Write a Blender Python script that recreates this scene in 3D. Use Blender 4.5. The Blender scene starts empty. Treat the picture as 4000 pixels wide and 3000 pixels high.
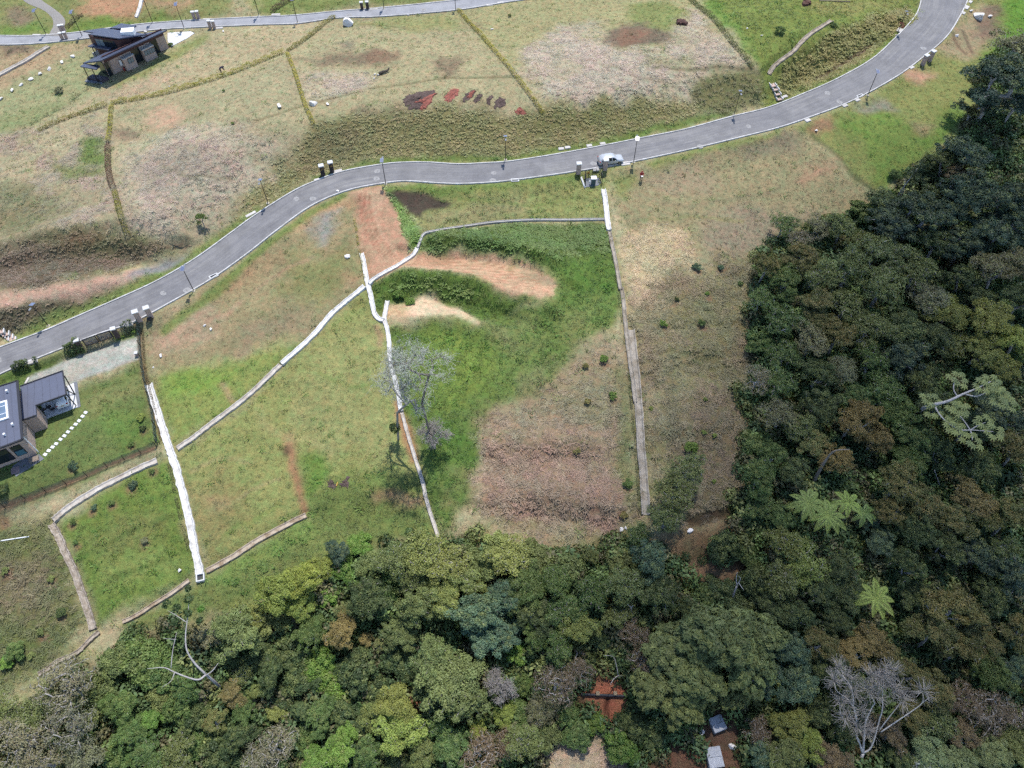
import bpy, bmesh, math, random
import numpy as np
from mathutils import Vector, Matrix, Euler

# ------------------------------------------------------------------ camera, sky, sun, exposure
scene = bpy.context.scene
R = math.radians
CAM_H, PITCH, F = 80.0, R(55.0), 3006.0            # metres, below the horizon, focal length in photo pixels (4000 x 3000)
cam_data = bpy.data.cameras.new("camera")
cam = bpy.data.objects.new("camera", cam_data)
scene.collection.objects.link(cam)
cam.location = (0, 0, CAM_H)
cam.rotation_euler = (math.pi / 2 - PITCH, 0, 0)
cam_data.sensor_fit = 'HORIZONTAL'
cam_data.sensor_width = 36.0
cam_data.lens = 36.0 * F / 4000.0
cam_data.clip_start, cam_data.clip_end = 0.5, 6000
scene.camera = cam

SUN_EL, SUN_AZ = R(69), R(14)                       # azimuth from +Y towards +X
SUN = Vector((math.cos(SUN_EL) * math.sin(SUN_AZ), math.cos(SUN_EL) * math.cos(SUN_AZ), math.sin(SUN_EL)))
world = bpy.data.worlds.new("World")
scene.world = world
world.use_nodes = True
wn = world.node_tree
wn.nodes.clear()
w_out = wn.nodes.new("ShaderNodeOutputWorld")
w_bg = wn.nodes.new("ShaderNodeBackground")
w_sky = wn.nodes.new("ShaderNodeTexSky")
w_sky.sky_type = 'NISHITA'
w_sky.sun_disc = False
w_sky.sun_elevation = SUN_EL
w_sky.sun_rotation = SUN_AZ
w_sky.altitude = 1800
w_sky.dust_density = 1.2
w_bg.inputs["Strength"].default_value = 0.15
wn.links.new(w_sky.outputs[0], w_bg.inputs[0])
wn.links.new(w_bg.outputs[0], w_out.inputs[0])
sun_data = bpy.data.lights.new("sun", 'SUN')
sun_data.energy = 3.3
sun_data.angle = R(0.55)
sun_data.color = (1.0, 0.965, 0.92)
sun = bpy.data.objects.new("sun", sun_data)
scene.collection.objects.link(sun)
sun.location = (20, 120, 300)
sun.rotation_euler = SUN.to_track_quat('Z', 'Y').to_euler()
scene.view_settings.view_transform = 'Standard'
scene.view_settings.look = 'None'
scene.view_settings.exposure = 1.02
scene.view_settings.gamma = 1.0
scene.view_settings.use_curve_mapping = False
scene.render.engine = 'CYCLES'
scene.cycles.max_bounces = 5
scene.cycles.diffuse_bounces = 2
scene.cycles.glossy_bounces = 2
scene.cycles.transmission_bounces = 4
scene.cycles.transparent_max_bounces = 6
scene.cycles.use_denoising = False
scene.cycles.use_adaptive_sampling = True
scene.cycles.adaptive_threshold = 0.03
scene.cycles.adaptive_min_samples = 16

# ------------------------------------------------------------------ small helpers
rng = np.random.default_rng(7)
random.seed(7)
COL = scene.collection
EXPO = 2.15                                        # what a sunlit albedo of 1 reaches in the photograph, in linear light


def lin(c):
    c = c / 255.0
    return c / 12.92 if c <= 0.04045 else ((c + 0.055) / 1.055) ** 2.4


def A(r, g, b, k=EXPO):
    """base colour of a surface that shows as sRGB r,g,b in full sun"""
    r, g, b = lin(r), lin(g), lin(b)
    m = 0.3 * r + 0.6 * g + 0.1 * b
    return tuple(min((0.89 * v + 0.11 * m) / k, 0.85) for v in (r, g, b))


_tab = np.random.default_rng(99).random((256, 256)).astype(np.float64)


def vnoise(x, y):
    xi, yi = np.floor(x).astype(int), np.floor(y).astype(int)
    xf, yf = x - xi, y - yi
    xf, yf = xf * xf * (3 - 2 * xf), yf * yf * (3 - 2 * yf)
    a = _tab[xi & 255, yi & 255]; b = _tab[(xi + 1) & 255, yi & 255]
    c = _tab[xi & 255, (yi + 1) & 255]; d = _tab[(xi + 1) & 255, (yi + 1) & 255]
    return (a * (1 - xf) + b * xf) * (1 - yf) + (c * (1 - xf) + d * xf) * yf


def fbm(x, y, s, o=4, seed=0.0):
    v, amp, tot = 0.0, 1.0, 0.0
    for i in range(o):
        v = v + amp * vnoise(x / s + 17.3 * i + seed * 31.7, y / s + 9.1 * i - seed * 13.3)
        tot += amp; amp *= 0.55; s *= 0.5
    return v / tot


def sstep(a, b, x):
    t = np.clip((x - a) / (b - a), 0, 1)
    return t * t * (3 - 2 * t)


# ------------------------------------------------------------------ the lie of the land (metres; the road beside the car is z = 0)
def base_h(x, y):
    t = y - 93.0
    h = np.where(t < 0, 0.105 * t, 0.045 * t)
    h = h - 0.6 * np.exp(-(t / 9.0) ** 2)
    h = h - 5.0 * sstep(22, 62, x) * sstep(112, 84, y)
    h = h - 3.5 * sstep(46, 16, y)
    h = h + 2.0 * (fbm(x, y, 70.0, 2, 3) - 0.5)
    return h


fwd = np.array([0, math.cos(PITCH), -math.sin(PITCH)])
upv = np.array([0, math.sin(PITCH), math.cos(PITCH)])


def ray(px, py):
    d = fwd + upv * ((1500 - py) / F)
    d = d + np.array([1.0, 0, 0]) * ((px - 2000) / F)
    return d


def hit(px, py, hf, up=0.0):
    """where the line of sight through photo pixel px,py meets the ground (or a level `up` metres above it)"""
    d = ray(px, py)
    lo, hi = 20.0, 600.0
    for _ in range(44):
        m = 0.5 * (lo + hi)
        x, y, z = d[0] * m, d[1] * m, CAM_H + d[2] * m
        if z > float(hf(x, y)) + up:
            lo = m
        else:
            hi = m
    return np.array([d[0] * lo, d[1] * lo, CAM_H + d[2] * lo])


def G0(px, py):
    return hit(px, py, base_h)


def to_px(x, y, z):
    dx, dy, dz = x, y, z - CAM_H
    w = dy * fwd[1] + dz * fwd[2]
    return 2000 + F * dx / w, 1500 - F * (dy * upv[1] + dz * upv[2]) / w


ROAD_PAIRS = [((-420, 1540), (-380, 1640)), ((-150, 1415), (-110, 1520)), ((0, 1356), (45, 1445)), ((181, 1288), (240, 1364)), ((316, 1229), (380, 1308)), ((452, 1170), (520, 1262)),
              ((610, 1098), (690, 1170)), ((759, 1012), (836, 1085)), ((904, 908), (970, 988)), ((1000, 840), (1075, 905)), ((1140, 750), (1195, 818)),
              ((1226, 710), (1290, 770)), ((1339, 669), (1385, 738)), ((1497, 640), (1506, 717)), ((1588, 633), (1588, 710)), ((1678, 633), (1690, 717)),
              ((1791, 640), (1790, 721)), ((1904, 635), (1910, 716)), ((2000, 628), (2010, 706)), ((2181, 599), (2195, 681)), ((2362, 565), (2380, 652)),
              ((2497, 538), (2515, 626)), ((2678, 502), (2705, 585)), ((2859, 452), (2904, 538)), ((3000, 418), (3050, 500)), ((3136, 366), (3190, 450)),
              ((3271, 307), (3330, 395)), ((3407, 230), (3497, 303)), ((3497, 149), (3610, 220)), ((3565, 77), (3690, 150)), ((3592, 30), (3738, 80)),
              ((3600, -30), (3780, -10)), ((3585, -130), (3795, -120)), ((3560, -300), (3790, -300))]
ROAD2_PAIRS = [((-300, 128), (-300, 172)), ((-100, 137), (-100, 172)), ((0, 140), (0, 176)), ((110, 141), (110, 173)), ((205, 136), (205, 166)), ((330, 124), (330, 152)), ((520, 98), (530, 126)),
               ((640, 87), (650, 114)), ((800, 77), (815, 106)), ((1000, 67), (1015, 98)), ((1150, 60), (1165, 93)), ((1300, 46), (1315, 71)), ((1450, 34), (1460, 67)),
               ((1600, 20), (1610, 57)), ((1780, 1), (1790, 40)), ((1900, -14), (1915, 20)), ((2000, -28), (2020, 4)), ((2200, -55), (2225, -24)), ((2500, -110), (2530, -75))]
TRACK_PAIRS = [((150, -60), (60, -60)), ((150, -20), (85, -20)), ((165, 2), (92, 2)), ((205, 30), (122, 20)), ((240, 58), (170, 40)), ((255, 82), (203, 70)), ((250, 105), (208, 100)),
               ((236, 125), (198, 122)), ((232, 142), (190, 140))]


def smooth_poly(P, n):
    """Catmull-Rom through the points, n per span"""
    P = np.asarray(P, float)
    Q = np.vstack([2 * P[0] - P[1], P, 2 * P[-1] - P[-2]])
    out = []
    for i in range(1, len(Q) - 2):
        p0, p1, p2, p3 = Q[i - 1], Q[i], Q[i + 1], Q[i + 2]
        for k in range(n):
            t = k / n
            out.append(0.5 * ((2 * p1) + (-p0 + p2) * t + (2 * p0 - 5 * p1 + 4 * p2 - p3) * t * t + (-p0 + 3 * p1 - 3 * p2 + p3) * t ** 3))
    out.append(P[-1])
    return np.array(out)


def road_edges(pairs, n=5, smooth_z=9):
    U = smooth_poly([G0(*a) for a, b in pairs], n)
    L = smooth_poly([G0(*b) for a, b in pairs], n)
    z = 0.5 * (U[:, 2] + L[:, 2])
    k = np.ones(smooth_z) / smooth_z
    z = np.convolve(np.pad(z, smooth_z // 2, mode='edge'), k, 'valid')
    U[:, 2] = z; L[:, 2] = z
    return U, L


ROAD_U, ROAD_L = road_edges(ROAD_PAIRS)
ROAD2_U, ROAD2_L = road_edges(ROAD2_PAIRS)
TRACK_U, TRACK_L = road_edges(TRACK_PAIRS, 4, 5)


def near_poly(X, Y, P, closed=False):
    """unsigned distance, interpolated 3rd column and side of the nearest segment for arrays of points"""
    best = np.full(X.shape, 1e9); zz = np.zeros(X.shape); side = np.zeros(X.shape)
    n = len(P)
    for i in range(n if closed else n - 1):
        a, b = P[i], P[(i + 1) % n]
        ex, ey = b[0] - a[0], b[1] - a[1]
        L2 = ex * ex + ey * ey + 1e-12
        t = np.clip(((X - a[0]) * ex + (Y - a[1]) * ey) / L2, 0, 1)
        dx, dy = X - a[0] - t * ex, Y - a[1] - t * ey
        d = dx * dx + dy * dy
        m = d < best
        best = np.where(m, d, best)
        if P.shape[1] > 2:
            zz = np.where(m, a[2] + t * (b[2] - a[2]), zz)
        side = np.where(m, np.sign(ex * dy - ey * dx), side)
    return np.sqrt(best), zz, side


def near_box(X, Y, P, g):
    d = np.full(X.shape, 1e4); z = np.zeros(X.shape); s = np.zeros(X.shape)
    for i in range(0, len(P) - 1, 8):
        Q = P[i:i + 9]
        m = (X > Q[:, 0].min() - g) & (X < Q[:, 0].max() + g) & (Y > Q[:, 1].min() - g) & (Y < Q[:, 1].max() + g)
        if not m.any(): continue
        a, b, c = near_poly(X[m], Y[m], Q)
        k = a < d[m]
        d[m] = np.where(k, a, d[m]); z[m] = np.where(k, b, z[m]); s[m] = np.where(k, c, s[m])
    return d, z, s


def in_poly(X, Y, P):
    r = np.zeros(X.shape, bool)
    n = len(P)
    for i in range(n):
        x1, y1 = P[i][0], P[i][1]
        x2, y2 = P[(i + 1) % n][0], P[(i + 1) % n][1]
        c = ((y1 > Y) != (y2 > Y)) & (X < (x2 - x1) * (Y - y1) / (y2 - y1 + 1e-12) + x1)
        r ^= c
    return r


# terrain grid: fine where the photograph looks, growing coarser out to the horizon
STEP = 0.36


def axis(lo, hi, step, far_lo, far_hi):
    core = list(np.arange(lo, hi + 1e-6, step))
    s, v = step, core[-1]
    up = []
    while v < far_hi:
        s *= 1.35; v += s; up.append(v)
    s, v = step, core[0]
    dn = []
    while v > far_lo:
        s *= 1.35; v -= s; dn.append(v)
    return np.array(dn[::-1] + core + up), len(dn), len(core)


AX, ax0, axn = axis(-104, 104, STEP, -2500, 2500)
AY, ay0, ayn = axis(2, 166, STEP, -2500, 3500)
GX, GY = np.meshgrid(AX, AY, indexing='xy')        # shape (ny, nx)
CORE = (slice(ay0, ay0 + ayn), slice(ax0, ax0 + axn))
Z = base_h(GX, GY)


def on_core(fn):
    return fn(GX[CORE], GY[CORE])


# cut bank on the upper side of the main road
mid = 0.5 * (ROAD_U + ROAD_L)
half = 0.5 * np.linalg.norm(ROAD_U[:, :2] - ROAD_L[:, :2], axis=1)
dR, zR, sR = on_core(lambda x, y: near_poly(x, y, mid[::2]))
halfw = float(np.median(half))
Zc = Z[CORE]
above = sR > 0
bank = 3.4 * sstep(halfw + 0.8, halfw + 10.5, dR) * above * sstep(-95, -60, GX[CORE]) * (1 - 0.6 * sstep(45, 70, GX[CORE]))
bank *= 1 - 0.9 * sstep(16, 42, dR)
bank *= 0.75 + 0.5 * fbm(GX[CORE], GY[CORE], 18.0, 2, 5)
Zc = Zc + bank - 0.6 * sstep(halfw + 0.5, halfw + 5, dR) * (~above)
for U_, L_ in ((ROAD_U, ROAD_L), (ROAD2_U, ROAD2_L), (TRACK_U, TRACK_L)):
    m_ = 0.5 * (U_ + L_)
    hw_ = float(np.median(0.5 * np.linalg.norm(U_[:, :2] - L_[:, :2], axis=1)))
    d_, z_, s_ = on_core(lambda x, y: near_box(x, y, m_, hw_ + 4))
    w_ = 1 - sstep(hw_ + 0.35, hw_ + 2.8, d_)
    Zc = Zc * (1 - w_) + (z_ - 0.02) * w_
Z[CORE] = Zc


def Hf(x, y):
    """final ground height by bilinear look-up"""
    ix = int(np.clip(np.searchsorted(AX, x) - 1, 0, len(AX) - 2))
    iy = int(np.clip(np.searchsorted(AY, y) - 1, 0, len(AY) - 2))
    fx = (x - AX[ix]) / (AX[ix + 1] - AX[ix]); fy = (y - AY[iy]) / (AY[iy + 1] - AY[iy])
    fx = min(max(fx, 0), 1); fy = min(max(fy, 0), 1)
    return (Z[iy, ix] * (1 - fx) + Z[iy, ix + 1] * fx) * (1 - fy) + (Z[iy + 1, ix] * (1 - fx) + Z[iy + 1, ix + 1] * fx) * fy


def Hv(x, y):
    """vectorised height look-up"""
    ix = np.clip(np.searchsorted(AX, x) - 1, 0, len(AX) - 2)
    iy = np.clip(np.searchsorted(AY, y) - 1, 0, len(AY) - 2)
    fx = np.clip((x - AX[ix]) / (AX[ix + 1] - AX[ix]), 0, 1); fy = np.clip((y - AY[iy]) / (AY[iy + 1] - AY[iy]), 0, 1)
    return (Z[iy, ix] * (1 - fx) + Z[iy, ix + 1] * fx) * (1 - fy) + (Z[iy + 1, ix] * (1 - fx) + Z[iy + 1, ix + 1] * fx) * fy


def G(px, py, up=0.0):
    return hit(px, py, Hf, up)


def scarp(pts, h, w, up=5.0, dn=6.0):
    """cut step along a line of photo pixels (listed left to right): the ground drops by h towards the camera"""
    P = smooth_poly(np.array([G0(*p) for p in pts]), 4)
    x, y = GX[CORE], GY[CORE]
    g = max(up, dn) + w + 2
    m = (x > P[:, 0].min() - g) & (x < P[:, 0].max() + g) & (y > P[:, 1].min() - g) & (y < P[:, 1].max() + g)
    xx = x[m] + 0.8 * (fbm(x[m], y[m], 3.0, 2, 41) - 0.5); yy = y[m] + 0.8 * (fbm(x[m], y[m], 3.0, 2, 42) - 0.5)
    d, _, s = near_poly(xx, yy, P)
    s = np.where(s > 0, 1.0, -1.0)
    a = s * d                                            # positive uphill
    ends = np.minimum(np.hypot(xx - P[0, 0], yy - P[0, 1]), np.hypot(xx - P[-1, 0], yy - P[-1, 1]))
    k = np.where(a > 0, h / 2 * sstep(0, w / 2, a) * (1 - sstep(w / 2, up + w / 2, a)), -h / 2 * sstep(0, w / 2, -a) * (1 - sstep(w / 2, dn + w / 2, -a)))
    zc = Z[CORE]
    zc[m] += k * sstep(0.0, 4.0, ends)


def flatten(poly_xy, z, soft=2.5):
    global Z
    x, y = GX[CORE], GY[CORE]
    P = np.asarray(poly_xy, float)[:, :2]
    x0, x1, y0, y1 = P[:, 0].min() - soft, P[:, 0].max() + soft, P[:, 1].min() - soft, P[:, 1].max() + soft
    m = (x > x0) & (x < x1) & (y > y0) & (y < y1)
    if not m.any():
        return
    d, _, _ = near_poly(x[m], y[m], P, True)
    d = np.where(in_poly(x[m], y[m], P), 0, d)
    w = 1 - sstep(0.3, soft, d)
    zc = Z[CORE].copy()
    zc[m] = zc[m] * (1 - w) + z * w
    Z[CORE] = zc


# ------------------------------------------------------------------ mesh collecting
class MB:
    def __init__(self):
        self.v, self.f = [], []

    def add(self, vs, fs):
        o = len(self.v)
        self.v += [tuple(map(float, p)) for p in vs]
        self.f += [tuple(i + o for i in q) for q in fs]
        return self

    def box(self, c, s, rz=0.0, M=None):
        """box centred at c (x,y,z) with full sizes s, turned by rz"""
        hx, hy, hz = s[0] / 2, s[1] / 2, s[2] / 2
        ca, sa = math.cos(rz), math.sin(rz)
        vs = []
        for dz in (-hz, hz):
            for dx, dy in ((-hx, -hy), (hx, -hy), (hx, hy), (-hx, hy)):
                p = (c[0] + dx * ca - dy * sa, c[1] + dx * sa + dy * ca, c[2] + dz)
                vs.append(M @ Vector(p) if M else p)
        return self.add(vs, [(3, 2, 1, 0), (4, 5, 6, 7), (0, 1, 5, 4), (1, 2, 6, 5), (2, 3, 7, 6), (3, 0, 4, 7)])

    def bevel_box(self, c, s, b, rz=0.0):
        """box with its upright edges and top edges cut"""
        hx, hy, hz = s[0] / 2, s[1] / 2, s[2] / 2
        ca, sa = math.cos(rz), math.sin(rz)
        ring = [(-hx + b, -hy), (hx - b, -hy), (hx, -hy + b), (hx, hy - b), (hx - b, hy), (-hx + b, hy), (-hx, hy - b), (-hx, -hy + b)]
        vs = []
        for z, k in ((-hz, 1.0), (hz - b, 1.0), (hz, 1 - b / max(min(hx, hy), 1e-3))):
            for x, y in ring:
                x, y = x * k, y * k
                vs.append((c[0] + x * ca - y * sa, c[1] + x * sa + y * ca, c[2] + z))
        fs = [tuple(range(7, -1, -1)), tuple(range(16, 24))]
        for r in (0, 8):
            for i in range(8):
                j = (i + 1) % 8
                fs.append((r + i, r + j, r + 8 + j, r + 8 + i))
        return self.add(vs, fs)

    def prism(self, pts, z0, z1):
        """upright prism over a polygon; z0,z1 numbers or per-point lists"""
        n = len(pts)
        a = z0 if hasattr(z0, '__len__') else [z0] * n
        b = z1 if hasattr(z1, '__len__') else [z1] * n
        vs = [(p[0], p[1], a[i]) for i, p in enumerate(pts)] + [(p[0], p[1], b[i]) for i, p in enumerate(pts)]
        fs = [tuple(range(n - 1, -1, -1)), tuple(range(n, 2 * n))]
        fs += [(i, (i + 1) % n, n + (i + 1) % n, n + i) for i in range(n)]
        return self.add(vs, fs)

    def tube(self, pts, rad, n=6, cap=True):
        pts = [Vector(p) for p in pts]
        m = len(pts)
        rr = rad if hasattr(rad, '__len__') else [rad] * m
        vs, fs = [], []
        ref = Vector((0.31, 0.83, 0.46))
        for i, p in enumerate(pts):
            t = (pts[min(i + 1, m - 1)] - pts[max(i - 1, 0)])
            if t.length < 1e-9:
                t = Vector((0, 0, 1))
            t.normalize()
            u = t.cross(ref)
            if u.length < 1e-3:
                u = t.cross(Vector((1, 0, 0)))
            u.normalize(); w = t.cross(u)
            for k in range(n):
                a = 2 * math.pi * k / n
                vs.append(p + (u * math.cos(a) + w * math.sin(a)) * rr[i])
        for i in range(m - 1):
            for k in range(n):
                j = (k + 1) % n
                fs.append((i * n + k, i * n + j, (i + 1) * n + j, (i + 1) * n + k))
        if cap:
            fs.append(tuple(range(n - 1, -1, -1)))
            fs.append(tuple((m - 1) * n + k for k in range(n)))
        return self.add(vs, fs)

    def lathe(self, prof, c=(0, 0, 0), n=14):
        vs, fs = [], []
        for r, z in prof:
            for k in range(n):
                a = 2 * math.pi * k / n
                vs.append((c[0] + r * math.cos(a), c[1] + r * math.sin(a), c[2] + z))
        for i in range(len(prof) - 1):
            for k in range(n):
                j = (k + 1) % n
                fs.append((i * n + k, i * n + j, (i + 1) * n + j, (i + 1) * n + k))
        fs.append(tuple(range(n - 1, -1, -1)))
        fs.append(tuple((len(prof) - 1) * n + k for k in range(n)))
        return self.add(vs, fs)

    def mesh(self, name, smooth=False):
        me = bpy.data.meshes.new(name)
        me.from_pydata(self.v, [], self.f)
        if smooth:
            me.polygons.foreach_set("use_smooth", [True] * len(me.polygons))
        me.update()
        return me

    def obj(self, name, material, parent=None, smooth=False, loc=None):
        return link(name, self.mesh(name, smooth), material, parent, loc)


def link(name, mesh, material=None, parent=None, loc=None):
    o = bpy.data.objects.new(name, mesh)
    COL.objects.link(o)
    if material is not None and mesh is not None and len(mesh.materials) == 0:
        mesh.materials.append(material)
    if parent is not None:
        o.parent = parent
    if loc is not None:
        o.location = loc
    return o


def np_mesh(name, V, Fq, smooth=False):
    """fast mesh from arrays; Fq (n,3) or (n,4)"""
    me = bpy.data.meshes.new(name)
    V = np.asarray(V, np.float32); Fq = np.asarray(Fq, np.int32)
    k = Fq.shape[1]
    me.vertices.add(len(V)); me.vertices.foreach_set("co", V.ravel())
    me.loops.add(Fq.size); me.loops.foreach_set("vertex_index", Fq.ravel())
    me.polygons.add(len(Fq)); me.polygons.foreach_set("loop_start", np.arange(0, Fq.size, k, dtype=np.int32))
    me.polygons.foreach_set("loop_total", np.full(len(Fq), k, np.int32))
    if smooth:
        me.polygons.foreach_set("use_smooth", np.ones(len(Fq), bool))
    me.update(calc_edges=True)
    me.validate()
    return me


def empty(name, loc, rz=0.0):
    o = bpy.data.objects.new(name, None)
    o.empty_display_size = 0.3
    COL.objects.link(o)
    o.location = loc
    o.rotation_euler = (0, 0, rz)
    return o


def tag(o, label=None, cat=None, group=None, kind=None):
    if label: o["label"] = label
    if cat: o["category"] = cat
    if group: o["group"] = group
    if kind or cat: o["kind"] = kind or "thing"
    return o


def copy_tree(o, parent=None):
    c = o.copy()
    COL.objects.link(c)
    c.parent = parent
    for ch in list(o.children):
        copy_tree(ch, c)
    return c


# ------------------------------------------------------------------ materials
def mat(name, color, rough=0.8, var=0.15, scale=3.0, bump=0.0, bscale=20.0, metal=0.0, spec=0.3, coat=0.0, obj_rand=0.0, second=None, thresh=(0.45, 0.6)):
    m = bpy.data.materials.new(name)
    m.use_nodes = True
    nt = m.node_tree
    b = nt.nodes["Principled BSDF"]
    b.inputs["Roughness"].default_value = rough
    b.inputs["Metallic"].default_value = metal
    b.inputs["Specular IOR Level"].default_value = spec
    b.inputs["Coat Weight"].default_value = coat
    tc = nt.nodes.new("ShaderNodeTexCoord")
    nz = nt.nodes.new("ShaderNodeTexNoise")
    nz.inputs["Scale"].default_value = scale
    nz.inputs["Detail"].default_value = 6
    nz.inputs["Roughness"].default_value = 0.65
    nt.links.new(tc.outputs["Object"], nz.inputs["Vector"])
    rgb = nt.nodes.new("ShaderNodeRGB")
    rgb.outputs[0].default_value = (*color, 1)
    src = rgb.outputs[0]
    if second is not None:
        mr0 = nt.nodes.new("ShaderNodeMapRange")
        mr0.inputs[1].default_value, mr0.inputs[2].default_value = thresh
        n2 = nt.nodes.new("ShaderNodeTexNoise")
        n2.inputs["Scale"].default_value = scale * 0.45
        n2.inputs["Detail"].default_value = 8
        n2.inputs["Roughness"].default_value = 0.7
        nt.links.new(tc.outputs["Object"], n2.inputs["Vector"])
        nt.links.new(n2.outputs[0], mr0.inputs[0])
        mx0 = nt.nodes.new("ShaderNodeMix"); mx0.data_type = 'RGBA'
        mx0.inputs[7].default_value = (*second, 1)
        nt.links.new(src, mx0.inputs[6]); nt.links.new(mr0.outputs[0], mx0.inputs[0])
        src = mx0.outputs[2]
    mr = nt.nodes.new("ShaderNodeMapRange")
    mr.inputs[1].default_value, mr.inputs[2].default_value = 0.3, 0.7
    mr.inputs[3].default_value, mr.inputs[4].default_value = 1 - var, 1 + var
    nt.links.new(nz.outputs[0], mr.inputs[0])
    val = mr.outputs[0]
    if obj_rand > 0:
        oi = nt.nodes.new("ShaderNodeObjectInfo")
        m2 = nt.nodes.new("ShaderNodeMapRange")
        m2.inputs[3].default_value, m2.inputs[4].default_value = 1 - obj_rand, 1 + obj_rand
        nt.links.new(oi.outputs["Random"], m2.inputs[0])
        mm = nt.nodes.new("ShaderNodeMath"); mm.operation = 'MULTIPLY'
        nt.links.new(val, mm.inputs[0]); nt.links.new(m2.outputs[0], mm.inputs[1])
        val = mm.outputs[0]
    vm = nt.nodes.new("ShaderNodeVectorMath"); vm.operation = 'SCALE'
    nt.links.new(src, vm.inputs[0]); nt.links.new(val, vm.inputs["Scale"])
    nt.links.new(vm.outputs[0], b.inputs["Base Color"])
    if bump > 0:
        nb = nt.nodes.new("ShaderNodeTexNoise")
        nb.inputs["Scale"].default_value = bscale
        nb.inputs["Detail"].default_value = 5
        nt.links.new(tc.outputs["Object"], nb.inputs["Vector"])
        bp = nt.nodes.new("ShaderNodeBump")
        bp.inputs["Strength"].default_value = 1.0
        bp.inputs["Distance"].default_value = bump
        nt.links.new(nb.outputs[0], bp.inputs["Height"])
        nt.links.new(bp.outputs[0], b.inputs["Normal"])
    return m


def attr_ground_mat(name):
    """ground cover: the colour of the cover is stored on the mesh, the noises only break it up"""
    m = bpy.data.materials.new(name)
    m.use_nodes = True
    nt = m.node_tree
    b = nt.nodes["Principled BSDF"]
    b.inputs["Roughness"].default_value = 0.95
    b.inputs["Specular IOR Level"].default_value = 0.1
    at = nt.nodes.new("ShaderNodeAttribute"); at.attribute_name = "cover"
    ge = nt.nodes.new("ShaderNodeNewGeometry")
    out = at.outputs["Color"]
    for sc, lo, hi, det in ((0.22, 0.88, 1.16, 4), (1.6, 0.76, 1.28, 6), (8.0, 0.6, 1.45, 4)):
        nz = nt.nodes.new("ShaderNodeTexNoise")
        nz.inputs["Scale"].default_value = sc; nz.inputs["Detail"].default_value = det; nz.inputs["Roughness"].default_value = 0.7
        nt.links.new(ge.outputs["Position"], nz.inputs["Vector"])
        mr = nt.nodes.new("ShaderNodeMapRange")
        mr.inputs[1].default_value, mr.inputs[2].default_value = 0.28, 0.72
        mr.inputs[3].default_value, mr.inputs[4].default_value = lo, hi
        nt.links.new(nz.outputs[0], mr.inputs[0])
        vm = nt.nodes.new("ShaderNodeVectorMath"); vm.operation = 'SCALE'
        nt.links.new(out, vm.inputs[0]); nt.links.new(mr.outputs[0], vm.inputs["Scale"])
        out = vm.outputs[0]
    # straw / green drift
    nz = nt.nodes.new("ShaderNodeTexNoise")
    nz.inputs["Scale"].default_value = 0.9; nz.inputs["Detail"].default_value = 7; nz.inputs["Roughness"].default_value = 0.75
    nt.links.new(ge.outputs["Position"], nz.inputs["Vector"])
    mr = nt.nodes.new("ShaderNodeMapRange"); mr.inputs[1].default_value, mr.inputs[2].default_value = 0.35, 0.65
    nt.links.new(nz.outputs[0], mr.inputs[0])
    mx = nt.nodes.new("ShaderNodeMix"); mx.data_type = 'RGBA'
    mx.inputs[6].default_value = (1.18, 1.0, 0.92, 1); mx.inputs[7].default_value = (0.84, 1.02, 0.88, 1)
    nt.links.new(mr.outputs[0], mx.inputs[0])
    mu = nt.nodes.new("ShaderNodeVectorMath"); mu.operation = 'MULTIPLY'
    nt.links.new(out, mu.inputs[0]); nt.links.new(mx.outputs[2], mu.inputs[1])
    nt.links.new(mu.outputs[0], b.inputs["Base Color"])
    nb = nt.nodes.new("ShaderNodeTexNoise")
    nb.inputs["Scale"].default_value = 5.0; nb.inputs["Detail"].default_value = 6; nb.inputs["Roughness"].default_value = 0.7
    nt.links.new(ge.outputs["Position"], nb.inputs["Vector"])
    bp = nt.nodes.new("ShaderNodeBump"); bp.inputs["Strength"].default_value = 0.9; bp.inputs["Distance"].default_value = 0.16
    nt.links.new(nb.outputs[0], bp.inputs["Height"]); nt.links.new(bp.outputs[0], b.inputs["Normal"])
    return m

# ------------------------------------------------------------------ levelled ground: house pads, cut benches
UP_PAD = [G0(*p) for p in ((330, 330), (430, 325), (690, 195), (760, 130), (640, 95), (480, 92), (345, 125), (310, 250))]
flatten(UP_PAD, float(np.mean([p[2] for p in UP_PAD])), 4.0)
UP_Z = float(np.mean([p[2] for p in UP_PAD]))
LO_PAD = [G0(*p) for p in ((-300, 1640), (90, 1470), (330, 1370), (520, 1330), (540, 1430), (320, 1560), (300, 1640), (180, 1790), (60, 1880), (-300, 1990))]
LO_Z = float(G0(200, 1600)[2])
flatten(LO_PAD, LO_Z, 5.0)
for pts, q, s in (([(1600, 1000), (1900, 1000), (2100, 1040), (2165, 1090), (2150, 1160), (2050, 1160), (1960, 1130), (1850, 1060), (1620, 1045)], (1850, 1040), 3.2),
                  ([(1510, 1200), (1600, 1195), (1700, 1165), (1800, 1215), (1875, 1265), (1750, 1245), (1515, 1245)], (1650, 1215), 3.0),
                  ([(2278, 695), (2345, 690), (2350, 740), (2290, 745)], (2310, 720), 2.0)):
    flatten([G0(*p) for p in pts], float(G(*q)[2]), s)

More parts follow.
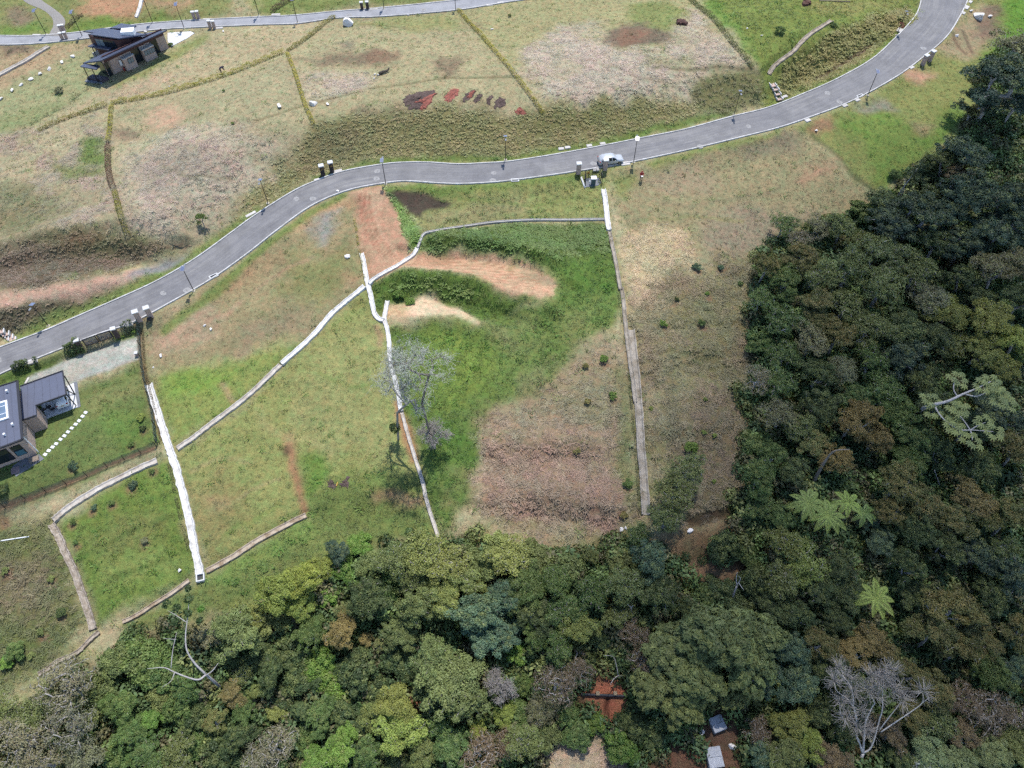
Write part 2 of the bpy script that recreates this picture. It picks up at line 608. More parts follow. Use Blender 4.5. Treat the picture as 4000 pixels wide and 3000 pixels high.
# cut and filled steps in the slopes
scarp([(1640, 955), (1760, 958), (1900, 965), (2000, 985), (2100, 1012), (2180, 1060)], 1.9, 2.6, 4, 3)
scarp([(1450, 1150), (1560, 1112), (1700, 1108), (1850, 1135), (1950, 1172), (2090, 1205)], 1.7, 3.0, 3, 3)
scarp([(1510, 1262), (1600, 1256), (1720, 1256), (1860, 1290)], 0.9, 1.6, 3, 4)
scarp([(-60, 1070), (200, 1015), (400, 985), (620, 965)], 2.2, 4.0, 5, 4)
scarp([(-60, 1290), (180, 1225), (380, 1165), (520, 1120)], 1.2, 3.0, 3, 3)
scarp([(3010, 345), (3150, 255), (3300, 185), (3450, 110)], 1.6, 3.5, 5, 4)
scarp([(1330, 1960), (1450, 1935), (1640, 1925)], 0.9, 1.5, 4, 5)
scarp([(2000, 1760), (2150, 1740), (2300, 1745), (2440, 1760)], 0.7, 2.0, 4, 5)
scarp([(1950, 1960), (2150, 1975), (2350, 2000), (2480, 2010)], 1.0, 2.0, 4, 5)
scarp([(2580, 1420), (2700, 1380), (2860, 1390)], 0.9, 2.0, 4, 5)
scarp([(2560, 1720), (2700, 1690), (2860, 1700)], 0.9, 2.0, 4, 5)

# ------------------------------------------------------------------ what covers the ground
CX, CY = GX[CORE], GY[CORE]
cover = np.empty(CX.shape + (3,)); cover[:] = A(184, 172, 134)
rough = np.full(CX.shape, 0.05)
t_den = np.full(CX.shape, 2.2)
t_hgt = np.full(CX.shape, 0.55)
t_kind = np.zeros(CX.shape, int)                   # 0 short grass, 1 matted dry grass, 2 bracken, 3 undergrowth
n_a = fbm(CX, CY, 14.0, 4, 1); n_b = fbm(CX, CY, 5.0, 4, 2); n_c = fbm(CX, CY, 26.0, 3, 4)
for thr, colr, f in ((0.53, (152, 160, 92), n_a), (0.55, (192, 178, 142), n_b), (0.57, (160, 148, 116), n_c)):
    w = sstep(thr, thr + 0.12, f)[..., None] * 0.75
    cover = cover * (1 - w) + np.array(A(*colr)) * w
WX = 2 * (fbm(CX, CY, 3.2, 4, 11) - 0.5); WY = 2 * (fbm(CX, CY, 3.2, 4, 12) - 0.5)


def _apply(m, w, colr, rg, den, hg, kd):
    wc = w[..., None]
    cover[m] = cover[m] * (1 - wc) + np.array(colr) * wc
    if rg is not None: rough[m] = rough[m] * (1 - w) + rg * w
    if den is not None: t_den[m] = t_den[m] * (1 - w) + den * w
    if hg is not None: t_hgt[m] = t_hgt[m] * (1 - w) + hg * w
    if kd is not None: t_kind[m] = np.where(w > 0.15 + 0.7 * rng.random(w.shape), kd, t_kind[m])


def paint(pts, colr, soft=0.8, warp=1.5, op=1.0, rg=None, den=None, hg=None, kd=None, world_pts=None, mott=0.0):
    P = np.array([G(*p)[:2] for p in pts]) if world_pts is None else np.asarray(world_pts)[:, :2]
    g = soft + warp + 0.5
    m = (CX > P[:, 0].min() - g) & (CX < P[:, 0].max() + g) & (CY > P[:, 1].min() - g) & (CY < P[:, 1].max() + g)
    if not m.any(): return
    x, y = CX[m] + warp * WX[m], CY[m] + warp * WY[m]
    d, _, _ = near_poly(x, y, P, True)
    d = np.where(in_poly(x, y, P), d, -d)
    w = sstep(-soft, soft, d) * op
    if mott > 0:
        w = w * (1 - mott * sstep(0.42, 0.6, n_b[m]))
    _apply(m, w, A(*colr), rg, den, hg, kd)


def stroke(pts, width, colr, soft=0.25, warp=0.2, op=1.0, den=0.0, rg=None, dig=0.0):
    P = np.array([G(*p) for p in pts])
    P = smooth_poly(P, 4)
    g = width + soft + warp + 1
    m = (CX > P[:, 0].min() - g) & (CX < P[:, 0].max() + g) & (CY > P[:, 1].min() - g) & (CY < P[:, 1].max() + g)
    if not m.any(): return
    d, _, _ = near_poly(CX[m] + warp * WX[m], CY[m] + warp * WY[m], P)
    w = (1 - sstep(width / 2 - soft, width / 2 + soft, d)) * op
    _apply(m, w, A(*colr), rg, den, None, None)
    if dig:
        zc = Z[CORE]
        zc[m] -= dig * w


THATCH, THATCH_D, OLIVE, GREEN, LUSH, YGREEN = (200, 182, 164), (180, 162, 142), (160, 153, 112), (114, 138, 66), (96, 128, 50), (140, 158, 78)
BANK, BANK_D, TAN, BROWN_G = (146, 139, 92), (98, 90, 72), (186, 166, 126), (150, 130, 100)
S_RED, S_ORANGE, S_PALE, S_DARK, S_BROWN = (176, 92, 76), (198, 146, 116), (224, 198, 170), (86, 72, 68), (134, 110, 92)
FLOOR = (96, 84, 58)

# --- beyond and around the upper road
paint([(-200, -200), (900, -200), (900, 60), (640, 85), (400, 110), (250, 140), (-200, 140)], (142, 146, 88), 1.5, 2)
paint([(330, -120), (620, -120), (560, 10), (520, 60), (455, 75), (340, 65), (310, 50)], S_ORANGE, 2.0, 2.5, 0.85, 0.06, 0.6)
paint([(560, 0), (760, -20), (700, 40), (590, 60)], (186, 150, 118), 2, 3, 0.8)
paint([(430, 60), (560, 75), (620, 60), (760, 90), (520, 98), (330, 120), (260, 130), (300, 70)], (124, 148, 66), 1.5, 2.0)
paint([(20, 40), (60, 25), (110, 35), (120, 80), (80, 110), (30, 95)], (150, 132, 108), 1.5, 2)
paint([(0, 110), (140, 95), (190, 120), (110, 138), (-20, 138)], (120, 150, 66), 1.5, 1.5)
paint([(1000, -100), (2000, -100), (1800, -10), (1400, 30), (1180, 50), (1000, 62)], (134, 146, 80), 1.5, 2)
paint([(-40, 185), (170, 176), (340, 158), (330, 190), (250, 215), (60, 330), (-40, 385)], (186, 160, 126), 2, 2.5, 0.9)
paint([(0, 180), (150, 175), (110, 205), (0, 225)], (120, 102, 92), 1.2, 1.5, 0.8)
paint([(-60, 380), (280, 225), (330, 200), (400, 190), (430, 320), (330, 380), (200, 440), (-60, 560)], (168, 166, 122), 1.5, 1.5, 1, 0.03)
paint([(-40, 470), (120, 430), (230, 400), (300, 390), (200, 440), (30, 540), (-40, 560)], (138, 150, 98), 1.5, 2, 0.6)
paint([(430, 320), (680, 190), (980, 110), (1240, 70), (1300, 80), (1110, 200), (960, 260), (700, 340), (430, 395), (330, 410)], (190, 174, 138), 1.5, 2)
paint([(440, 325), (660, 205), (800, 130), (820, 150), (680, 230), (460, 340)], (140, 152, 82), 1.2, 1.5, 0.8)
paint([(480, 350), (640, 290), (720, 290), (600, 340), (450, 385)], (196, 172, 146), 2, 2.5, 0.8, kd=1)
# --- left hillside
paint([(-60, 560), (200, 480), (430, 430), (440, 600), (470, 800), (510, 930), (420, 920), (250, 890), (-60, 960)], THATCH_D, 1.5, 2.5, 0.85, 0.09, 4.0, 0.8, 1, mott=0.75)
paint([(300, 560), (390, 530), (410, 640), (330, 650)], (118, 142, 66), 1.2, 2.0, 0.9, kd=0)
paint([(215, 640), (410, 660), (400, 690), (230, 700)], (128, 140, 76), 1.2, 2.0, 0.8, kd=0)
paint([(-40, 830), (60, 800), (140, 770), (150, 800), (60, 860), (-40, 900)], (168, 128, 104), 1.4, 2, 0.6)
paint([(-40, 700), (250, 760), (280, 830), (100, 900), (-40, 920)], (130, 132, 92), 2, 2.5, 0.7, kd=0)
paint([(465, 600), (640, 500), (860, 480), (1060, 540), (1100, 590), (960, 720), (880, 810), (760, 900), (520, 930), (490, 800)], THATCH, 3.2, 4.0, 0.9, 0.1, 3.4, 0.8, 1, mott=0.25)
paint([(500, 620), (760, 560), (920, 600), (800, 720), (560, 760)], (160, 144, 128), 2, 3.0, 0.55, mott=0.5)
paint([(450, 420), (620, 400), (900, 330), (1110, 220), (1190, 410), (1100, 500), (860, 470), (600, 500), (460, 560)], (178, 168, 132), 1.5, 2, 0.9)
paint([(585, 440), (640, 418), (715, 425), (745, 445), (705, 490), (640, 510), (580, 490)], (202, 168, 140), 1.4, 1.8, 0.9, 0.05, 0.6)
paint([(440, 500), (560, 520), (540, 540), (450, 530)], (140, 112, 98), 1.2, 1.5, 0.8)
# --- middle meadow
paint([(1130, 210), (1300, 90), (1780, 50), (2060, 330), (2110, 440), (1900, 400), (1560, 420), (1230, 480)], (182, 170, 132), 1.5, 2)
paint([(1190, 220), (1400, 190), (1480, 200), (1560, 195), (1540, 235), (1400, 255), (1240, 250)], (128, 108, 92), 2.0, 3.0, 0.75, 0.06)
paint([(1420, 215), (1560, 195), (1530, 240), (1440, 245)], (152, 118, 96), 1.6, 2.5, 0.6)
paint([(1330, 160), (1400, 160), (1380, 185), (1320, 190)], (122, 112, 104), 1.2, 2.0, 0.6)
paint([(1690, 225), (1800, 220), (1780, 290), (1720, 310), (1690, 260)], (132, 108, 92), 1.6, 2.5, 0.7)
paint([(1160, 280), (1300, 290), (1460, 280), (1480, 330), (1300, 390), (1200, 370), (1170, 330)], THATCH, 1.8, 2.5, 0.8, 0.09, 4.0, 0.9, 1, mott=0.5)
paint([(1830, 40), (1900, 80), (1910, 110), (1860, 105)], (140, 108, 94), 1.0, 1.5, 0.7)
paint([(1520, 55), (1780, 48), (1820, 110), (1560, 120), (1380, 100)], (152, 156, 92), 2, 3.0, 0.7)
paint([(1400, 410), (1520, 430), (1640, 430), (1560, 445), (1380, 440)], (128, 110, 96), 1.0, 1.2, 0.6)
# --- right upper field
paint([(1800, 40), (2060, -60), (2700, -60), (2960, 290), (2990, 420), (2700, 400), (2350, 420), (2130, 440)], (176, 168, 122), 1.5, 2)
paint([(2030, 300), (2060, 210), (2160, 130), (2300, 80), (2350, 90), (2340, 170), (2420, 190), (2600, 190), (2640, 110), (2680, 30), (2740, 60), (2860, 170), (2940, 265), (2700, 300), (2690, 380), (2560, 375), (2350, 405), (2140, 420), (2080, 360)], THATCH, 2.6, 3.5, 0.95, 0.1, 3.4, 0.8, 1, mott=0.3)
paint([(2540, 190), (2640, 100), (2660, 30), (2580, 0), (2440, 20)], (136, 148, 80), 1.6, 2, 0.8, kd=0)
paint([(2345, 175), (2375, 120), (2470, 85), (2570, 105), (2625, 140), (2600, 170), (2450, 185)], (128, 110, 98), 1.2, 2.0, 0.9, 0.06, 1.0)
paint([(2390, 165), (2450, 110), (2520, 105), (2500, 160), (2420, 180)], (156, 114, 92), 1.4, 2.5, 0.65)
paint([(2520, 220), (2700, 210), (2690, 250), (2520, 260)], (140, 142, 86), 1.5, 2.5, 0.5, kd=0)
# main bank above the road
BANK_PX = [(900, 850), (1000, 740), (1110, 610), (1240, 490), (1330, 460), (1450, 425), (1560, 440), (1640, 425), (1760, 410), (1900, 425), (1990, 445), (2130, 440), (2300, 415), (2450, 395), (2600, 385), (2720, 392), (2780, 440), (2600, 500), (2400, 545), (2200, 590), (2000, 618), (1800, 628), (1600, 622), (1480, 628), (1340, 655), (1220, 700), (1120, 755), (990, 850), (930, 900)]
paint(BANK_PX, BANK, 1.4, 2.0, 1, 0.09, 6.0, 0.62, 2)
paint([(1100, 620), (1300, 520), (1500, 500), (1400, 600), (1200, 680)], (124, 114, 84), 2, 3, 0.6, mott=0.3)
paint([(1600, 500), (1950, 480), (1900, 560), (1650, 570)], (146, 140, 86), 2, 3, 0.5)
paint([(2050, 470), (2650, 420), (2500, 500), (2100, 560)], (122, 120, 68), 2, 3, 0.6)
paint([(1230, 690), (1500, 612), (1800, 610), (2010, 610), (2300, 560), (2600, 480), (2850, 430), (2860, 452), (2500, 538), (2180, 599), (2000, 626), (1700, 632), (1490, 638), (1340, 668), (1230, 712)], (112, 136, 60), 0.7, 0.8, 0.9, 0.05, 3, 0.7, 0)
paint([(2700, 300), (2960, 280), (3000, 410), (2860, 450), (2740, 420), (2690, 380)], (126, 124, 80), 1.2, 1.5, 0.9, 0.1, 4, 0.8, 1)
# triangle between the hedge and the road bend
paint([(2700, -60), (3600, -60), (3592, 40), (3497, 149), (3407, 230), (3271, 307), (3136, 366), (3000, 418), (2960, 290)], (132, 146, 68), 1.2, 1.0, 1, 0.08, 3.5, 0.8, 0)
paint([(2740, 0), (2800, 0), (2900, 140), (2960, 240), (2900, 180), (2790, 70)], (110, 150, 48), 1.0, 1.5, 0.8)
paint([(3000, 380), (3060, 260), (3200, 150), (3380, 70), (3560, 20), (3575, 70), (3480, 160), (3390, 230), (3250, 310), (3100, 370)], (134, 128, 72), 1.0, 1.5, 0.95, 0.14, 6, 0.9, 2)
paint([(3130, 0), (3520, 0), (3450, 40), (3200, 70)], (156, 152, 88), 1.5, 2, 0.8)
paint([(3020, 405), (3150, 355), (3290, 290), (3420, 205), (3520, 90), (3540, 110), (3480, 160), (3400, 232), (3271, 305), (3136, 364)], (118, 142, 60), 0.6, 0.6, 0.9, 0.05, 3, 0.6, 0)
stroke([(3190, 305), (3260, 265), (3330, 225), (3410, 175)], 0.9, (96, 74, 60), 0.4, 0.3, 0.8, dig=0.25)
# --- right of the bend
paint([(3040, 510), (3200, 455), (3340, 400), (3500, 308), (3620, 228), (3740, 100), (3800, -40), (4200, -40), (4200, 760), (3780, 470), (3600, 640), (3420, 740), (3330, 680), (3180, 530)], (144, 148, 84), 1.0, 1.2, 1, 0.06)
paint([(3290, 450), (3420, 430), (3540, 470), (3560, 510), (3620, 520), (3720, 400), (3800, 470), (3600, 640), (3450, 720), (3380, 640), (3360, 560), (3280, 500)], (112, 146, 56), 1.6, 2.0, 0.9, mott=0.3)
paint([(3550, 470), (3650, 490), (3600, 530)], (160, 142, 106), 0.8, 1.0, 0.8)
paint([(3350, 400), (3450, 380), (3490, 420), (3420, 440), (3350, 425)], (150, 146, 136), 1.2, 1.5, 0.8, den=0.3)
paint([(3530, 280), (3600, 262), (3650, 290), (3600, 325), (3540, 320)], (204, 156, 132), 1.0, 1.5, 0.9, den=0.3)
paint([(3650, 190), (3760, 60), (3830, 20), (3900, 30), (3890, 130), (3830, 220), (3720, 230)], (176, 154, 124), 1.5, 2.0, 0.9, 0.06, 0.8)
paint([(3850, 30), (3960, 20), (3930, 100), (3860, 150), (3800, 150)], (120, 96, 88), 1.2, 2, 0.7, den=0.4)
stroke([(3720, 130), (3740, 180), (3770, 210)], 0.7, (120, 100, 84), 0.3, 0.3, 0.7)
stroke([(3760, 120), (3780, 170), (3800, 205)], 0.7, (110, 92, 80), 0.3, 0.3, 0.7)
paint([(3900, -40), (4200, -40), (4200, 330), (3960, 330), (3850, 260), (3880, 160), (3950, 60)], (104, 148, 44), 1.5, 2, 0.95)
paint([(3850, 520), (3960, 540), (4100, 620), (4100, 760), (3960, 680), (3840, 640)], (104, 142, 48), 1.5, 2, 0.95)
paint([(3180, 470), (3240, 455), (3260, 500), (3200, 520), (3160, 500)], (176, 130, 106), 0.9, 1.2, 0.8, den=0.4)
stroke([(3180, 530), (3260, 600), (3330, 680), (3420, 750), (3440, 790)], 0.8, (96, 100, 66), 0.3, 0.4, 0.7)
# --- field below the road, right of the long channel
paint([(2380, 690), (2520, 630), (2700, 592), (2904, 545), (3060, 505), (3170, 520), (3330, 690), (3430, 780), (3300, 870), (3060, 880), (2960, 1000), (2650, 990), (2450, 900), (2395, 790)], (166, 154, 116), 1.2, 1.5, 1, 0.05, 2.5, 0.6)
paint([(2880, 560), (3060, 520), (3150, 560), (3090, 600), (2900, 610)], (132, 120, 108), 1.5, 2.5, 0.7, mott=0.3)
paint([(2520, 690), (2600, 640), (2780, 650), (2820, 740), (2640, 760), (2530, 740)], (170, 150, 124), 1.5, 2.5, 0.7)
paint([(2520, 630), (2900, 540), (3050, 505), (3040, 525), (2880, 570), (2560, 650)], (132, 148, 72), 0.7, 0.8, 0.8)
paint([(2390, 700), (2480, 690), (2500, 720), (2440, 760), (2390, 770)], (138, 150, 76), 1.0, 1.5, 0.7)
paint([(3130, 700), (3170, 640), (3250, 650), (3260, 680), (3140, 710)], (190, 140, 118), 1.4, 2.0, 0.6, den=0.4)
paint([(2780, 850), (2960, 800), (3200, 830), (3060, 890), (2960, 990), (2760, 990)], (160, 142, 124), 2.0, 2.5, 0.7)
paint([(2440, 900), (2560, 880), (2700, 900), (2690, 1010), (2640, 1060), (2590, 1170), (2520, 1250), (2450, 1180), (2420, 1000)], (208, 184, 142), 1.6, 2.0, 0.85, 0.09, 5, 0.9, 1)
paint([(2460, 1200), (2600, 1060), (2720, 1000), (2960, 1000), (3000, 1200), (2950, 1500), (2880, 1800), (2860, 2080), (2560, 2080), (2510, 1700), (2480, 1400)], (142, 128, 92), 2.0, 2.5, 0.95, 0.2, 4.5, 0.95, 1, mott=0.3)
paint([(2560, 1250), (2800, 1100), (2900, 1250), (2800, 1500), (2600, 1600)], (132, 130, 82), 2.0, 3.0, 0.6, mott=0.3)
paint([(2700, 1550), (2900, 1500), (2900, 1900), (2760, 2050), (2600, 1990)], (128, 112, 84), 2.0, 3.0, 0.6)
# --- upper lot between road and thin channel
paint([(1505, 725), (1800, 730), (2020, 715), (2200, 690), (2340, 665), (2350, 700), (2366, 790), (2368, 858), (2100, 858), (1900, 870), (1660, 910), (1570, 830)], (150, 154, 92), 1.0, 1.0, 1, 0.06, 3.5, 0.7, 0)
paint([(1530, 725), (2010, 708), (2260, 680), (2270, 705), (2000, 735), (1700, 760), (1560, 745)], (116, 142, 60), 0.8, 1.0, 0.8)
paint([(1640, 850), (1900, 790), (2030, 760), (2040, 840), (1800, 880), (1660, 905)], (160, 152, 110), 1.5, 2.0, 0.7)
paint([(1500, 735), (1530, 735), (1570, 800), (1640, 900), (1655, 915), (1630, 965), (1600, 970), (1565, 880)], (104, 134, 54), 0.6, 0.6, 1, 0.1, 6, 0.9, 2)
paint([(1515, 750), (1560, 745), (1650, 757), (1720, 770), (1765, 795), (1740, 815), (1690, 822), (1650, 832), (1640, 860), (1610, 840), (1570, 810)], S_DARK, 0.5, 0.9, 0.95, 0.08, 0.3)
# --- bare access way and beds
paint([(1368, 752), (1430, 730), (1495, 722), (1520, 790), (1560, 860), (1600, 975), (1615, 1000), (1560, 1035), (1445, 1105), (1425, 1050), (1405, 970), (1385, 860)], (200, 156, 128), 0.25, 1.0, 1, 0.05, 0.0)
paint([(1400, 750), (1490, 730), (1500, 790), (1440, 830)], (216, 178, 148), 1.5, 2, 0.7)
paint([(1375, 780), (1440, 780), (1450, 860), (1400, 870)], (178, 126, 104), 1.0, 1.5, 0.6)
paint([(1590, 992), (1640, 985), (1760, 990), (1900, 995), (2000, 1010), (2100, 1035), (2165, 1085), (2170, 1110), (2155, 1160), (2080, 1165), (2010, 1150), (1940, 1125), (1860, 1075), (1800, 1055), (1680, 1048), (1560, 1042), (1440, 1112)], (220, 178, 146), 0.25, 0.9, 1, 0.06, 0.1)
paint([(1620, 990), (1760, 990), (1780, 1040), (1600, 1040)], (196, 150, 120), 0.8, 1.0, 0.8)
paint([(2030, 1060), (2110, 1060), (2165, 1100), (2140, 1115), (2060, 1100)], (170, 150, 122), 0.8, 1.2, 0.8)
paint([(1512, 1195), (1560, 1192), (1600, 1195), (1640, 1163), (1690, 1158), (1720, 1175), (1745, 1205), (1790, 1210), (1840, 1240), (1880, 1268), (1845, 1270), (1750, 1240), (1640, 1238), (1510, 1246)], (232, 204, 172), 0.22, 0.8, 1, 0.04, 0.1)
paint([(1512, 1195), (1600, 1195), (1600, 1240), (1512, 1246)], (212, 172, 130), 0.8, 1.0, 0.8)
# wheel tracks and furrows in the bare soil
for off in (-26, -10, 8, 24):
    stroke([(1432 + off, 760), (1440 + off * 1.1, 830), (1462 + off * 1.2, 900), (1500 + off * 1.3, 965), (1530 + off, 1000)], 0.22, (170, 116, 92) if off % 3 else (222, 180, 152), 0.12, 0.4, 0.75)
for k in range(9):
    y0 = 1000 + 15 * k; x0 = 1640 + 34 * k
    stroke([(x0, y0), (x0 + 180, y0 + 14), (min(x0 + 330, 2150), y0 + 40)], 0.25, (190, 142, 112), 0.12, 0.3, 0.8 if y0 < 1090 else 0.6)
# --- lush terrace
LUSH_PX = [(1640, 940), (1665, 915), (1900, 882), (2360, 872), (2400, 1000), (2430, 1200), (2400, 1280), (2280, 1310), (2180, 1440), (2080, 1540), (1930, 1580), (1880, 1700), (1850, 1900), (1760, 2060), (1715, 2090), (1650, 1880), (1570, 1600), (1535, 1430), (1515, 1280), (1700, 1262), (1870, 1285), (1960, 1240), (2160, 1180), (2180, 1110), (2165, 1060), (2000, 995), (1850, 980), (1640, 975)]
paint(LUSH_PX, (108, 134, 60), 0.9, 1.0, 1, 0.09, 4.5, 0.8, 0)
paint([(1660, 925), (1900, 885), (2100, 880), (2360, 880), (2380, 980), (2200, 1010), (2000, 985), (1850, 970), (1660, 965)], (84, 104, 44), 1.0, 1.5, 0.8, 0.12, 6, 0.9, 2)
paint([(1700, 1280), (1880, 1300), (1950, 1400), (1900, 1550), (1750, 1600), (1600, 1500), (1540, 1350)], (124, 146, 58), 2, 3, 0.7)
paint([(1440, 1115), (1560, 1052), (1680, 1055), (1800, 1065), (1860, 1085), (1940, 1135), (2010, 1160), (2080, 1172), (2000, 1230), (1880, 1262), (1840, 1235), (1790, 1205), (1745, 1200), (1700, 1158), (1640, 1160), (1600, 1188), (1515, 1190), (1505, 1240), (1480, 1235), (1460, 1180)], (102, 128, 52), 0.7, 0.8, 1, 0.1, 5.5, 0.9, 0)
paint([(1530, 1120), (1700, 1085), (1830, 1105), (1900, 1170), (1760, 1190), (1690, 1150), (1560, 1150)], (92, 112, 46), 1.2, 1.5, 0.6, kd=2)
paint([(2100, 1180), (2400, 1180), (2420, 1290), (2280, 1310), (2150, 1500), (1950, 1580), (1900, 1480)], (120, 140, 70), 2.0, 3.0, 0.6, mott=0.4)
for pts, cc, op in (([(1900, 1290), (2050, 1250), (2100, 1330), (1980, 1400)], (150, 148, 98), 0.7), ([(2180, 1230), (2330, 1220), (2320, 1300), (2200, 1330)], (140, 146, 84), 0.7), ([(1700, 1330), (1840, 1340), (1820, 1450), (1700, 1430)], (136, 158, 66), 0.7),
                    ([(1960, 1050), (2000, 900), (2120, 900), (2200, 960)], (96, 124, 50), 0.6), ([(2230, 1020), (2380, 1000), (2400, 1120), (2260, 1120)], (90, 130, 44), 0.7), ([(1600, 1420), (1720, 1460), (1700, 1560), (1600, 1560)], (128, 152, 62), 0.6),
                    ([(1720, 1700), (1830, 1660), (1840, 1800), (1740, 1820)], (88, 126, 46), 0.7), ([(2040, 1410), (2160, 1400), (2120, 1500), (2040, 1520)], (152, 144, 104), 0.6)):
    paint(pts, cc, 1.5, 3.0, op, mott=0.5)
# --- brown matted slope
paint([(1910, 1620), (2060, 1560), (2190, 1440), (2290, 1320), (2420, 1290), (2470, 1500), (2500, 1750), (2515, 2010), (2470, 2120), (2300, 2120), (2000, 2090), (1800, 1985), (1850, 1880), (1880, 1740)], (162, 134, 110), 2.6, 3.5, 1, 0.2, 4.2, 0.95, 1, mott=0.4)
paint([(2140, 1520), (2300, 1400), (2420, 1400), (2470, 1600), (2350, 1660), (2200, 1620)], (150, 146, 104), 2, 3, 0.65, mott=0.4)
paint([(2400, 1420), (2440, 1420), (2490, 1700), (2500, 1950), (2440, 1900), (2420, 1700)], (124, 136, 76), 1.5, 2, 0.6)
# --- lot left of the access way
paint([(1380, 770), (1405, 960), (1425, 1100), (1300, 1210), (1180, 1320), (900, 1390), (600, 1470), (565, 1370), (590, 1285), (700, 1190), (850, 1100), (1000, 985), (1200, 835)], (164, 150, 112), 0.9, 1.0, 1, 0.05, 1.8, 0.5)
paint([(600, 1300), (760, 1180), (860, 1200), (820, 1320), (640, 1420), (570, 1400)], (184, 158, 132), 1.6, 2.5, 0.8, den=0.6)
paint([(590, 1320), (700, 1280), (720, 1330), (620, 1370)], (204, 164, 138), 1.2, 2, 0.7, den=0.3)
paint([(860, 1100), (1050, 1000), (1120, 1010), (900, 1160)], (176, 138, 104), 1.5, 2.5, 0.6)
paint([(1130, 880), (1280, 800), (1370, 770), (1370, 820), (1240, 860), (1150, 910)], (206, 164, 126), 1.4, 2.0, 0.85, den=0.6)
paint([(1220, 890), (1270, 850), (1330, 830), (1320, 880), (1240, 950)], (162, 160, 162), 1.3, 1.8, 0.8, den=0.2)
paint([(1160, 1000), (1390, 950), (1410, 1080), (1200, 1220), (1050, 1200)], (140, 142, 86), 2, 3, 0.75)
paint([(900, 1270), (1130, 1180), (1250, 1200), (1180, 1300), (900, 1380)], (160, 142, 116), 1.6, 2.5, 0.6)
paint([(1330, 1080), (1425, 1060), (1420, 1120), (1350, 1170)], (186, 148, 118), 1.2, 1.6, 0.5)
stroke([(640, 1290), (840, 1145), (1000, 990), (1200, 842), (1340, 762)], 1.4, (120, 142, 66), 0.5, 0.5, 0.8, den=3)
# --- green lots
paint([(585, 1480), (900, 1400), (1190, 1320), (1110, 1420), (900, 1590), (690, 1745), (650, 1700), (600, 1540)], (146, 158, 82), 1.3, 1.6, 1, 0.06, 3.2, 0.6)
paint([(640, 1500), (800, 1440), (920, 1440), (820, 1520), (700, 1560)], (130, 164, 62), 1.6, 2.0, 0.8)
paint([(700, 1770), (960, 1570), (1130, 1420), (1300, 1250), (1440, 1130), (1490, 1250), (1530, 1440), (1570, 1600), (1640, 1850), (1700, 2090), (1500, 2060), (1210, 2020), (1000, 2120), (800, 2225), (760, 2050)], (154, 158, 92), 1.0, 1.0, 1, 0.06, 3.0, 0.6)
paint([(1250, 1310), (1480, 1250), (1540, 1450), (1500, 1520), (1250, 1560), (1180, 1440)], (166, 166, 106), 2, 3, 0.6)
paint([(1130, 1500), (1480, 1560), (1560, 1650), (1560, 1760), (1300, 1800), (1160, 1700)], (164, 162, 106), 2, 3, 0.6)
paint([(740, 1880), (860, 1830), (960, 1900), (940, 2060), (820, 2150), (770, 2050)], (156, 142, 92), 1.6, 2.5, 0.7)
paint([(820, 1930), (880, 1940), (900, 1990), (840, 2010)], (184, 152, 116), 1.0, 1.6, 0.5)
paint([(1180, 1800), (1270, 1780), (1290, 1850), (1240, 1980), (1190, 1940)], (106, 142, 54), 1.0, 1.5, 0.85)
paint([(1210, 2010), (1300, 1880), (1500, 1820), (1640, 1860), (1700, 2090), (1500, 2120), (1200, 2250), (1050, 2330), (900, 2390), (700, 2440), (520, 2490), (480, 2450), (740, 2290), (1000, 2130)], (122, 138, 70), 1.2, 1.6, 0.95, 0.09, 4.0, 0.8, 0)
paint([(1200, 2040), (1000, 2150), (800, 2260), (860, 2290), (1100, 2160), (1260, 2060)], (136, 162, 78), 1.0, 1.0, 0.7)
paint([(1440, 1935), (1640, 1925), (1660, 1960), (1600, 1975), (1450, 1960)], (196, 150, 118), 0.8, 1.2, 0.8, den=0.6)
stroke([(1130, 1700), (1140, 1760), (1150, 1840), (1165, 1900), (1180, 1960), (1190, 2000)], 1.0, (172, 124, 96), 0.5, 0.8, 0.85, den=0.4, dig=0.15)
stroke([(1120, 1750), (1124, 1768)], 0.9, (96, 72, 60), 0.4, 0.5, 0.8)
stroke([(1010, 1600), (1060, 1680), (1180, 1720), (1300, 1760)], 1.0, (178, 168, 112), 0.5, 0.6, 0.6)
stroke([(1560, 1560), (1575, 1640), (1595, 1720), (1610, 1790)], 1.1, (190, 136, 104), 0.4, 0.5, 0.85, den=0.3)
stroke([(1470, 1280), (1485, 1320), (1480, 1350)], 0.8, (186, 150, 120), 0.4, 0.4, 0.7)
stroke([(870, 1500), (890, 1540), (905, 1560)], 0.7, (190, 160, 124), 0.3, 0.3, 0.7)
# --- left garden and lower left lots
paint([(-200, 1720), (-40, 1480), (100, 1480), (300, 1520), (540, 1420), (580, 1500), (640, 1740), (600, 1760), (380, 1870), (120, 1960), (-200, 2060)], (118, 134, 74), 1.2, 1.2, 1, 0.06, 3.2, 0.6)
paint([(300, 1560), (540, 1480), (560, 1540), (420, 1600), (320, 1640)], (146, 148, 92), 1.4, 2.0, 0.8)
paint([(420, 1600), (560, 1600), (600, 1720), (480, 1760), (430, 1700)], (112, 142, 62), 1.6, 2.0, 0.7)
paint([(0, 1470), (100, 1430), (330, 1370), (300, 1380), (110, 1490), (40, 1540), (-100, 1540)], (110, 132, 64), 0.8, 0.8)
paint([(440, 1320), (530, 1290), (530, 1315), (445, 1345)], (124, 146, 66), 0.5, 0.5, 1)
paint([(110, 1475), (300, 1390), (440, 1345), (540, 1310), (545, 1400), (310, 1490), (260, 1530), (110, 1560)], (188, 188, 184), 0.35, 0.4, 1, 0.03, 0.0)
paint([(470, 1350), (540, 1325), (540, 1370), (480, 1390)], (224, 220, 216), 1.0, 1.0, 0.8)
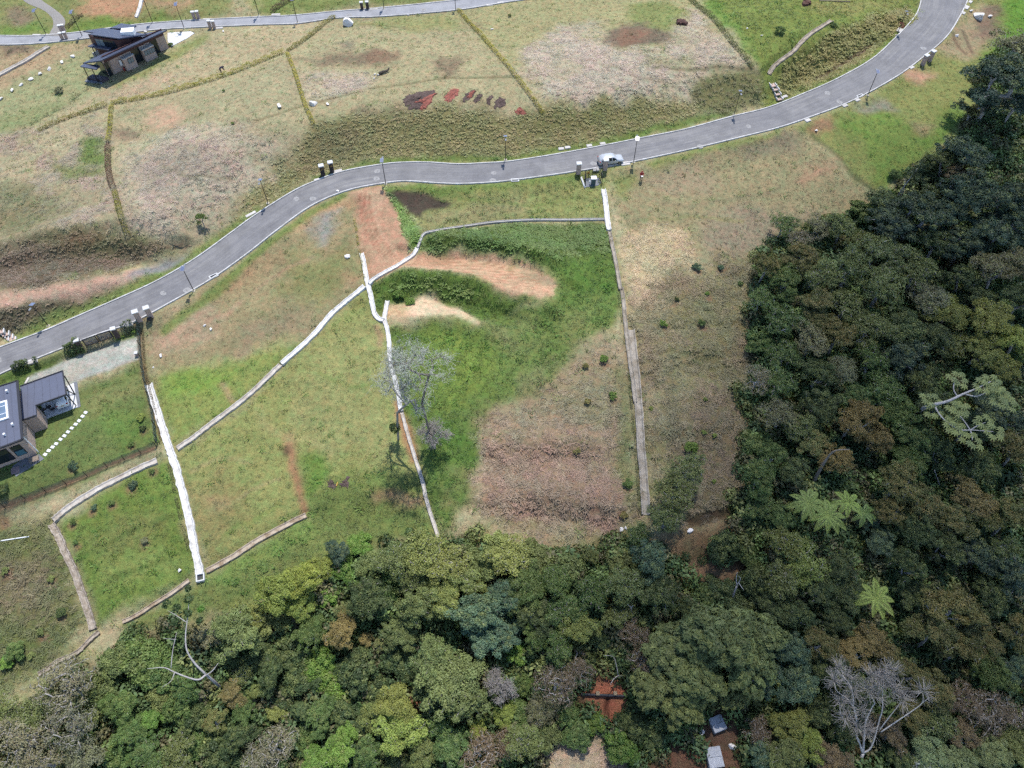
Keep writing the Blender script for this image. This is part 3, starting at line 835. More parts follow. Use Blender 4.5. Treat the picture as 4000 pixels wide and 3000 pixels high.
paint([(120, 1500), (260, 1440), (400, 1400), (330, 1460), (200, 1530)], (196, 184, 166), 1.0, 1.5, 0.5)
paint([(-100, 2050), (190, 2045), (230, 2120), (300, 2260), (350, 2430), (120, 2640), (-100, 2750)], (116, 122, 70), 1.4, 1.8, 1, 0.1, 4, 0.9, 1)
paint([(-40, 2180), (160, 2190), (240, 2300), (130, 2400), (-40, 2380)], (142, 128, 100), 1.8, 2.5, 0.7, mott=0.3)
paint([(230, 2060), (420, 1920), (640, 1800), (670, 1810), (720, 2000), (750, 2150), (770, 2230), (600, 2340), (390, 2440), (350, 2340), (280, 2170)], (120, 142, 62), 1.0, 1.2, 1, 0.07, 3.5, 0.7)
paint([(330, 2080), (560, 1990), (640, 2080), (520, 2140), (400, 2200)], (142, 142, 84), 1.6, 2.5, 0.6)
paint([(420, 2200), (600, 2130), (720, 2180), (560, 2290), (430, 2310)], (150, 162, 88), 1.6, 2.5, 0.6)
stroke([(-40, 2010), (60, 1965), (180, 1920), (300, 1875), (400, 1830), (500, 1790), (600, 1755)], 0.6, (160, 120, 98), 0.25, 0.35, 0.9, den=0.2)
stroke([(540, 1270), (548, 1350), (555, 1420), (570, 1500), (600, 1600), (630, 1700)], 0.8, (140, 112, 84), 0.3, 0.3, 0.8, den=0.5)
# --- dark lower bank on the left, dirt track
paint([(-100, 1000), (150, 930), (300, 915), (500, 940), (640, 930), (760, 930), (620, 1000), (420, 1060), (200, 1110), (-100, 1160)], (122, 106, 88), 1.2, 1.8, 1, 0.09, 6, 0.6, 2)
paint([(100, 940), (400, 920), (640, 930), (560, 990), (300, 1010)], (110, 112, 68), 1.6, 2.5, 0.6)
paint([(-100, 1215), (150, 1185), (350, 1145), (560, 1105), (600, 1090), (560, 1110), (400, 1185), (180, 1270), (-100, 1345)], (110, 100, 80), 0.9, 1.0, 1, 0.09, 6, 0.55, 2)
paint([(-100, 1170), (100, 1130), (300, 1095), (520, 1055), (580, 1070), (560, 1095), (350, 1140), (150, 1180), (-100, 1220)], (206, 168, 150), 0.6, 0.8, 1, 0.04, 0.2)
paint([(-100, 1185), (200, 1130), (520, 1070), (300, 1110), (-100, 1200)], (214, 172, 142), 0.8, 1.2, 0.7)
paint([(510, 1085), (560, 1050), (640, 1025), (760, 985), (800, 990), (740, 1020), (640, 1070), (560, 1090)], (146, 150, 158), 0.8, 1.4, 0.9, 0.05, 0.4)
stroke([(60, 1330), (200, 1268), (330, 1212), (470, 1152), (620, 1083), (760, 1000), (905, 897), (1000, 828)], 2.0, (126, 144, 72), 0.6, 0.6, 0.85, den=3)
paint([(860, 930), (1000, 830), (1130, 740), (1140, 750), (1000, 842), (900, 910)], (132, 136, 76), 0.6, 0.8, 0.8)
paint([(230, 930), (330, 915), (380, 925), (330, 960), (250, 970)], (134, 96, 80), 1.2, 1.6, 0.6)
# --- trenches across the meadows
for ln in ([(1000, 470), (1100, 440), (1190, 412), (1300, 385), (1410, 355)], [(1450, 346), (1560, 332), (1715, 308), (1760, 304), (1900, 302), (2040, 299)], [(1400, 95), (1500, 100), (1600, 115)]):
    stroke(ln, 0.45, (112, 104, 70), 0.2, 0.25, 0.6, dig=0.12)
stroke([(2560, 265), (2700, 270), (2840, 262), (2960, 285)], 0.8, (126, 116, 88), 0.4, 0.4, 0.8, dig=0.1)
stroke([(2700, 2035), (2800, 2010), (2900, 1990), (3000, 1975)], 1.5, (70, 58, 48), 0.4, 0.4, 0.9, dig=0.5)
# --- forest floor
FOREST_PX = [(40, 2790), (250, 2660), (470, 2520), (900, 2420), (1200, 2270), (1500, 2140), (1760, 2090), (2050, 2110), (2400, 2140), (2560, 2120), (2820, 2100), (2880, 1850), (2920, 1500), (2960, 1150), (2980, 960), (3080, 880), (3300, 880), (3440, 790), (3560, 680), (3740, 560), (3820, 480), (3800, 330), (3920, 200), (4300, 250), (4500, 3400), (-500, 3400), (-300, 2800)]
paint(FOREST_PX, FLOOR, 1.5, 2.5, 1, 0.12, 2.2, 1.0, 3)
paint([(2640, 2190), (2760, 2180), (2920, 2220), (2900, 2290), (2760, 2300), (2640, 2260)], (140, 110, 86), 1.2, 1.6, 0.95, den=0.5, kd=0)
paint([(2560, 2110), (2700, 2060), (2850, 2040), (2900, 2060), (2780, 2130), (2620, 2180)], (134, 108, 82), 1.4, 1.8, 0.85, den=0.8, kd=0)
paint([(2110, 2920), (2200, 2860), (2330, 2850), (2400, 2890), (2480, 2960), (2500, 3080), (2080, 3080)], (204, 176, 146), 1.2, 1.5, 1, 0.08, 3.5, 0.8, 1)
paint([(2255, 2690), (2320, 2635), (2420, 2635), (2470, 2700), (2455, 2780), (2400, 2840), (2340, 2830), (2290, 2760)], (150, 110, 84), 0.8, 0.8, 1, 0.08, 0.0)
paint([(2275, 2690), (2330, 2650), (2410, 2650), (2450, 2700), (2440, 2760), (2390, 2820), (2350, 2810), (2325, 2740)], (184, 112, 86), 0.6, 0.6, 1, 0.08, 0.0)
paint([(2350, 2530), (2400, 2520), (2400, 2660), (2375, 2660)], (160, 100, 80), 0.6, 0.6, 0.9, den=0.0)
stroke([(2375, 2720), (2365, 2760), (2372, 2800)], 0.5, (70, 44, 36), 0.2, 0.3, 0.9, dig=0.3)
paint([(2560, 2920), (2640, 2880), (2780, 2900), (2900, 2940), (2920, 3080), (2540, 3080)], (126, 92, 74), 1.0, 1.0, 1.0, den=0.0)
paint([(2720, 2780), (2800, 2760), (2880, 2800), (2890, 2920), (2700, 2920)], (120, 92, 76), 0.8, 0.8, 1.0, den=0.0)
paint([(1590, 2640), (1620, 2640), (1640, 2760), (1620, 2790), (1600, 2700)], (190, 124, 100), 0.5, 0.6, 0.9, den=0.2)

for px, py in ((287, 1836), (516, 1908), (366, 1996), (440, 1978), (288, 2052), (297, 2130), (564, 2126), (598, 1848), (516, 1746), (562, 1684), (205, 2272), (240, 2408), (160, 2484), (2724, 1056), (2820, 1054), (2768, 1160), (2642, 1180), (2594, 1276), (2742, 1280), (2364, 1416), (2397, 1558), (2454, 1910), (28, 2245), (12, 2050)):
    q = G(px, py)[:2]; a = np.linspace(0, 6.28, 8, endpoint=False); r_ = 0.45 + 0.35 * rng.random()
    paint(None, (150, 116, 92), 0.3, 0.5, 0.8, None, 0.3, world_pts=np.stack([q[0] + r_ * np.cos(a), q[1] + r_ * np.sin(a)], 1))
# worn, eroded lines and weedy strips in the lots
for ln, w_, cc in (([(760, 1830), (820, 1800), (900, 1790), (990, 1800)], 0.5, (172, 160, 112)), ([(930, 1950), (1000, 1900), (1090, 1870)], 0.4, (170, 156, 112)), ([(880, 2090), (980, 2040), (1080, 1980)], 0.5, (128, 148, 74)), ([(1250, 1460), (1350, 1500), (1460, 1500)], 0.5, (128, 148, 76)),
                   ([(700, 1320), (820, 1250), (950, 1180)], 0.6, (186, 156, 128)), ([(980, 1150), (1100, 1060), (1220, 1000)], 0.5, (178, 150, 120)), ([(1750, 760), (1900, 790), (2100, 800), (2250, 780)], 0.5, (128, 146, 74)), ([(2480, 760), (2650, 800), (2850, 780), (3050, 740)], 0.6, (150, 138, 108)),
                   ([(2520, 860), (2700, 850), (2900, 860)], 0.6, (148, 146, 96)), ([(2100, 200), (2300, 240), (2500, 300), (2650, 340)], 0.6, (160, 148, 124)), ([(620, 640), (760, 690), (900, 700)], 0.6, (150, 138, 112)), ([(300, 2180), (420, 2120), (560, 2060), (680, 2030)], 0.5, (98, 118, 56)), ([(420, 2290), (520, 2240), (640, 2180)], 0.5, (92, 112, 52))):
    stroke(ln, w_, cc, 0.3, 0.9, 0.7, den=2.5)

# fine relief that belongs to the cover (tussocks, clods)
ridge = 0.7 * (fbm(CX, CY, 1.3, 3, 21) - 0.5) + 0.9 * (fbm(CX * 0.22 + 0.3 * WY, CY + 0.8 * WX, 1.3, 2, 23) - 0.5)
Z[CORE] += rough * 2.0 * ridge + 0.35 * rough * (fbm(CX, CY, 4.0, 2, 22) - 0.5) * 4

# keep the carriageways and the channels clear of the relief
NOGROW = np.zeros(CX.shape, bool)
for U_, L_ in ((ROAD_U, ROAD_L), (ROAD2_U, ROAD2_L), (TRACK_U, TRACK_L)):
    m_ = 0.5 * (U_ + L_)
    hw_ = float(np.median(0.5 * np.linalg.norm(U_[:, :2] - L_[:, :2], axis=1)))
    d_, z_, s_ = near_box(CX, CY, m_, hw_ + 4)
    w_ = 1 - sstep(hw_ + 0.3, hw_ + 0.8, d_)
    Z[CORE] = Z[CORE] * (1 - w_) + (z_ - 0.05) * w_
    NOGROW |= d_ < hw_ + 0.3
for P_ in (UP_PAD, LO_PAD):
    pass

WHITE_C = dict(color=(0.50, 0.49, 0.47), second=(0.36, 0.33, 0.29), thresh=(0.5, 0.75))
CHANNELS = [
    ("new", 0.75, 0.14, [(2357, 738), (2362, 765), (2367, 800), (2372, 850), (2379, 896)], "short bright white concrete channel running down from the fenced transformer"),
    ("old", 0.55, 0.11, [(2381, 905), (2392, 960), (2403, 1010), (2412, 1060), (2424, 1130)], "weathered upper stretch of the long grey drain beside the tan grass patch"),
    ("old", 0.55, 0.11, [(2428, 1122), (2437, 1190), (2444, 1270), (2452, 1340), (2462, 1420), (2474, 1500), (2482, 1570)], "narrow middle stretch of the long grey drain with a dark ditch on its left"),
    ("old", 1.03, 0.11, [(2466, 1285), (2476, 1380), (2486, 1470), (2496, 1600), (2504, 1720), (2514, 1850), (2521, 1960), (2524, 2010)], "wide double grey drain running down into the trees by the olive shrub"),
    ("thin", 0.32, 0.06, [(2362, 858), (2250, 858), (2100, 858), (2000, 862), (1900, 871), (1780, 888), (1690, 902), (1665, 908), (1650, 920), (1640, 945), (1632, 965)], "thin pale gutter crossing the slope above the lush terrace"),
    ("new", 0.55, 0.14, [(1630, 968), (1618, 990), (1592, 1012), (1550, 1038), (1500, 1064), (1462, 1088), (1442, 1106)], "curved white channel dividing the orange access way from the green terrace"),
    ("new", 0.71, 0.17, [(1424, 1116), (1380, 1152), (1340, 1186), (1300, 1220), (1250, 1278), (1180, 1350), (1100, 1420)], "upper half of the long diagonal white channel below the junction"),
    ("worn", 0.66, 0.17, [(1096, 1424), (1030, 1488), (960, 1552), (900, 1598), (830, 1650), (760, 1705), (692, 1752)], "lower half of the long diagonal channel, tan and worn"),
    ("new", 0.64, 0.17, [(1412, 988), (1420, 1020), (1428, 1062), (1437, 1110), (1447, 1150), (1455, 1190), (1463, 1225), (1478, 1243), (1496, 1250)], "white channel crossing the diagonal one at the foot of the yellow hedge"),
    ("new", 0.55, 0.17, [(1513, 1174), (1507, 1212), (1502, 1250), (1512, 1282), (1520, 1340), (1522, 1390), (1530, 1440), (1545, 1490), (1556, 1540), (1561, 1575), (1566, 1604)], "white channel from the sand patch down to the bare trees"),
    ("worn", 0.44, 0.17, [(1570, 1612), (1580, 1650), (1600, 1720), (1625, 1800), (1650, 1880), (1665, 1950), (1690, 2030), (1712, 2098)], "pale channel from the bare trees down to the forest edge"),
    ("new", 0.89, 0.22, [(580, 1500), (600, 1560), (625, 1640), (650, 1720), (668, 1768), (688, 1830), (712, 1920), (735, 2010), (752, 2100), (768, 2180), (781, 2240)], "broad bright white spillway with ragged edges beside the left garden"),
    ("earth", 0.66, 0.17, [(806, 2232), (900, 2180), (1000, 2115), (1100, 2060), (1195, 2012)], "tan open drain running right from the foot of the bright spillway"),
    ("earth", 0.49, 0.14, [(738, 2266), (680, 2310), (600, 2360), (540, 2400), (478, 2430)], "tan open drain running left from the foot of the bright spillway"),
    ("worn", 0.80, 0.17, [(612, 1798), (540, 1830), (460, 1870), (380, 1910), (300, 1960), (250, 1995), (208, 2032)], "worn concrete channel below the green mesh fence of the left garden"),
    ("stone", 0.80, 0.17, [(200, 2046), (225, 2090), (255, 2160), (285, 2220), (310, 2290), (330, 2350), (350, 2410), (362, 2458)], "brown stepped channel dropping down the lower left slope"),
    ("stone", 0.54, 0.17, [(386, 2468), (350, 2500), (300, 2550), (230, 2580), (190, 2610), (150, 2635)], "broken stony gutter at the lower left edge of the scrub"),
    ("worn", 0.80, 0.11, [(190, 180), (145, 207), (100, 236), (50, 262), (0, 290), (-60, 325)], "grey gutter on the slope left of the black roofed house"),
    ("new", 0.54, 0.11, [(556, -30), (550, 10), (541, 40), (532, 67)], "short white gutter on the red soil beyond the upper road"),
    ("stone", 0.71, 0.17, [(3248, 80), (3205, 105), (3165, 132), (3130, 165), (3095, 203), (3050, 235), (3020, 262), (3005, 290)], "stony gutter slanting through the grass inside the road bend"),
]
CH_GEOM = []
for kind, wd, rag, pts, lab in CHANNELS:
    P = smooth_poly(np.array([G(*p) for p in pts]), 6)
    # the bed follows a smoothed ground line
    zs = np.array([Hf(p[0], p[1]) for p in P])
    k = 7
    zs = np.convolve(np.pad(zs, k // 2, mode='edge'), np.ones(k) / k, 'valid')
    P[:, 2] = zs
    bb = (CX > P[:, 0].min() - 2.5) & (CX < P[:, 0].max() + 2.5) & (CY > P[:, 1].min() - 2.5) & (CY < P[:, 1].max() + 2.5)
    d_, z_, s_ = near_poly(CX[bb], CY[bb], P)
    w_ = 1 - sstep(wd / 2 + 0.05, wd / 2 + 0.7, d_)
    zc = Z[CORE]
    zc[bb] = zc[bb] * (1 - w_) + (z_ - 0.22) * w_
    NOGROW[bb] |= d_ < wd / 2 + 0.15
    CH_GEOM.append((kind, wd, rag, P, lab))
t_den[NOGROW] = 0

# ------------------------------------------------------------------ the ground sheet
ny, nx = GX.shape
verts = np.stack([GX, GY, Z], -1).reshape(-1, 3)
idx = np.arange(ny * nx).reshape(ny, nx)
quads = np.stack([idx[:-1, :-1], idx[:-1, 1:], idx[1:, 1:], idx[1:, :-1]], -1).reshape(-1, 4)
g_me = np_mesh("ground", verts, quads, True)
full = np.empty((ny, nx, 4), np.float32)
far_n = fbm(GX, GY, 60.0, 4, 8)
full[..., :3] = np.array(A(140, 142, 88)) * (0.8 + 0.5 * far_n[..., None])
full[..., 3] = 1
full[CORE][..., :3] = np.clip(cover, 0, 0.8)
ca = g_me.attributes.new("cover", 'FLOAT_COLOR', 'POINT')
ca.data.foreach_set("color", full.reshape(-1))
ground_mat = attr_ground_mat("ground_cover")
ground = link("ground", g_me, ground_mat)
tag(ground, kind="structure")


# ------------------------------------------------------------------ carriageways
def road_mat(name, color, dust, streak=1.0):
    m = bpy.data.materials.new(name); m.use_nodes = True
    nt = m.node_tree; b = nt.nodes["Principled BSDF"]
    b.inputs["Roughness"].default_value = 0.85; b.inputs["Specular IOR Level"].default_value = 0.25
    at = nt.nodes.new("ShaderNodeAttribute"); at.attribute_name = "lane"
    ge = nt.nodes.new("ShaderNodeNewGeometry")
    mp = nt.nodes.new("ShaderNodeMapping"); mp.inputs["Scale"].default_value = (1.3, 0.06, 1)
    nt.links.new(at.outputs["Vector"], mp.inputs["Vector"])
    n1 = nt.nodes.new("ShaderNodeTexNoise"); n1.inputs["Scale"].default_value = 1.6; n1.inputs["Detail"].default_value = 7; n1.inputs["Roughness"].default_value = 0.65
    nt.links.new(mp.outputs[0], n1.inputs["Vector"])
    n2 = nt.nodes.new("ShaderNodeTexNoise"); n2.inputs["Scale"].default_value = 0.12; n2.inputs["Detail"].default_value = 5
    nt.links.new(ge.outputs["Position"], n2.inputs["Vector"])
    n3 = nt.nodes.new("ShaderNodeTexNoise"); n3.inputs["Scale"].default_value = 5.0; n3.inputs["Detail"].default_value = 6; n3.inputs["Roughness"].default_value = 0.8
    nt.links.new(ge.outputs["Position"], n3.inputs["Vector"])
    a1 = nt.nodes.new("ShaderNodeMapRange"); a1.inputs[1].default_value, a1.inputs[2].default_value = 0.38, 0.72; a1.inputs[4].default_value = 0.62 * streak
    nt.links.new(n1.outputs[0], a1.inputs[0])
    a2 = nt.nodes.new("ShaderNodeMapRange"); a2.inputs[1].default_value, a2.inputs[2].default_value = 0.35, 0.7; a2.inputs[3].default_value, a2.inputs[4].default_value = 0.35, 1.2
    nt.links.new(n2.outputs[0], a2.inputs[0])
    mu = nt.nodes.new("ShaderNodeMath"); mu.operation = 'MULTIPLY'; mu.use_clamp = True
    nt.links.new(a1.outputs[0], mu.inputs[0]); nt.links.new(a2.outputs[0], mu.inputs[1])
    mx = nt.nodes.new("ShaderNodeMix"); mx.data_type = 'RGBA'
    mx.inputs[6].default_value = (*color, 1); mx.inputs[7].default_value = (*dust, 1)
    nt.links.new(mu.outputs[0], mx.inputs[0])
    a3 = nt.nodes.new("ShaderNodeMapRange"); a3.inputs[1].default_value, a3.inputs[2].default_value = 0.3, 0.7; a3.inputs[3].default_value, a3.inputs[4].default_value = 0.84, 1.16
    nt.links.new(n3.outputs[0], a3.inputs[0])
    vm = nt.nodes.new("ShaderNodeVectorMath"); vm.operation = 'SCALE'
    nt.links.new(mx.outputs[2], vm.inputs[0]); nt.links.new(a3.outputs[0], vm.inputs["Scale"])
    # patched and stained stretches
    n4 = nt.nodes.new("ShaderNodeTexNoise"); n4.inputs["Scale"].default_value = 0.45; n4.inputs["Detail"].default_value = 6; n4.inputs["Roughness"].default_value = 0.7
    nt.links.new(ge.outputs["Position"], n4.inputs["Vector"])
    a4 = nt.nodes.new("ShaderNodeMapRange"); a4.inputs[1].default_value, a4.inputs[2].default_value = 0.34, 0.6; a4.inputs[3].default_value, a4.inputs[4].default_value = 0.82, 1.06
    nt.links.new(n4.outputs[0], a4.inputs[0])
    v2 = nt.nodes.new("ShaderNodeVectorMath"); v2.operation = 'SCALE'
    nt.links.new(vm.outputs[0], v2.inputs[0]); nt.links.new(a4.outputs[0], v2.inputs["Scale"])
    nt.links.new(v2.outputs[0], b.inputs["Base Color"])
    return m


asphalt = road_mat("asphalt", A(140, 139, 142), A(192, 188, 180))
asphalt_pale = road_mat("pale_asphalt", A(176, 177, 182), A(206, 204, 200), 0.7)
gravel_mat = mat("gravel", A(172, 166, 158), 0.95, 0.2, 6, 0.04, 25)
kerb_mat = mat("kerb_concrete", (0.42, 0.41, 0.40), 0.85, 0.16, 2.5, second=(0.28, 0.27, 0.25), thresh=(0.42, 0.62))


def carriageway(name, U, L, material, kerb=0.0, lift=0.03):
    n = len(U); K = 9
    vs, lane = [], []
    s = 0.0
    for i in range(n):
        if i: s += np.linalg.norm(0.5 * (U[i] + L[i]) - 0.5 * (U[i - 1] + L[i - 1]))
        w = np.linalg.norm(U[i] - L[i])
        for k in range(K):
            t = k / (K - 1)
            p = U[i] * (1 - t) + L[i] * t
            crown = 0.05 * (1 - (2 * t - 1) ** 2)
            vs.append((p[0], p[1], p[2] + lift + crown)); lane.append((t * w, s, 0))
    fs = [(i * K + k, i * K + k + 1, (i + 1) * K + k + 1, (i + 1) * K + k) for i in range(n - 1) for k in range(K - 1)]
    # faces must look up
    me = np_mesh(name, vs, np.array(fs)[:, ::-1] if True else fs, True)
    nrm = me.polygons[0].normal
    if nrm.z < 0:
        me.flip_normals()
    at = me.attributes.new("lane", 'FLOAT_VECTOR', 'POINT')
    at.data.foreach_set("vector", np.array(lane, np.float32).ravel())
    o = link(name, me, material)
    tag(o, kind="structure")
    if kerb:
        for E, O in ((U, L), (L, U)):
            d = E[:, :2] - O[:, :2]
            d = d / np.linalg.norm(d, axis=1)[:, None]
            mb = MB()
            V, Fs = [], []
            for i in range(n):
                for off, h in ((-0.01, -0.02), (-0.01, kerb), (0.17, kerb), (0.19, -0.25)):
                    V.append((E[i, 0] + d[i, 0] * off, E[i, 1] + d[i, 1] * off, E[i, 2] + lift + h))
            for i in range(n - 1):
                for k in range(3):
                    Fs.append((i * 4 + k, i * 4 + k + 1, (i + 1) * 4 + k + 1, (i + 1) * 4 + k))
            mb.add(V, Fs)
            k_o = mb.obj("kerb", kerb_mat, o)
    return o


road = carriageway("road", ROAD_U, ROAD_L, asphalt, 0.13)
upper_road = carriageway("upper_road", ROAD2_U, ROAD2_L, asphalt_pale, 0.12)
side_track = carriageway("side_track", TRACK_U, TRACK_L, gravel_mat, 0.0, 0.02)

# ------------------------------------------------------------------ drains
ch_mats = {"new": mat("white_concrete", (0.50, 0.485, 0.46), 0.85, 0.2, 3.0, 0.03, 9, second=(0.33, 0.31, 0.28), thresh=(0.48, 0.66)),
           "worn": mat("worn_concrete", A(232, 222, 208), 0.9, 0.2, 2.0, 0.03, 10, second=A(200, 184, 164), thresh=(0.45, 0.65)),
           "old": mat("old_concrete", A(196, 184, 166), 0.9, 0.25, 1.6, 0.03, 9, second=A(140, 124, 96), thresh=(0.45, 0.68)),
           "thin": mat("gutter_concrete", A(228, 222, 214), 0.85, 0.2, 2.0, 0.02, 10),
           "earth": mat("silted_concrete", A(220, 200, 174), 0.95, 0.2, 2.4, 0.04, 9, second=A(170, 144, 112), thresh=(0.45, 0.62)),
           "stone": mat("rubble_stone", A(206, 190, 170), 0.95, 0.3, 3.5, 0.08, 6, second=A(156, 138, 114), thresh=(0.45, 0.62))}
for kind, wd, rag, P, lab in CH_GEOM:
    n = len(P)
    T = np.gradient(P[:, :2], axis=0)
    T /= np.linalg.norm(T, axis=1)[:, None] + 1e-9
    N = np.stack([-T[:, 1], T[:, 0]], 1)
    V, Fs = [], []
    r2 = np.random.default_rng(int(P[0, 0] * 100) % 9999)
    jl = 1 + rag * (r2.random(n) - 0.5) * 1.6; jr = 1 + rag * (r2.random(n) - 0.5) * 1.6
    prof = [(-1.12, -0.35), (-1.0, 0.10), (-0.78, 0.095), (-0.5, -0.09 * min(1, wd) ** 2), (0, -0.13 * min(1, wd) ** 2), (0.5, -0.09 * min(1, wd) ** 2), (0.78, 0.095), (1.0, 0.10), (1.12, -0.35)]
    for i in range(n):
        for u, h in prof:
            w_ = wd / 2 * (jl[i] if u < 0 else jr[i])
            V.append((P[i, 0] + N[i, 0] * u * w_, P[i, 1] + N[i, 1] * u * w_, P[i, 2] + h))
    K = len(prof)
    for i in range(n - 1):
        for k in range(K - 1):
            Fs.append((i * K + k, (i + 1) * K + k, (i + 1) * K + k + 1, i * K + k + 1))
    Fs.append(tuple(range(K))); Fs.append(tuple((n - 1) * K + k for k in range(K - 1, -1, -1)))
    mb = MB(); mb.add(V, Fs)
    o = mb.obj("drainage_channel", ch_mats[kind])
    if o.data.polygons[K // 2].normal.z < 0: o.data.flip_normals()
    tag(o, lab, "drain", "concrete drains on the slopes")

# ------------------------------------------------------------------ grass and other growth that nobody could count
def foliage_mat(name, source, tip=(0.30, 0.22, 0.05), trans=0.28, var=0.35, rough=0.6):
    """leaves: colour from the object (source='object') or from the scattered point (source='col'); per-leaf 'tint' attribute varies it"""
    m = bpy.data.materials.new(name); m.use_nodes = True
    nt = m.node_tree; nt.nodes.clear()
    out = nt.nodes.new("ShaderNodeOutputMaterial")
    if source == 'object':
        oi = nt.nodes.new("ShaderNodeObjectInfo"); base = oi.outputs["Color"]
    else:
        a0 = nt.nodes.new("ShaderNodeAttribute"); a0.attribute_type = 'INSTANCER'; a0.attribute_name = "col"; base = a0.outputs["Color"]
    at = nt.nodes.new("ShaderNodeAttribute"); at.attribute_name = "tint"      # x: brightness, y: share of the tip colour
    sp = nt.nodes.new("ShaderNodeSeparateXYZ"); nt.links.new(at.outputs["Vector"], sp.inputs[0])
    mx = nt.nodes.new("ShaderNodeMix"); mx.data_type = 'RGBA'
    nt.links.new(sp.outputs["Y"], mx.inputs[0]); nt.links.new(base, mx.inputs[6]); mx.inputs[7].default_value = (*tip, 1)
    mr = nt.nodes.new("ShaderNodeMapRange"); mr.inputs[3].default_value, mr.inputs[4].default_value = 1 - var, 1 + var
    nt.links.new(sp.outputs["X"], mr.inputs[0])
    vm = nt.nodes.new("ShaderNodeVectorMath"); vm.operation = 'SCALE'
    nt.links.new(mx.outputs[2], vm.inputs[0]); nt.links.new(mr.outputs[0], vm.inputs["Scale"])
    d = nt.nodes.new("ShaderNodeBsdfPrincipled")
    d.inputs["Roughness"].default_value = rough; d.inputs["Specular IOR Level"].default_value = 0.3
    nt.links.new(vm.outputs[0], d.inputs["Base Color"])
    t = nt.nodes.new("ShaderNodeBsdfTranslucent")
    hs = nt.nodes.new("ShaderNodeVectorMath"); hs.operation = 'MULTIPLY'; hs.inputs[1].default_value = (1.15, 1.25, 0.6)
    nt.links.new(vm.outputs[0], hs.inputs[0]); nt.links.new(hs.outputs[0], t.inputs["Color"])
    ms = nt.nodes.new("ShaderNodeMixShader"); ms.inputs[0].default_value = trans
    nt.links.new(d.outputs[0], ms.inputs[1]); nt.links.new(t.outputs[0], ms.inputs[2])
    nt.links.new(ms.outputs[0], out.inputs["Surface"])
    return m


grass_mat = foliage_mat("grass_blades", 'col', trans=0.25, var=0.32)


def tint_attr(me, per_face, k):
    """store (brightness, tip share, 0) on the corners' faces"""
    a = me.attributes.new("tint", 'FLOAT_VECTOR', 'FACE')
    a.data.foreach_set("vector", np.asarray(per_face, np.float32).ravel())


def blade_tuft(name, n, length, width, lean, spread, seed, droop=0.3, tipshare=0.0):
    r = np.random.default_rng(seed)
    V, Fq, tn = [], [], []
    for i in range(n):
        a = r.random() * 2 * math.pi
        rad = spread * math.sqrt(r.random())
        b = r.random() * 2 * math.pi
        bx, by = rad * math.cos(b), rad * math.sin(b)
        L = length * (0.6 + 0.7 * r.random())
        el = lean[0] + (lean[1] - lean[0]) * r.random()
        dx, dy, dz = math.cos(a) * math.cos(el), math.sin(a) * math.cos(el), math.sin(el)
        wx, wy = -math.sin(a) * width / 2, math.cos(a) * width / 2
        p1 = (bx + dx * L * 0.55, by + dy * L * 0.55, dz * L * 0.55)
        p2 = (bx + dx * L, by + dy * L, max(dz * L - droop * L * 0.5, 0.01))
        o = len(V)
        V += [(bx - wx, by - wy, -0.02), (bx + wx, by + wy, -0.02), (p1[0] + wx, p1[1] + wy, p1[2]), (p1[0] - wx, p1[1] - wy, p1[2]),
              (p2[0] + wx * 0.25, p2[1] + wy * 0.25, p2[2]), (p2[0] - wx * 0.25, p2[1] - wy * 0.25, p2[2])]
        Fq += [(o, o + 1, o + 2, o + 3), (o + 3, o + 2, o + 4, o + 5)]
        q = r.random(); tp = tipshare * r.random()
        tn += [(q, tp, 0), (min(q + 0.15, 1), tp, 0)]
    me = np_mesh(name, V, Fq)
    tint_attr(me, tn, 4)
    me.materials.append(grass_mat)
    return me


def leaf_tuft(name, n, size, radius, height, seed):
    r = np.random.default_rng(seed)
    V, Fq, tn = [], [], []
    for i in range(n):
        u = r.normal(size=3); u /= np.linalg.norm(u); u[2] = abs(u[2])
        c = u * np.array([radius, radius, height]) * (0.55 + 0.45 * r.random())
        nrm = u + 0.6 * r.normal(size=3); nrm /= np.linalg.norm(nrm)
        t = np.cross(nrm, r.normal(size=3)); t /= np.linalg.norm(t) + 1e-9
        b = np.cross(nrm, t)
        s = size * (0.7 + 0.6 * r.random())
        o = len(V)
        V += [tuple(c - t * s * 0.6), tuple(c + b * s * 0.3), tuple(c + t * s * 0.6), tuple(c - b * s * 0.3)]
        Fq.append((o, o + 1, o + 2, o + 3)); tn.append((r.random(), 0, 0))
    me = np_mesh(name, V, Fq)
    tint_attr(me, tn, 4)
    me.materials.append(grass_mat)
    return me


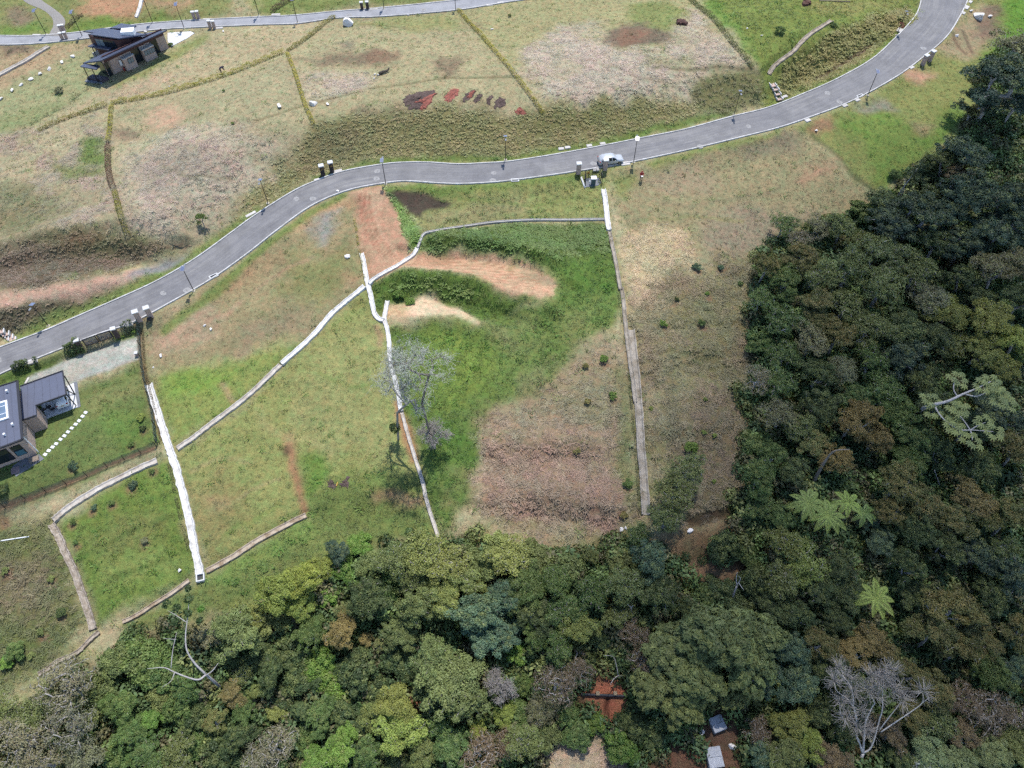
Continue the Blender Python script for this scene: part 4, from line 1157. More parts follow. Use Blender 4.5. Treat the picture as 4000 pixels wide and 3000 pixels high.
def scatter(name, meshes, pos, colr, scl, rotz, idx, label, cat):
    """one object whose points carry copies of the tufts"""
    src = bpy.data.collections.new(name + "_shapes")
    for i, me in enumerate(meshes):
        o = bpy.data.objects.new(f"{name}_shape_{i}", me)
        src.objects.link(o)
    me = bpy.data.meshes.new(name)
    n = len(pos)
    me.vertices.add(n); me.vertices.foreach_set("co", np.asarray(pos, np.float32).ravel())
    a = me.attributes.new("col", 'FLOAT_COLOR', 'POINT')
    c4 = np.ones((n, 4), np.float32); c4[:, :3] = colr
    a.data.foreach_set("color", c4.ravel())
    a = me.attributes.new("scl", 'FLOAT', 'POINT'); a.data.foreach_set("value", np.asarray(scl, np.float32))
    a = me.attributes.new("rot", 'FLOAT_VECTOR', 'POINT')
    rv = np.zeros((n, 3), np.float32); rv[:, 2] = rotz
    a.data.foreach_set("vector", rv.ravel())
    a = me.attributes.new("pick", 'INT', 'POINT'); a.data.foreach_set("value", np.asarray(idx, np.int32))
    me.materials.append(grass_mat)
    ob = link(name, me)
    ng = bpy.data.node_groups.new(name + "_growth", 'GeometryNodeTree')
    ng.interface.new_socket("Geometry", in_out='INPUT', socket_type='NodeSocketGeometry')
    ng.interface.new_socket("Geometry", in_out='OUTPUT', socket_type='NodeSocketGeometry')
    gi = ng.nodes.new("NodeGroupInput"); go = ng.nodes.new("NodeGroupOutput")
    ci = ng.nodes.new("GeometryNodeCollectionInfo")
    ci.inputs["Collection"].default_value = src
    ci.inputs["Separate Children"].default_value = True; ci.inputs["Reset Children"].default_value = True
    ip = ng.nodes.new("GeometryNodeInstanceOnPoints")
    ip.inputs["Pick Instance"].default_value = True

    def named(nm, ty):
        q = ng.nodes.new("GeometryNodeInputNamedAttribute"); q.data_type = ty; q.inputs["Name"].default_value = nm
        return q.outputs["Attribute"]
    ng.links.new(gi.outputs[0], ip.inputs["Points"])
    ng.links.new(ci.outputs[0], ip.inputs["Instance"])
    ng.links.new(named("pick", 'INT'), ip.inputs["Instance Index"])
    ng.links.new(named("rot", 'FLOAT_VECTOR'), ip.inputs["Rotation"])
    ng.links.new(named("scl", 'FLOAT'), ip.inputs["Scale"])
    ng.links.new(ip.outputs[0], go.inputs[0])
    md = ob.modifiers.new("growth", 'NODES'); md.node_group = ng
    tag(ob, label, cat, None, "stuff")
    return ob


short_shapes = [blade_tuft(f"short_grass_{i}", 16, 0.2, 0.04, (0.25, 1.1), 0.3, 40 + i, 0.3) for i in range(4)]
dry_shapes = [blade_tuft(f"dry_grass_{i}", 18, 0.5, 0.055, (0.04, 0.4), 0.34, 60 + i, 0.35) for i in range(5)]
fern_shapes = [blade_tuft(f"bracken_{i}", 20, 0.32, 0.10, (0.15, 0.8), 0.30, 80 + i, 0.6) for i in range(5)]
under_shapes = [leaf_tuft(f"undergrowth_{i}", 170, 0.19, 0.75, 0.8, 95 + i) for i in range(5)]


def grow(kind, n_try, smin, smax):
    x = rng.uniform(-98, 98, n_try); y = rng.uniform(4, 160, n_try)
    z = Hv(x, y)
    px, py = to_px(x, y, z)
    keep = (px > -350) & (px < 4350) & (py > -260) & (py < 3300)
    x, y, z = x[keep], y[keep], z[keep]
    iy = np.clip(((y - AY[ay0]) / STEP).round().astype(int), 0, CX.shape[0] - 1)
    ix = np.clip(((x - AX[ax0]) / STEP).round().astype(int), 0, CX.shape[1] - 1)
    ok = (t_kind[iy, ix] == kind) & (rng.random(len(x)) < t_den[iy, ix] / 6.0) & ~NOGROW[iy, ix]
    x, y, z, iy, ix = x[ok], y[ok], z[ok], iy[ok], ix[ok]
    c = cover[iy, ix].copy()
    n = len(x)
    c *= (1.08 + 0.5 * rng.random(n))[:, None]
    drift = (fbm(x, y, 2.4, 3, 31) - 0.5) * 1.6 + 0.5 * (rng.random(n) - 0.5)
    c *= np.stack([1 + 0.28 * drift, 1 + 0.02 * drift, 1 + 0.12 * drift], 1)
    s = (smin + (smax - smin) * rng.random(n)) * t_hgt[iy, ix]
    if kind == 0:                                       # scattered taller weeds
        wd_ = rng.random(n) < 0.05 * np.clip(2 * fbm(x, y, 9.0, 2, 33), 0, 1)
        s = np.where(wd_, s * 2.1, s); c[wd_] *= np.array([0.72, 0.95, 0.62])
    return np.stack([x, y, z - 0.01], 1), c, s, rng.random(n) * 6.283, n


DENS = 6.0 * 196 * 156
p, c, s, r_, n = grow(0, int(DENS), 0.9, 1.7)
scatter("grass", short_shapes, p, c, s, r_, rng.integers(0, 4, n), "short green and straw grass covering the lots", "grass")
p, c, s, r_, n = grow(1, int(DENS), 0.8, 1.5)
c *= np.where(rng.random(n) < 0.2, 0.85, 1.1)[:, None]
scatter("dry_grass", dry_shapes, p, c, s, r_, rng.integers(0, 5, n), "matted dry grass on the slopes", "grass")
p, c, s, r_, n = grow(2, int(DENS * 1.35), 0.8, 1.5)
scatter("bracken", fern_shapes, p, c * 1.5, s, r_, rng.integers(0, 5, n), "bracken covering the cut banks", "bracken")
p, c, s, r_, n = grow(3, int(DENS * 0.55), 0.9, 2.6)
gcol = np.array([A(132, 160, 82), A(116, 146, 88), A(154, 164, 88), A(104, 134, 74), A(142, 138, 92)])
c = gcol[rng.integers(0, 5, n)] * (0.6 + 0.7 * rng.random(n))[:, None]
scatter("undergrowth", under_shapes, p, c, s, r_, rng.integers(0, 5, n), "leafy undergrowth filling the forest floor", "undergrowth")

# ------------------------------------------------------------------ cloud: it shades the lower right of the photograph
def cloud_shade(x, y):
    """depth (m) inside the shaded part of the ground"""
    d, _, _ = near_poly(x, y, CLOUD_P, True)
    return np.where(in_poly(x, y, CLOUD_P), d, -d)


CLOUD_P = np.array([G(*p)[:2] for p in ((4300, 330), (3760, 520), (3420, 760), (3040, 900), (2740, 1180), (2420, 1640), (2230, 1980), (2110, 2300), (2080, 2700), (2040, 3300), (4900, 3600))])
CLOUD_P = np.vstack([CLOUD_P, [[260, -60], [260, 90]]])
CLOUD_ALT = 1400.0
ico = bmesh.new(); bmesh.ops.create_icosphere(ico, subdivisions=1, radius=1.0)
ico_v = np.array([v.co[:] for v in ico.verts]); ico_f = np.array([[v.index for v in f.verts] for f in ico.faces]); ico.free()
cr = np.random.default_rng(5)
gx, gy = np.meshgrid(np.arange(-40, 262, 6.0), np.arange(-90, 152, 6.0))
gx = (gx + cr.uniform(-0.9, 0.9, gx.shape)).ravel(); gy = (gy + cr.uniform(-0.9, 0.9, gy.shape)).ravel()
dd = cloud_shade(gx, gy)
V, Fc = [], []
for i in range(len(gx)):
    if dd[i] < -4: continue
    s = 1.5 + 1.25 * float(np.clip((dd[i] + 4) / 16, 0, 1)) + 0.12 * float(np.clip((dd[i] - 16) / 20, 0, 1))
    alt = CLOUD_ALT + cr.uniform(0, 14)
    k = (alt - Hf(min(max(gx[i], -100), 100), min(max(gy[i], 3), 160))) / SUN.z
    c = np.array([gx[i], gy[i], 0]) + np.array(SUN) * k
    c[2] = alt
    Fc.append(ico_f + len(V) * len(ico_v)); V.append(ico_v * s * cr.uniform(0.9, 1.1, 3) + c)
cloud = link("cloud", np_mesh("cloud", np.vstack(V), np.vstack(Fc), True), mat("cloud_white", (0.8, 0.8, 0.82), 1.0, 0.02, 0.02, spec=0.0))
tag(cloud, "field of small white cloud puffs above the forest", "cloud", None, "stuff")

# ------------------------------------------------------------------ materials for built things
brick_mat = bpy.data.materials.new("brick"); brick_mat.use_nodes = True
_nt = brick_mat.node_tree; _b = _nt.nodes["Principled BSDF"]; _b.inputs["Roughness"].default_value = 0.9
_tc = _nt.nodes.new("ShaderNodeTexCoord"); _bt = _nt.nodes.new("ShaderNodeTexBrick")
_mp = _nt.nodes.new("ShaderNodeMapping"); _mp.inputs["Rotation"].default_value = (R(90), 0, R(40))
_nt.links.new(_tc.outputs["Object"], _mp.inputs[0]); _nt.links.new(_mp.outputs[0], _bt.inputs["Vector"])
_bt.inputs["Color1"].default_value = (0.42, 0.30, 0.245, 1); _bt.inputs["Color2"].default_value = (0.31, 0.22, 0.18, 1); _bt.inputs["Mortar"].default_value = (0.26, 0.23, 0.21, 1)
_bt.inputs["Scale"].default_value = 1.0; _bt.inputs["Brick Width"].default_value = 0.24; _bt.inputs["Row Height"].default_value = 0.08; _bt.inputs["Mortar Size"].default_value = 0.008
_nt.links.new(_bt.outputs["Color"], _b.inputs["Base Color"])
brick_dark = mat("dark_brick", A(104, 88, 82), 0.9, 0.2, 5)
cap_mat = mat("cap_concrete", (0.42, 0.42, 0.41), 0.8, 0.1, 3)
slab_mat = mat("slab_concrete", A(232, 226, 218), 0.85, 0.14, 2.5, second=A(196, 186, 172), thresh=(0.5, 0.75), obj_rand=0.12)
black_metal = mat("black_metal", (0.018, 0.018, 0.022), 0.45, 0.15, 5, metal=0.3, spec=0.5)
roof_mat = mat("roof_sheet", A(104, 110, 132), 0.5, 0.06, 1.5, spec=0.4)
roof_dark = mat("dark_roof_sheet", A(84, 92, 118), 0.5, 0.08, 1.2, spec=0.4)
brown_panel = mat("brown_panel", A(112, 74, 68), 0.75, 0.15, 2)
glass_dark = mat("dark_glass", (0.012, 0.017, 0.022), 0.06, 0.1, 2, spec=0.6)
glass_pale = mat("pale_glass", A(150, 164, 170), 0.1, 0.1, 2, spec=0.6)
frame_dark = mat("dark_frame", (0.02, 0.02, 0.024), 0.5, 0.1, 4)
paving = mat("grey_paving", A(140, 144, 152), 0.85, 0.1, 4, 0.01, 30)
pale_slab = mat("pale_slab", (0.44, 0.44, 0.44), 0.85, 0.08, 1.5)
wood_mat = mat("weathered_wood", A(170, 150, 130), 0.85, 0.2, 6)
deck_mat = mat("dark_deck", A(96, 84, 96), 0.6, 0.1, 3)
white_paint = mat("white_paint", (0.66, 0.66, 0.66), 0.6, 0.05, 3)
rock_mat = mat("pale_rock", (0.58, 0.55, 0.52), 0.9, 0.18, 2.2, 0.04, 6, second=(0.36, 0.31, 0.26), thresh=(0.55, 0.75), obj_rand=0.08)
rock_tan = mat("tan_rock", A(206, 180, 142), 0.9, 0.22, 2.2, 0.05, 6, second=A(150, 126, 100), thresh=(0.5, 0.7))
soil_dark_m = mat("dark_soil", A(112, 92, 84), 0.95, 0.35, 3.5, 0.16, 6, second=A(132, 108, 98), thresh=(0.5, 0.65))
soil_red_m = mat("red_soil", A(192, 110, 90), 0.95, 0.25, 3.0, 0.14, 6, second=A(124, 86, 76), thresh=(0.5, 0.68))


def P3(px, py, z):
    d = ray(px, py); t = (z - CAM_H) / d[2]
    return Vector((d[0] * t, d[1] * t, z))


def V3(a):
    return Vector((float(a[0]), float(a[1]), float(a[2])))


# ------------------------------------------------------------------ manhole covers and grates in the roads
ring_me = MB().lathe([(0.52, 0.0), (0.52, 0.035), (0.47, 0.04), (0.40, 0.04)], n=20).mesh("rim"); ring_me.materials.append(mat("manhole_rim", A(188, 186, 184), 0.8, 0.1, 4))
lid_me = MB().lathe([(0.40, 0.02), (0.40, 0.046), (0.30, 0.05), (0.12, 0.048)], n=20).mesh("lid"); lid_me.materials.append(mat("manhole_lid", A(172, 170, 168), 0.7, 0.2, 6))
lip_me = MB().lathe([(0.11, 0.04), (0.11, 0.056), (0.03, 0.058)], n=12).mesh("boss"); lip_me.materials.append(mat("manhole_boss", A(150, 148, 146), 0.7, 0.2, 6))


def on_road(px, py, U, L):
    q = G(px, py)
    m = 0.5 * (U + L)
    d, z, s = near_poly(np.array([q[0]]), np.array([q[1]]), m)
    q = P3(px, py, float(z[0]) + 0.07)
    return q


for px, py, lab in ((1160, 776, "left of two manhole covers on the bend above the orange access way"), (1223, 775, "right of two manhole covers on the bend above the orange access way"),
                    (1475, 669, "upper manhole cover near the lamp at the top of the orange access way"), (1472, 697, "lower manhole cover near the lamp at the top of the orange access way"),
                    (1931, 675, "upper of two manhole covers on the straight stretch below the red beds"), (1925, 705, "lower of two manhole covers on the straight stretch below the red beds"),
                    (2319, 638, "manhole cover just behind the parked silver car"), (2735, 572, "manhole cover on the road right of the lamp ahead of the car"),
                    (2924, 492, "manhole cover on the upper lane below the leaning bare pole"), (3233, 363, "manhole cover in mid lane left of the white storm drain"),
                    (3280, 398, "manhole cover by the kerb left of the white storm drain"), (3607, 188, "manhole cover beside the brick pillars on the road bend"),
                    (641, 1143, "manhole cover in mid road left of the lamp on the lower left road"), (730, 1134, "manhole cover at the foot of the lamp on the lower left road"),
                    (6, 1403, "manhole cover at the left edge of the photo")):
    q = on_road(px, py, ROAD_U, ROAD_L)
    t = empty("manhole_cover", q - Vector((0, 0, 0.035)), random.random() * 6)
    tag(t, lab, "manhole cover", "manhole covers in the roads")
    link("rim", ring_me, None, t); l = link("lid", lid_me, None, t); link("boss", lip_me, None, l)
for px, py, lab in ((1364, 59, "manhole cover on the upper road above the big white boulder"), (1655, 38, "manhole cover on the upper road near its right end")):
    q = on_road(px, py, ROAD2_U, ROAD2_L)
    t = empty("manhole_cover", q - Vector((0, 0, 0.03))); t.scale = (1.1, 1.1, 1.1)
    tag(t, lab, "manhole cover", "manhole covers in the roads")
    link("rim", ring_me, None, t); l = link("lid", lid_me, None, t); link("boss", lip_me, None, l)
for px, py, rz, lab in ((835, 1078, 0.62, "storm drain grate at the kerb right of the lower left lamp"), (3360, 374, 0.55, "white rimmed storm drain by the kerb and lamp on the right"), (2012, 703, 0.05, "storm drain grate at the near kerb of the straight stretch")):
    q = on_road(px, py, ROAD_U, ROAD_L) + Vector((0, 0, -0.04))
    t = empty("storm_drain", q, rz); tag(t, lab, "storm drain", "storm drains")
    f = MB()
    for sx in (-1, 1): f.box((sx * 0.55, 0, 0.03), (0.16, 0.66, 0.09))
    for sy in (-1, 1): f.box((0, sy * 0.28, 0.03), (0.94, 0.12, 0.085))
    f.obj("frame", cap_mat, t)
    MB().box((0, 0, 0.0), (0.9, 0.4, 0.06)).obj("pit", black_metal, t)
    for k in range(5): MB().box((-0.36 + 0.18 * k, 0, 0.045), (0.05, 0.42, 0.03)).obj("bar", black_metal, t)

# ------------------------------------------------------------------ street lamps
lamp_base = MB().bevel_box((0, 0, 0.04), (0.5, 0.5, 0.16), 0.05).mesh("footing"); lamp_base.materials.append(mat("lamp_footing", A(214, 204, 176), 0.9, 0.15, 4))
lamp_pole = MB().tube([(0, 0, 0.05), (0, 0, 2.0), (0, 0, 4.45)], [0.062, 0.056, 0.045], 8).mesh("pole"); lamp_pole.materials.append(black_metal)
lamp_arm = MB().tube([(0, 0, 4.3), (0, 0.25, 4.42), (0, 0.55, 4.46)], 0.025, 6).mesh("arm"); lamp_arm.materials.append(black_metal)
lamp_head = MB().bevel_box((0, 0.72, 4.45), (0.26, 0.5, 0.08), 0.03).mesh("lamp_head"); lamp_head.materials.append(mat("lamp_shell", A(150, 154, 162), 0.5, 0.08, 4))
pm = Matrix.Translation((0, -0.05, 4.55)) @ Matrix.Rotation(R(18), 4, 'X')
lamp_panel = MB().box((0, 0, 0), (0.52, 0.72, 0.04), 0, pm).mesh("solar_panel"); lamp_panel.materials.append(mat("solar_panel", A(168, 178, 204), 0.3, 0.05, 4, spec=0.5))
cellm = Matrix.Translation((0, -0.05, 4.55)) @ Matrix.Rotation(R(18), 4, 'X') @ Matrix.Translation((0, 0, 0.024))
lamp_cell = MB().box((0, 0, 0), (0.44, 0.62, 0.012), 0, cellm).mesh("cells"); lamp_cell.materials.append(mat("solar_cells", A(126, 138, 172), 0.25, 0.05, 4, spec=0.5))
LAMPS = [(181, 136, 0, "first lamp post from the left on the upper road, by the brick pillars' track"), (322, 142, 0, "lamp post left of the black roofed house on the near side of the upper road"),
         (597, 90, 1, "lamp post just behind the black roofed house"), (720, 111, 0, "lamp post between the black roofed house and the upper pillars"),
         (1012, 62, 1, "far side lamp post above the long yellow hedge"), (1163, 90, 0, "near side lamp post above the middle of the long hedge"),
         (1500, 33, 1, "far side lamp post right of the paired dark pillars on the upper road"), (1780, 40, 0, "lamp post at the top of the right hand yellow hedge"),
         (1047, 794, 1, "lamp post on the bank edge above the left bend"), (190, 1274, 1, "lamp post on the dark bank at the lower left"),
         (757, 1136, 0, "lamp post on the near kerb of the lower left road"), (1507, 718, 0, "lamp post at the top right of the orange access way"),
         (1975, 625, 1, "thin lamp post at the foot of the bank below the red beds"), (2475, 634, 0, "lamp post just ahead of the parked silver car"),
         (2867, 449, 1, "lamp post leaning at the right end of the bank"), (3389, 373, 0, "lamp post beside the white rimmed storm drain"),
         (3502, 138, 1, "lamp post beside the rusty hole inside the road bend")]
for px, py, far, lab in LAMPS:
    q = V3(G(px, py))
    road_dir = 0.0 if not far else math.pi
    t = empty("street_lamp", q, road_dir + random.uniform(-0.12, 0.12))
    tag(t, lab, "street lamp", "solar street lamps along the roads")
    link("footing", lamp_base, None, t); link("pole", lamp_pole, None, t); link("arm", lamp_arm, None, t)
    link("lamp_head", lamp_head, None, t); pnl = link("solar_panel", lamp_panel, None, t); link("cells", lamp_cell, None, pnl)

# ------------------------------------------------------------------ brick gate pillars
pil_body = MB().bevel_box((0, 0, 0.87), (0.66, 0.58, 1.9), 0.02).mesh("pillar_body"); pil_body.materials.append(brick_mat)
pil_dark = MB().bevel_box((0, 0, 0.87), (0.66, 0.58, 1.9), 0.02).mesh("pillar_body"); pil_dark.materials.append(brick_dark)
pil_cap = MB().bevel_box((0, 0, 1.9), (0.84, 0.74, 0.16), 0.03).mesh("cap"); pil_cap.materials.append(cap_mat)
pil_plate = MB().box((0, -0.31, 1.1), (0.56, 0.04, 1.2)).mesh("number_plate"); pil_plate.materials.append(black_metal)


def text_mesh(s, size, material):
    cu = bpy.data.curves.new("number", 'FONT'); cu.body = s; cu.size = size; cu.extrude = 0.006; cu.align_x = 'CENTER'
    ob = bpy.data.objects.new("number", cu); COL.objects.link(ob)
    dg = bpy.context.evaluated_depsgraph_get()
    me = bpy.data.meshes.new_from_object(ob.evaluated_get(dg))
    bpy.data.objects.remove(ob)
    me.materials.clear(); me.materials.append(material)
    return me


gold = mat("gold_paint", A(226, 176, 70), 0.5, 0.05, 4)
PILLARS = [(243, 126, 0.2, 0, None, 0.7, "left pillar of the pair at the mouth of the side track"), (254, 124, 0.2, 0, None, 0.7, "right pillar of the pair at the mouth of the side track"),
           (246, 156, 0.2, 0, None, 0.7, "left pillar of the pair across the road from the side track"), (262, 153, 0.2, 0, None, 0.7, "right pillar of the pair across the road from the side track"),
           (761, 76, 0.15, 0, None, 0.78, "left brick pillar beyond the upper road, right of the house"), (777, 74, 0.15, 0, None, 0.78, "right brick pillar beyond the upper road, right of the house"),
           (823, 111, 0.15, 0, None, 0.78, "left brick pillar on the near side of the upper road, right of the house"), (839, 112, 0.15, 0, None, 0.78, "right brick pillar on the near side of the upper road, right of the house"),
           (1415, 38, 0.1, 1, None, 0.78, "left dark pillar beyond the upper road above the meadow"), (1437, 36, 0.1, 1, None, 0.78, "right dark pillar beyond the upper road above the meadow"),
           (1263, 684, 0.3, 1, "27", 1, "dark pillar numbered 27 at the foot of the bank"), (1298, 671, 0.3, 1, "28", 1, "dark pillar numbered 28 beside a white slab at the foot of the bank"),
           (2259, 676, 0.05, 0, None, 1, "brick pillar left of the fenced transformer"), (2363, 662, 0.1, 0, None, 1, "brick pillar in front of the parked silver car"),
           (3603, 254, 0.55, 0, None, 1, "nearer brick pillar of the pair on the right bend"), (3630, 238, 0.55, 0, None, 1, "farther brick pillar of the pair on the right bend"),
           (547, 1252, 0.45, 0, None, 1, "brick pillar at the top of the green mesh fence"), (590, 1237, 0.45, 0, None, 1, "brick pillar right of the green mesh fence with a dark pipe at its foot")]
for px, py, rz, dark, num, sc, lab in PILLARS:
    t = empty("gate_pillar", V3(G(px, py)), rz); t.scale = (sc, sc, sc)
    tag(t, lab, "pillar", "brick gate pillars along the roads")
    link("pillar_body", pil_dark if dark else pil_body, None, t); link("cap", pil_cap, None, t)
    if num:
        pl = link("number_plate", pil_plate, None, t)
        n_o = link("number", text_mesh(num, 0.42, gold), None, pl)
        n_o.rotation_euler = (R(90), 0, 0); n_o.location = (0, -0.335, 1.2)
# black pipe end at the foot of the last pillar
q = V3(G(588, 1241)); mb = MB().tube([q + Vector((-0.2, -0.45, 0.25)), q + Vector((0.35, -0.45, 0.25))], 0.24, 12)
tag(mb.obj("drain_pipe", black_metal), "short black pipe at the foot of the brick pillar", "pipe")

# ------------------------------------------------------------------ pale slabs lying along the kerbs
SLABS = [(2192, 582, 0.9, 0.6, 0.12, "left of two white slabs side by side above the road left of the car"), (2217, 577, 0.9, 0.6, 0.12, "right of two white slabs side by side above the road left of the car"),
         (2302, 570, 0.9, 0.6, 0.2, "single white slab above the road behind the car"), (2354, 562, 0.9, 0.6, 0.2, "white slab on the far kerb just above the car"),
         (1321, 670, 1.3, 0.7, 0.35, "long white slab beside the pillar numbered 28"), (1240, 703, 1.0, 0.5, 0.4, "pinkish slab at the kerb below the pillar numbered 27"),
         (2382, 648, 1.3, 0.6, 0.2, "tan slab on the near kerb right of the brick pillar and car"), (2443, 640, 1.5, 0.8, 0.2, "broad tan slab by the lamp ahead of the car"),
         (2328, 664, 1.0, 0.5, 0.15, "tan slab between the brick pillars above the transformer"),
         (980, 838, 1.7, 0.5, 0.7, "long pale slab on the far kerb of the left bend"), (3155, 471, 1.0, 0.7, 0.5, "pale slab at the kerb above the white rock on the right"),
         (3300, 413, 1.0, 0.7, 0.45, "pale slab at the kerb below the two manhole covers on the right"), (3349, 392, 0.9, 0.6, 0.5, "pale slab under the white rimmed storm drain"),
         (3560, 264, 1.0, 0.7, 0.6, "pale slab at the kerb below the pillars on the right bend"), (3062, 379, 1.3, 0.6, 0.4, "pale slab beside the stepped drain at the inner kerb"),
         (3517, 118, 1.6, 1.1, 0.9, "large white slab by the rusty hole inside the bend"), (3775, 30, 1.3, 0.8, 0.9, "upper white slab at the outer kerb near the white boulder"),
         (3762, 52, 1.0, 0.7, 0.9, "lower white slab at the outer kerb near the white boulder"), (3790, 8, 1.0, 0.6, 0.9, "white slab at the top edge of the photo by the outer kerb"),
         (1460, 37, 1.5, 0.6, 0.1, "white slab below the dark pillars of the upper road"), (1912, 21, 1.2, 0.6, 0.15, "left white slab below the upper road near the top edge"),
         (1955, 12, 1.2, 0.6, 0.15, "right white slab below the upper road near the top edge"), (143, 139, 1.5, 0.6, 0.0, "white slab on the far kerb left of the side track"),
         (1078, 58, 1.6, 0.5, 0.05, "long white slab on the far kerb above the long hedge"), (855, 111, 1.5, 0.6, 0.1, "white slab right of the near pillars of the upper road"), (808, 77, 1.5, 0.5, 0.1, "white slab right of the far pillars of the upper road"),
         (107, 1488, 0.3, 1.0, -0.1, "white board standing by the gravel drive of the left house"), (505, 1268, 1.0, 0.6, 0.45, "pale slab at the kerb by the left garden hedge"),
         (128, 1412, 1.3, 0.8, 0.4, "white slab half hidden behind the roadside hedge at the left")]
for px, py, a, b, rz, lab in SLABS:
    q = V3(G(px, py))
    o = MB().bevel_box((0, 0, 0.0), (a, b, 0.22), 0.04).obj("concrete_slab", slab_mat, None, False, q + Vector((0, 0, 0.04)))
    o.rotation_euler = (random.uniform(-0.04, 0.04), random.uniform(-0.04, 0.04), rz)
    tag(o, lab, "slab", "pale slabs along the kerbs")

# ------------------------------------------------------------------ boulders
def rock_mesh(seed, flat=0.7):
    bm = bmesh.new(); bmesh.ops.create_icosphere(bm, subdivisions=3, radius=1.0)
    r = np.random.default_rng(seed)
    planes = [(r.normal(size=3), r.uniform(0.38, 0.85)) for _ in range(13)]
    off = r.random(3) * 50
    for v in bm.verts:
        p = np.array(v.co)
        for nrm, d in planes:
            nrm = nrm / np.linalg.norm(nrm)
            e = p @ nrm - d
            if e > 0: p = p - nrm * e * 0.98
        k = 1 + 0.28 * (float(fbm(np.array([p[0] + off[0] + p[2]]), np.array([p[1] + off[1] - p[2]]), 0.8, 3, 2)[0]) - 0.5)
        p = p * k; p[2] *= flat
        v.co = p
    me = bpy.data.meshes.new("rock"); bm.to_mesh(me); bm.free()
    return me


rock_shapes = [rock_mesh(300 + i, 0.6 + 0.12 * (i % 3)) for i in range(6)]
for m_ in rock_shapes: m_.materials.append(rock_mat)
ROCKS = [(1362, 100, 2.0, "tall white boulder below the upper road"), (1226, 410, 1.35, "white boulder beside the lower end of the middle yellow hedge"), (1282, 410, 0.6, "small white rock right of the boulder by the middle hedge"),
         (1092, 418, 1.0, "tan white boulder left of the middle yellow hedge"), (1464, 293, 0.5, "upper pale stone of the small heap in the meadow"), (1479, 294, 0.45, "right pale stone of the small heap in the meadow"), (1463, 307, 0.35, "lowest stone of the small heap in the meadow"),
         (3822, 70, 2.3, "great white boulder outside the road bend at the top right"), (3866, 66, 0.9, "pinkish rock right of the great white boulder"), (3792, 45, 0.7, "rock between the slabs and the great white boulder"), (3737, 142, 0.7, "white rock below the great white boulder"),
         (3187, 512, 0.55, "white rock beside the red soil below the right road"), (1357, 1003, 0.85, "cream rock on the lot left of the orange access way"),
         (800, 1272, 0.5, "left of two white stones on the dry lot"), (823, 1287, 0.5, "right of two white stones on the dry lot"), (629, 1392, 0.6, "round white stone near the mesh fence"), (600, 1435, 0.3, "tiny white stone below the round one near the mesh fence"),
         (702, 2230, 0.5, "white stone left of the foot of the bright spillway"), (2425, 2070, 0.6, "left white stone at the foot of the brown slope"), (2443, 2064, 0.45, "right white stone at the foot of the brown slope"),
         (2694, 2078, 0.75, "grey block beside the dark forest trench"), (2213, 2168, 0.5, "white stone in the scrub below the brown slope"), (2910, 2015, 0.4, "stone at the end of the dark forest trench"),
         (2775, 2930, 0.0, ""), (1319, 749, 0.5, "cream stone by the kerb left of the orange access way"), (2400, 2760, 0.0, ""), (915, 112, 0.0, ""),
         (873, 124, 0.45, "white rock right of the near pillars on the upper road"), (567, 128, 0.7, "white rock on the lawn behind the black roofed house"), (662, 338, 0.25, "tiny white stone in the grass above the long hedge"),
         (2920, 112, 0.4, "small white rock on the far meadow right"), (1595, 60, 0.6, "white rock at the near kerb of the upper road"),
         (2975, 140, 0.4, "pale stone in the green field inside the bend"), (1922, 116, 0.5, "white rock right of the top of the yellow hedge"),
         (2862, 2920, 0.9, "pale rock half hidden right of the concrete box"), (2738, 2860, 0.8, "pale rock left of the concrete boxes under the conifer")]
for k, (px, py, s, lab) in enumerate(ROCKS):
    if s == 0: continue
    q = V3(G(px, py))
    o = link("boulder", rock_shapes[k % 6], None, None, q + Vector((0, 0, 0.22 * s)))
    o.scale = (s * 0.62, s * 0.55, s * (0.85 if k == 0 else 0.55)); o.rotation_euler = (0, 0, k * 1.3)
    tag(o, lab, "rock", "pale rocks lying on the lots")
for k, (px, py) in enumerate(((283, 223), (243, 246), (195, 271), (157, 291), (121, 311), (84, 333), (48, 354), (4, 389))):
    q = V3(G(px, py))
    o = link("boulder", rock_shapes[(k + 2) % 6], None, None, q + Vector((0, 0, 0.15))); o.scale = (0.55, 0.42, 0.4); o.rotation_euler = (0, 0, k * 0.9)
    tag(o, f"{['first', 'second', 'third', 'fourth', 'fifth', 'sixth', 'seventh', 'last'][k]} white rock, counted from the house, in the row edging its lawn", "rock", "white rocks edging the lawn")
# dark log lying right of the stone heap
q = V3(G(1500, 288)); mb = MB().tube([q + Vector((-0.8, -0.3, 0.25)), q + Vector((0, 0.1, 0.35)), q + Vector((0.6, 0.4, 0.3)), q + Vector((0.9, 0.7, 0.7))], [0.25, 0.22, 0.18, 0.1], 7)
tag(mb.obj("log", mat("log_bark", A(98, 88, 76), 0.9, 0.3, 5)), "dark log lying right of the small stone heap", "log")

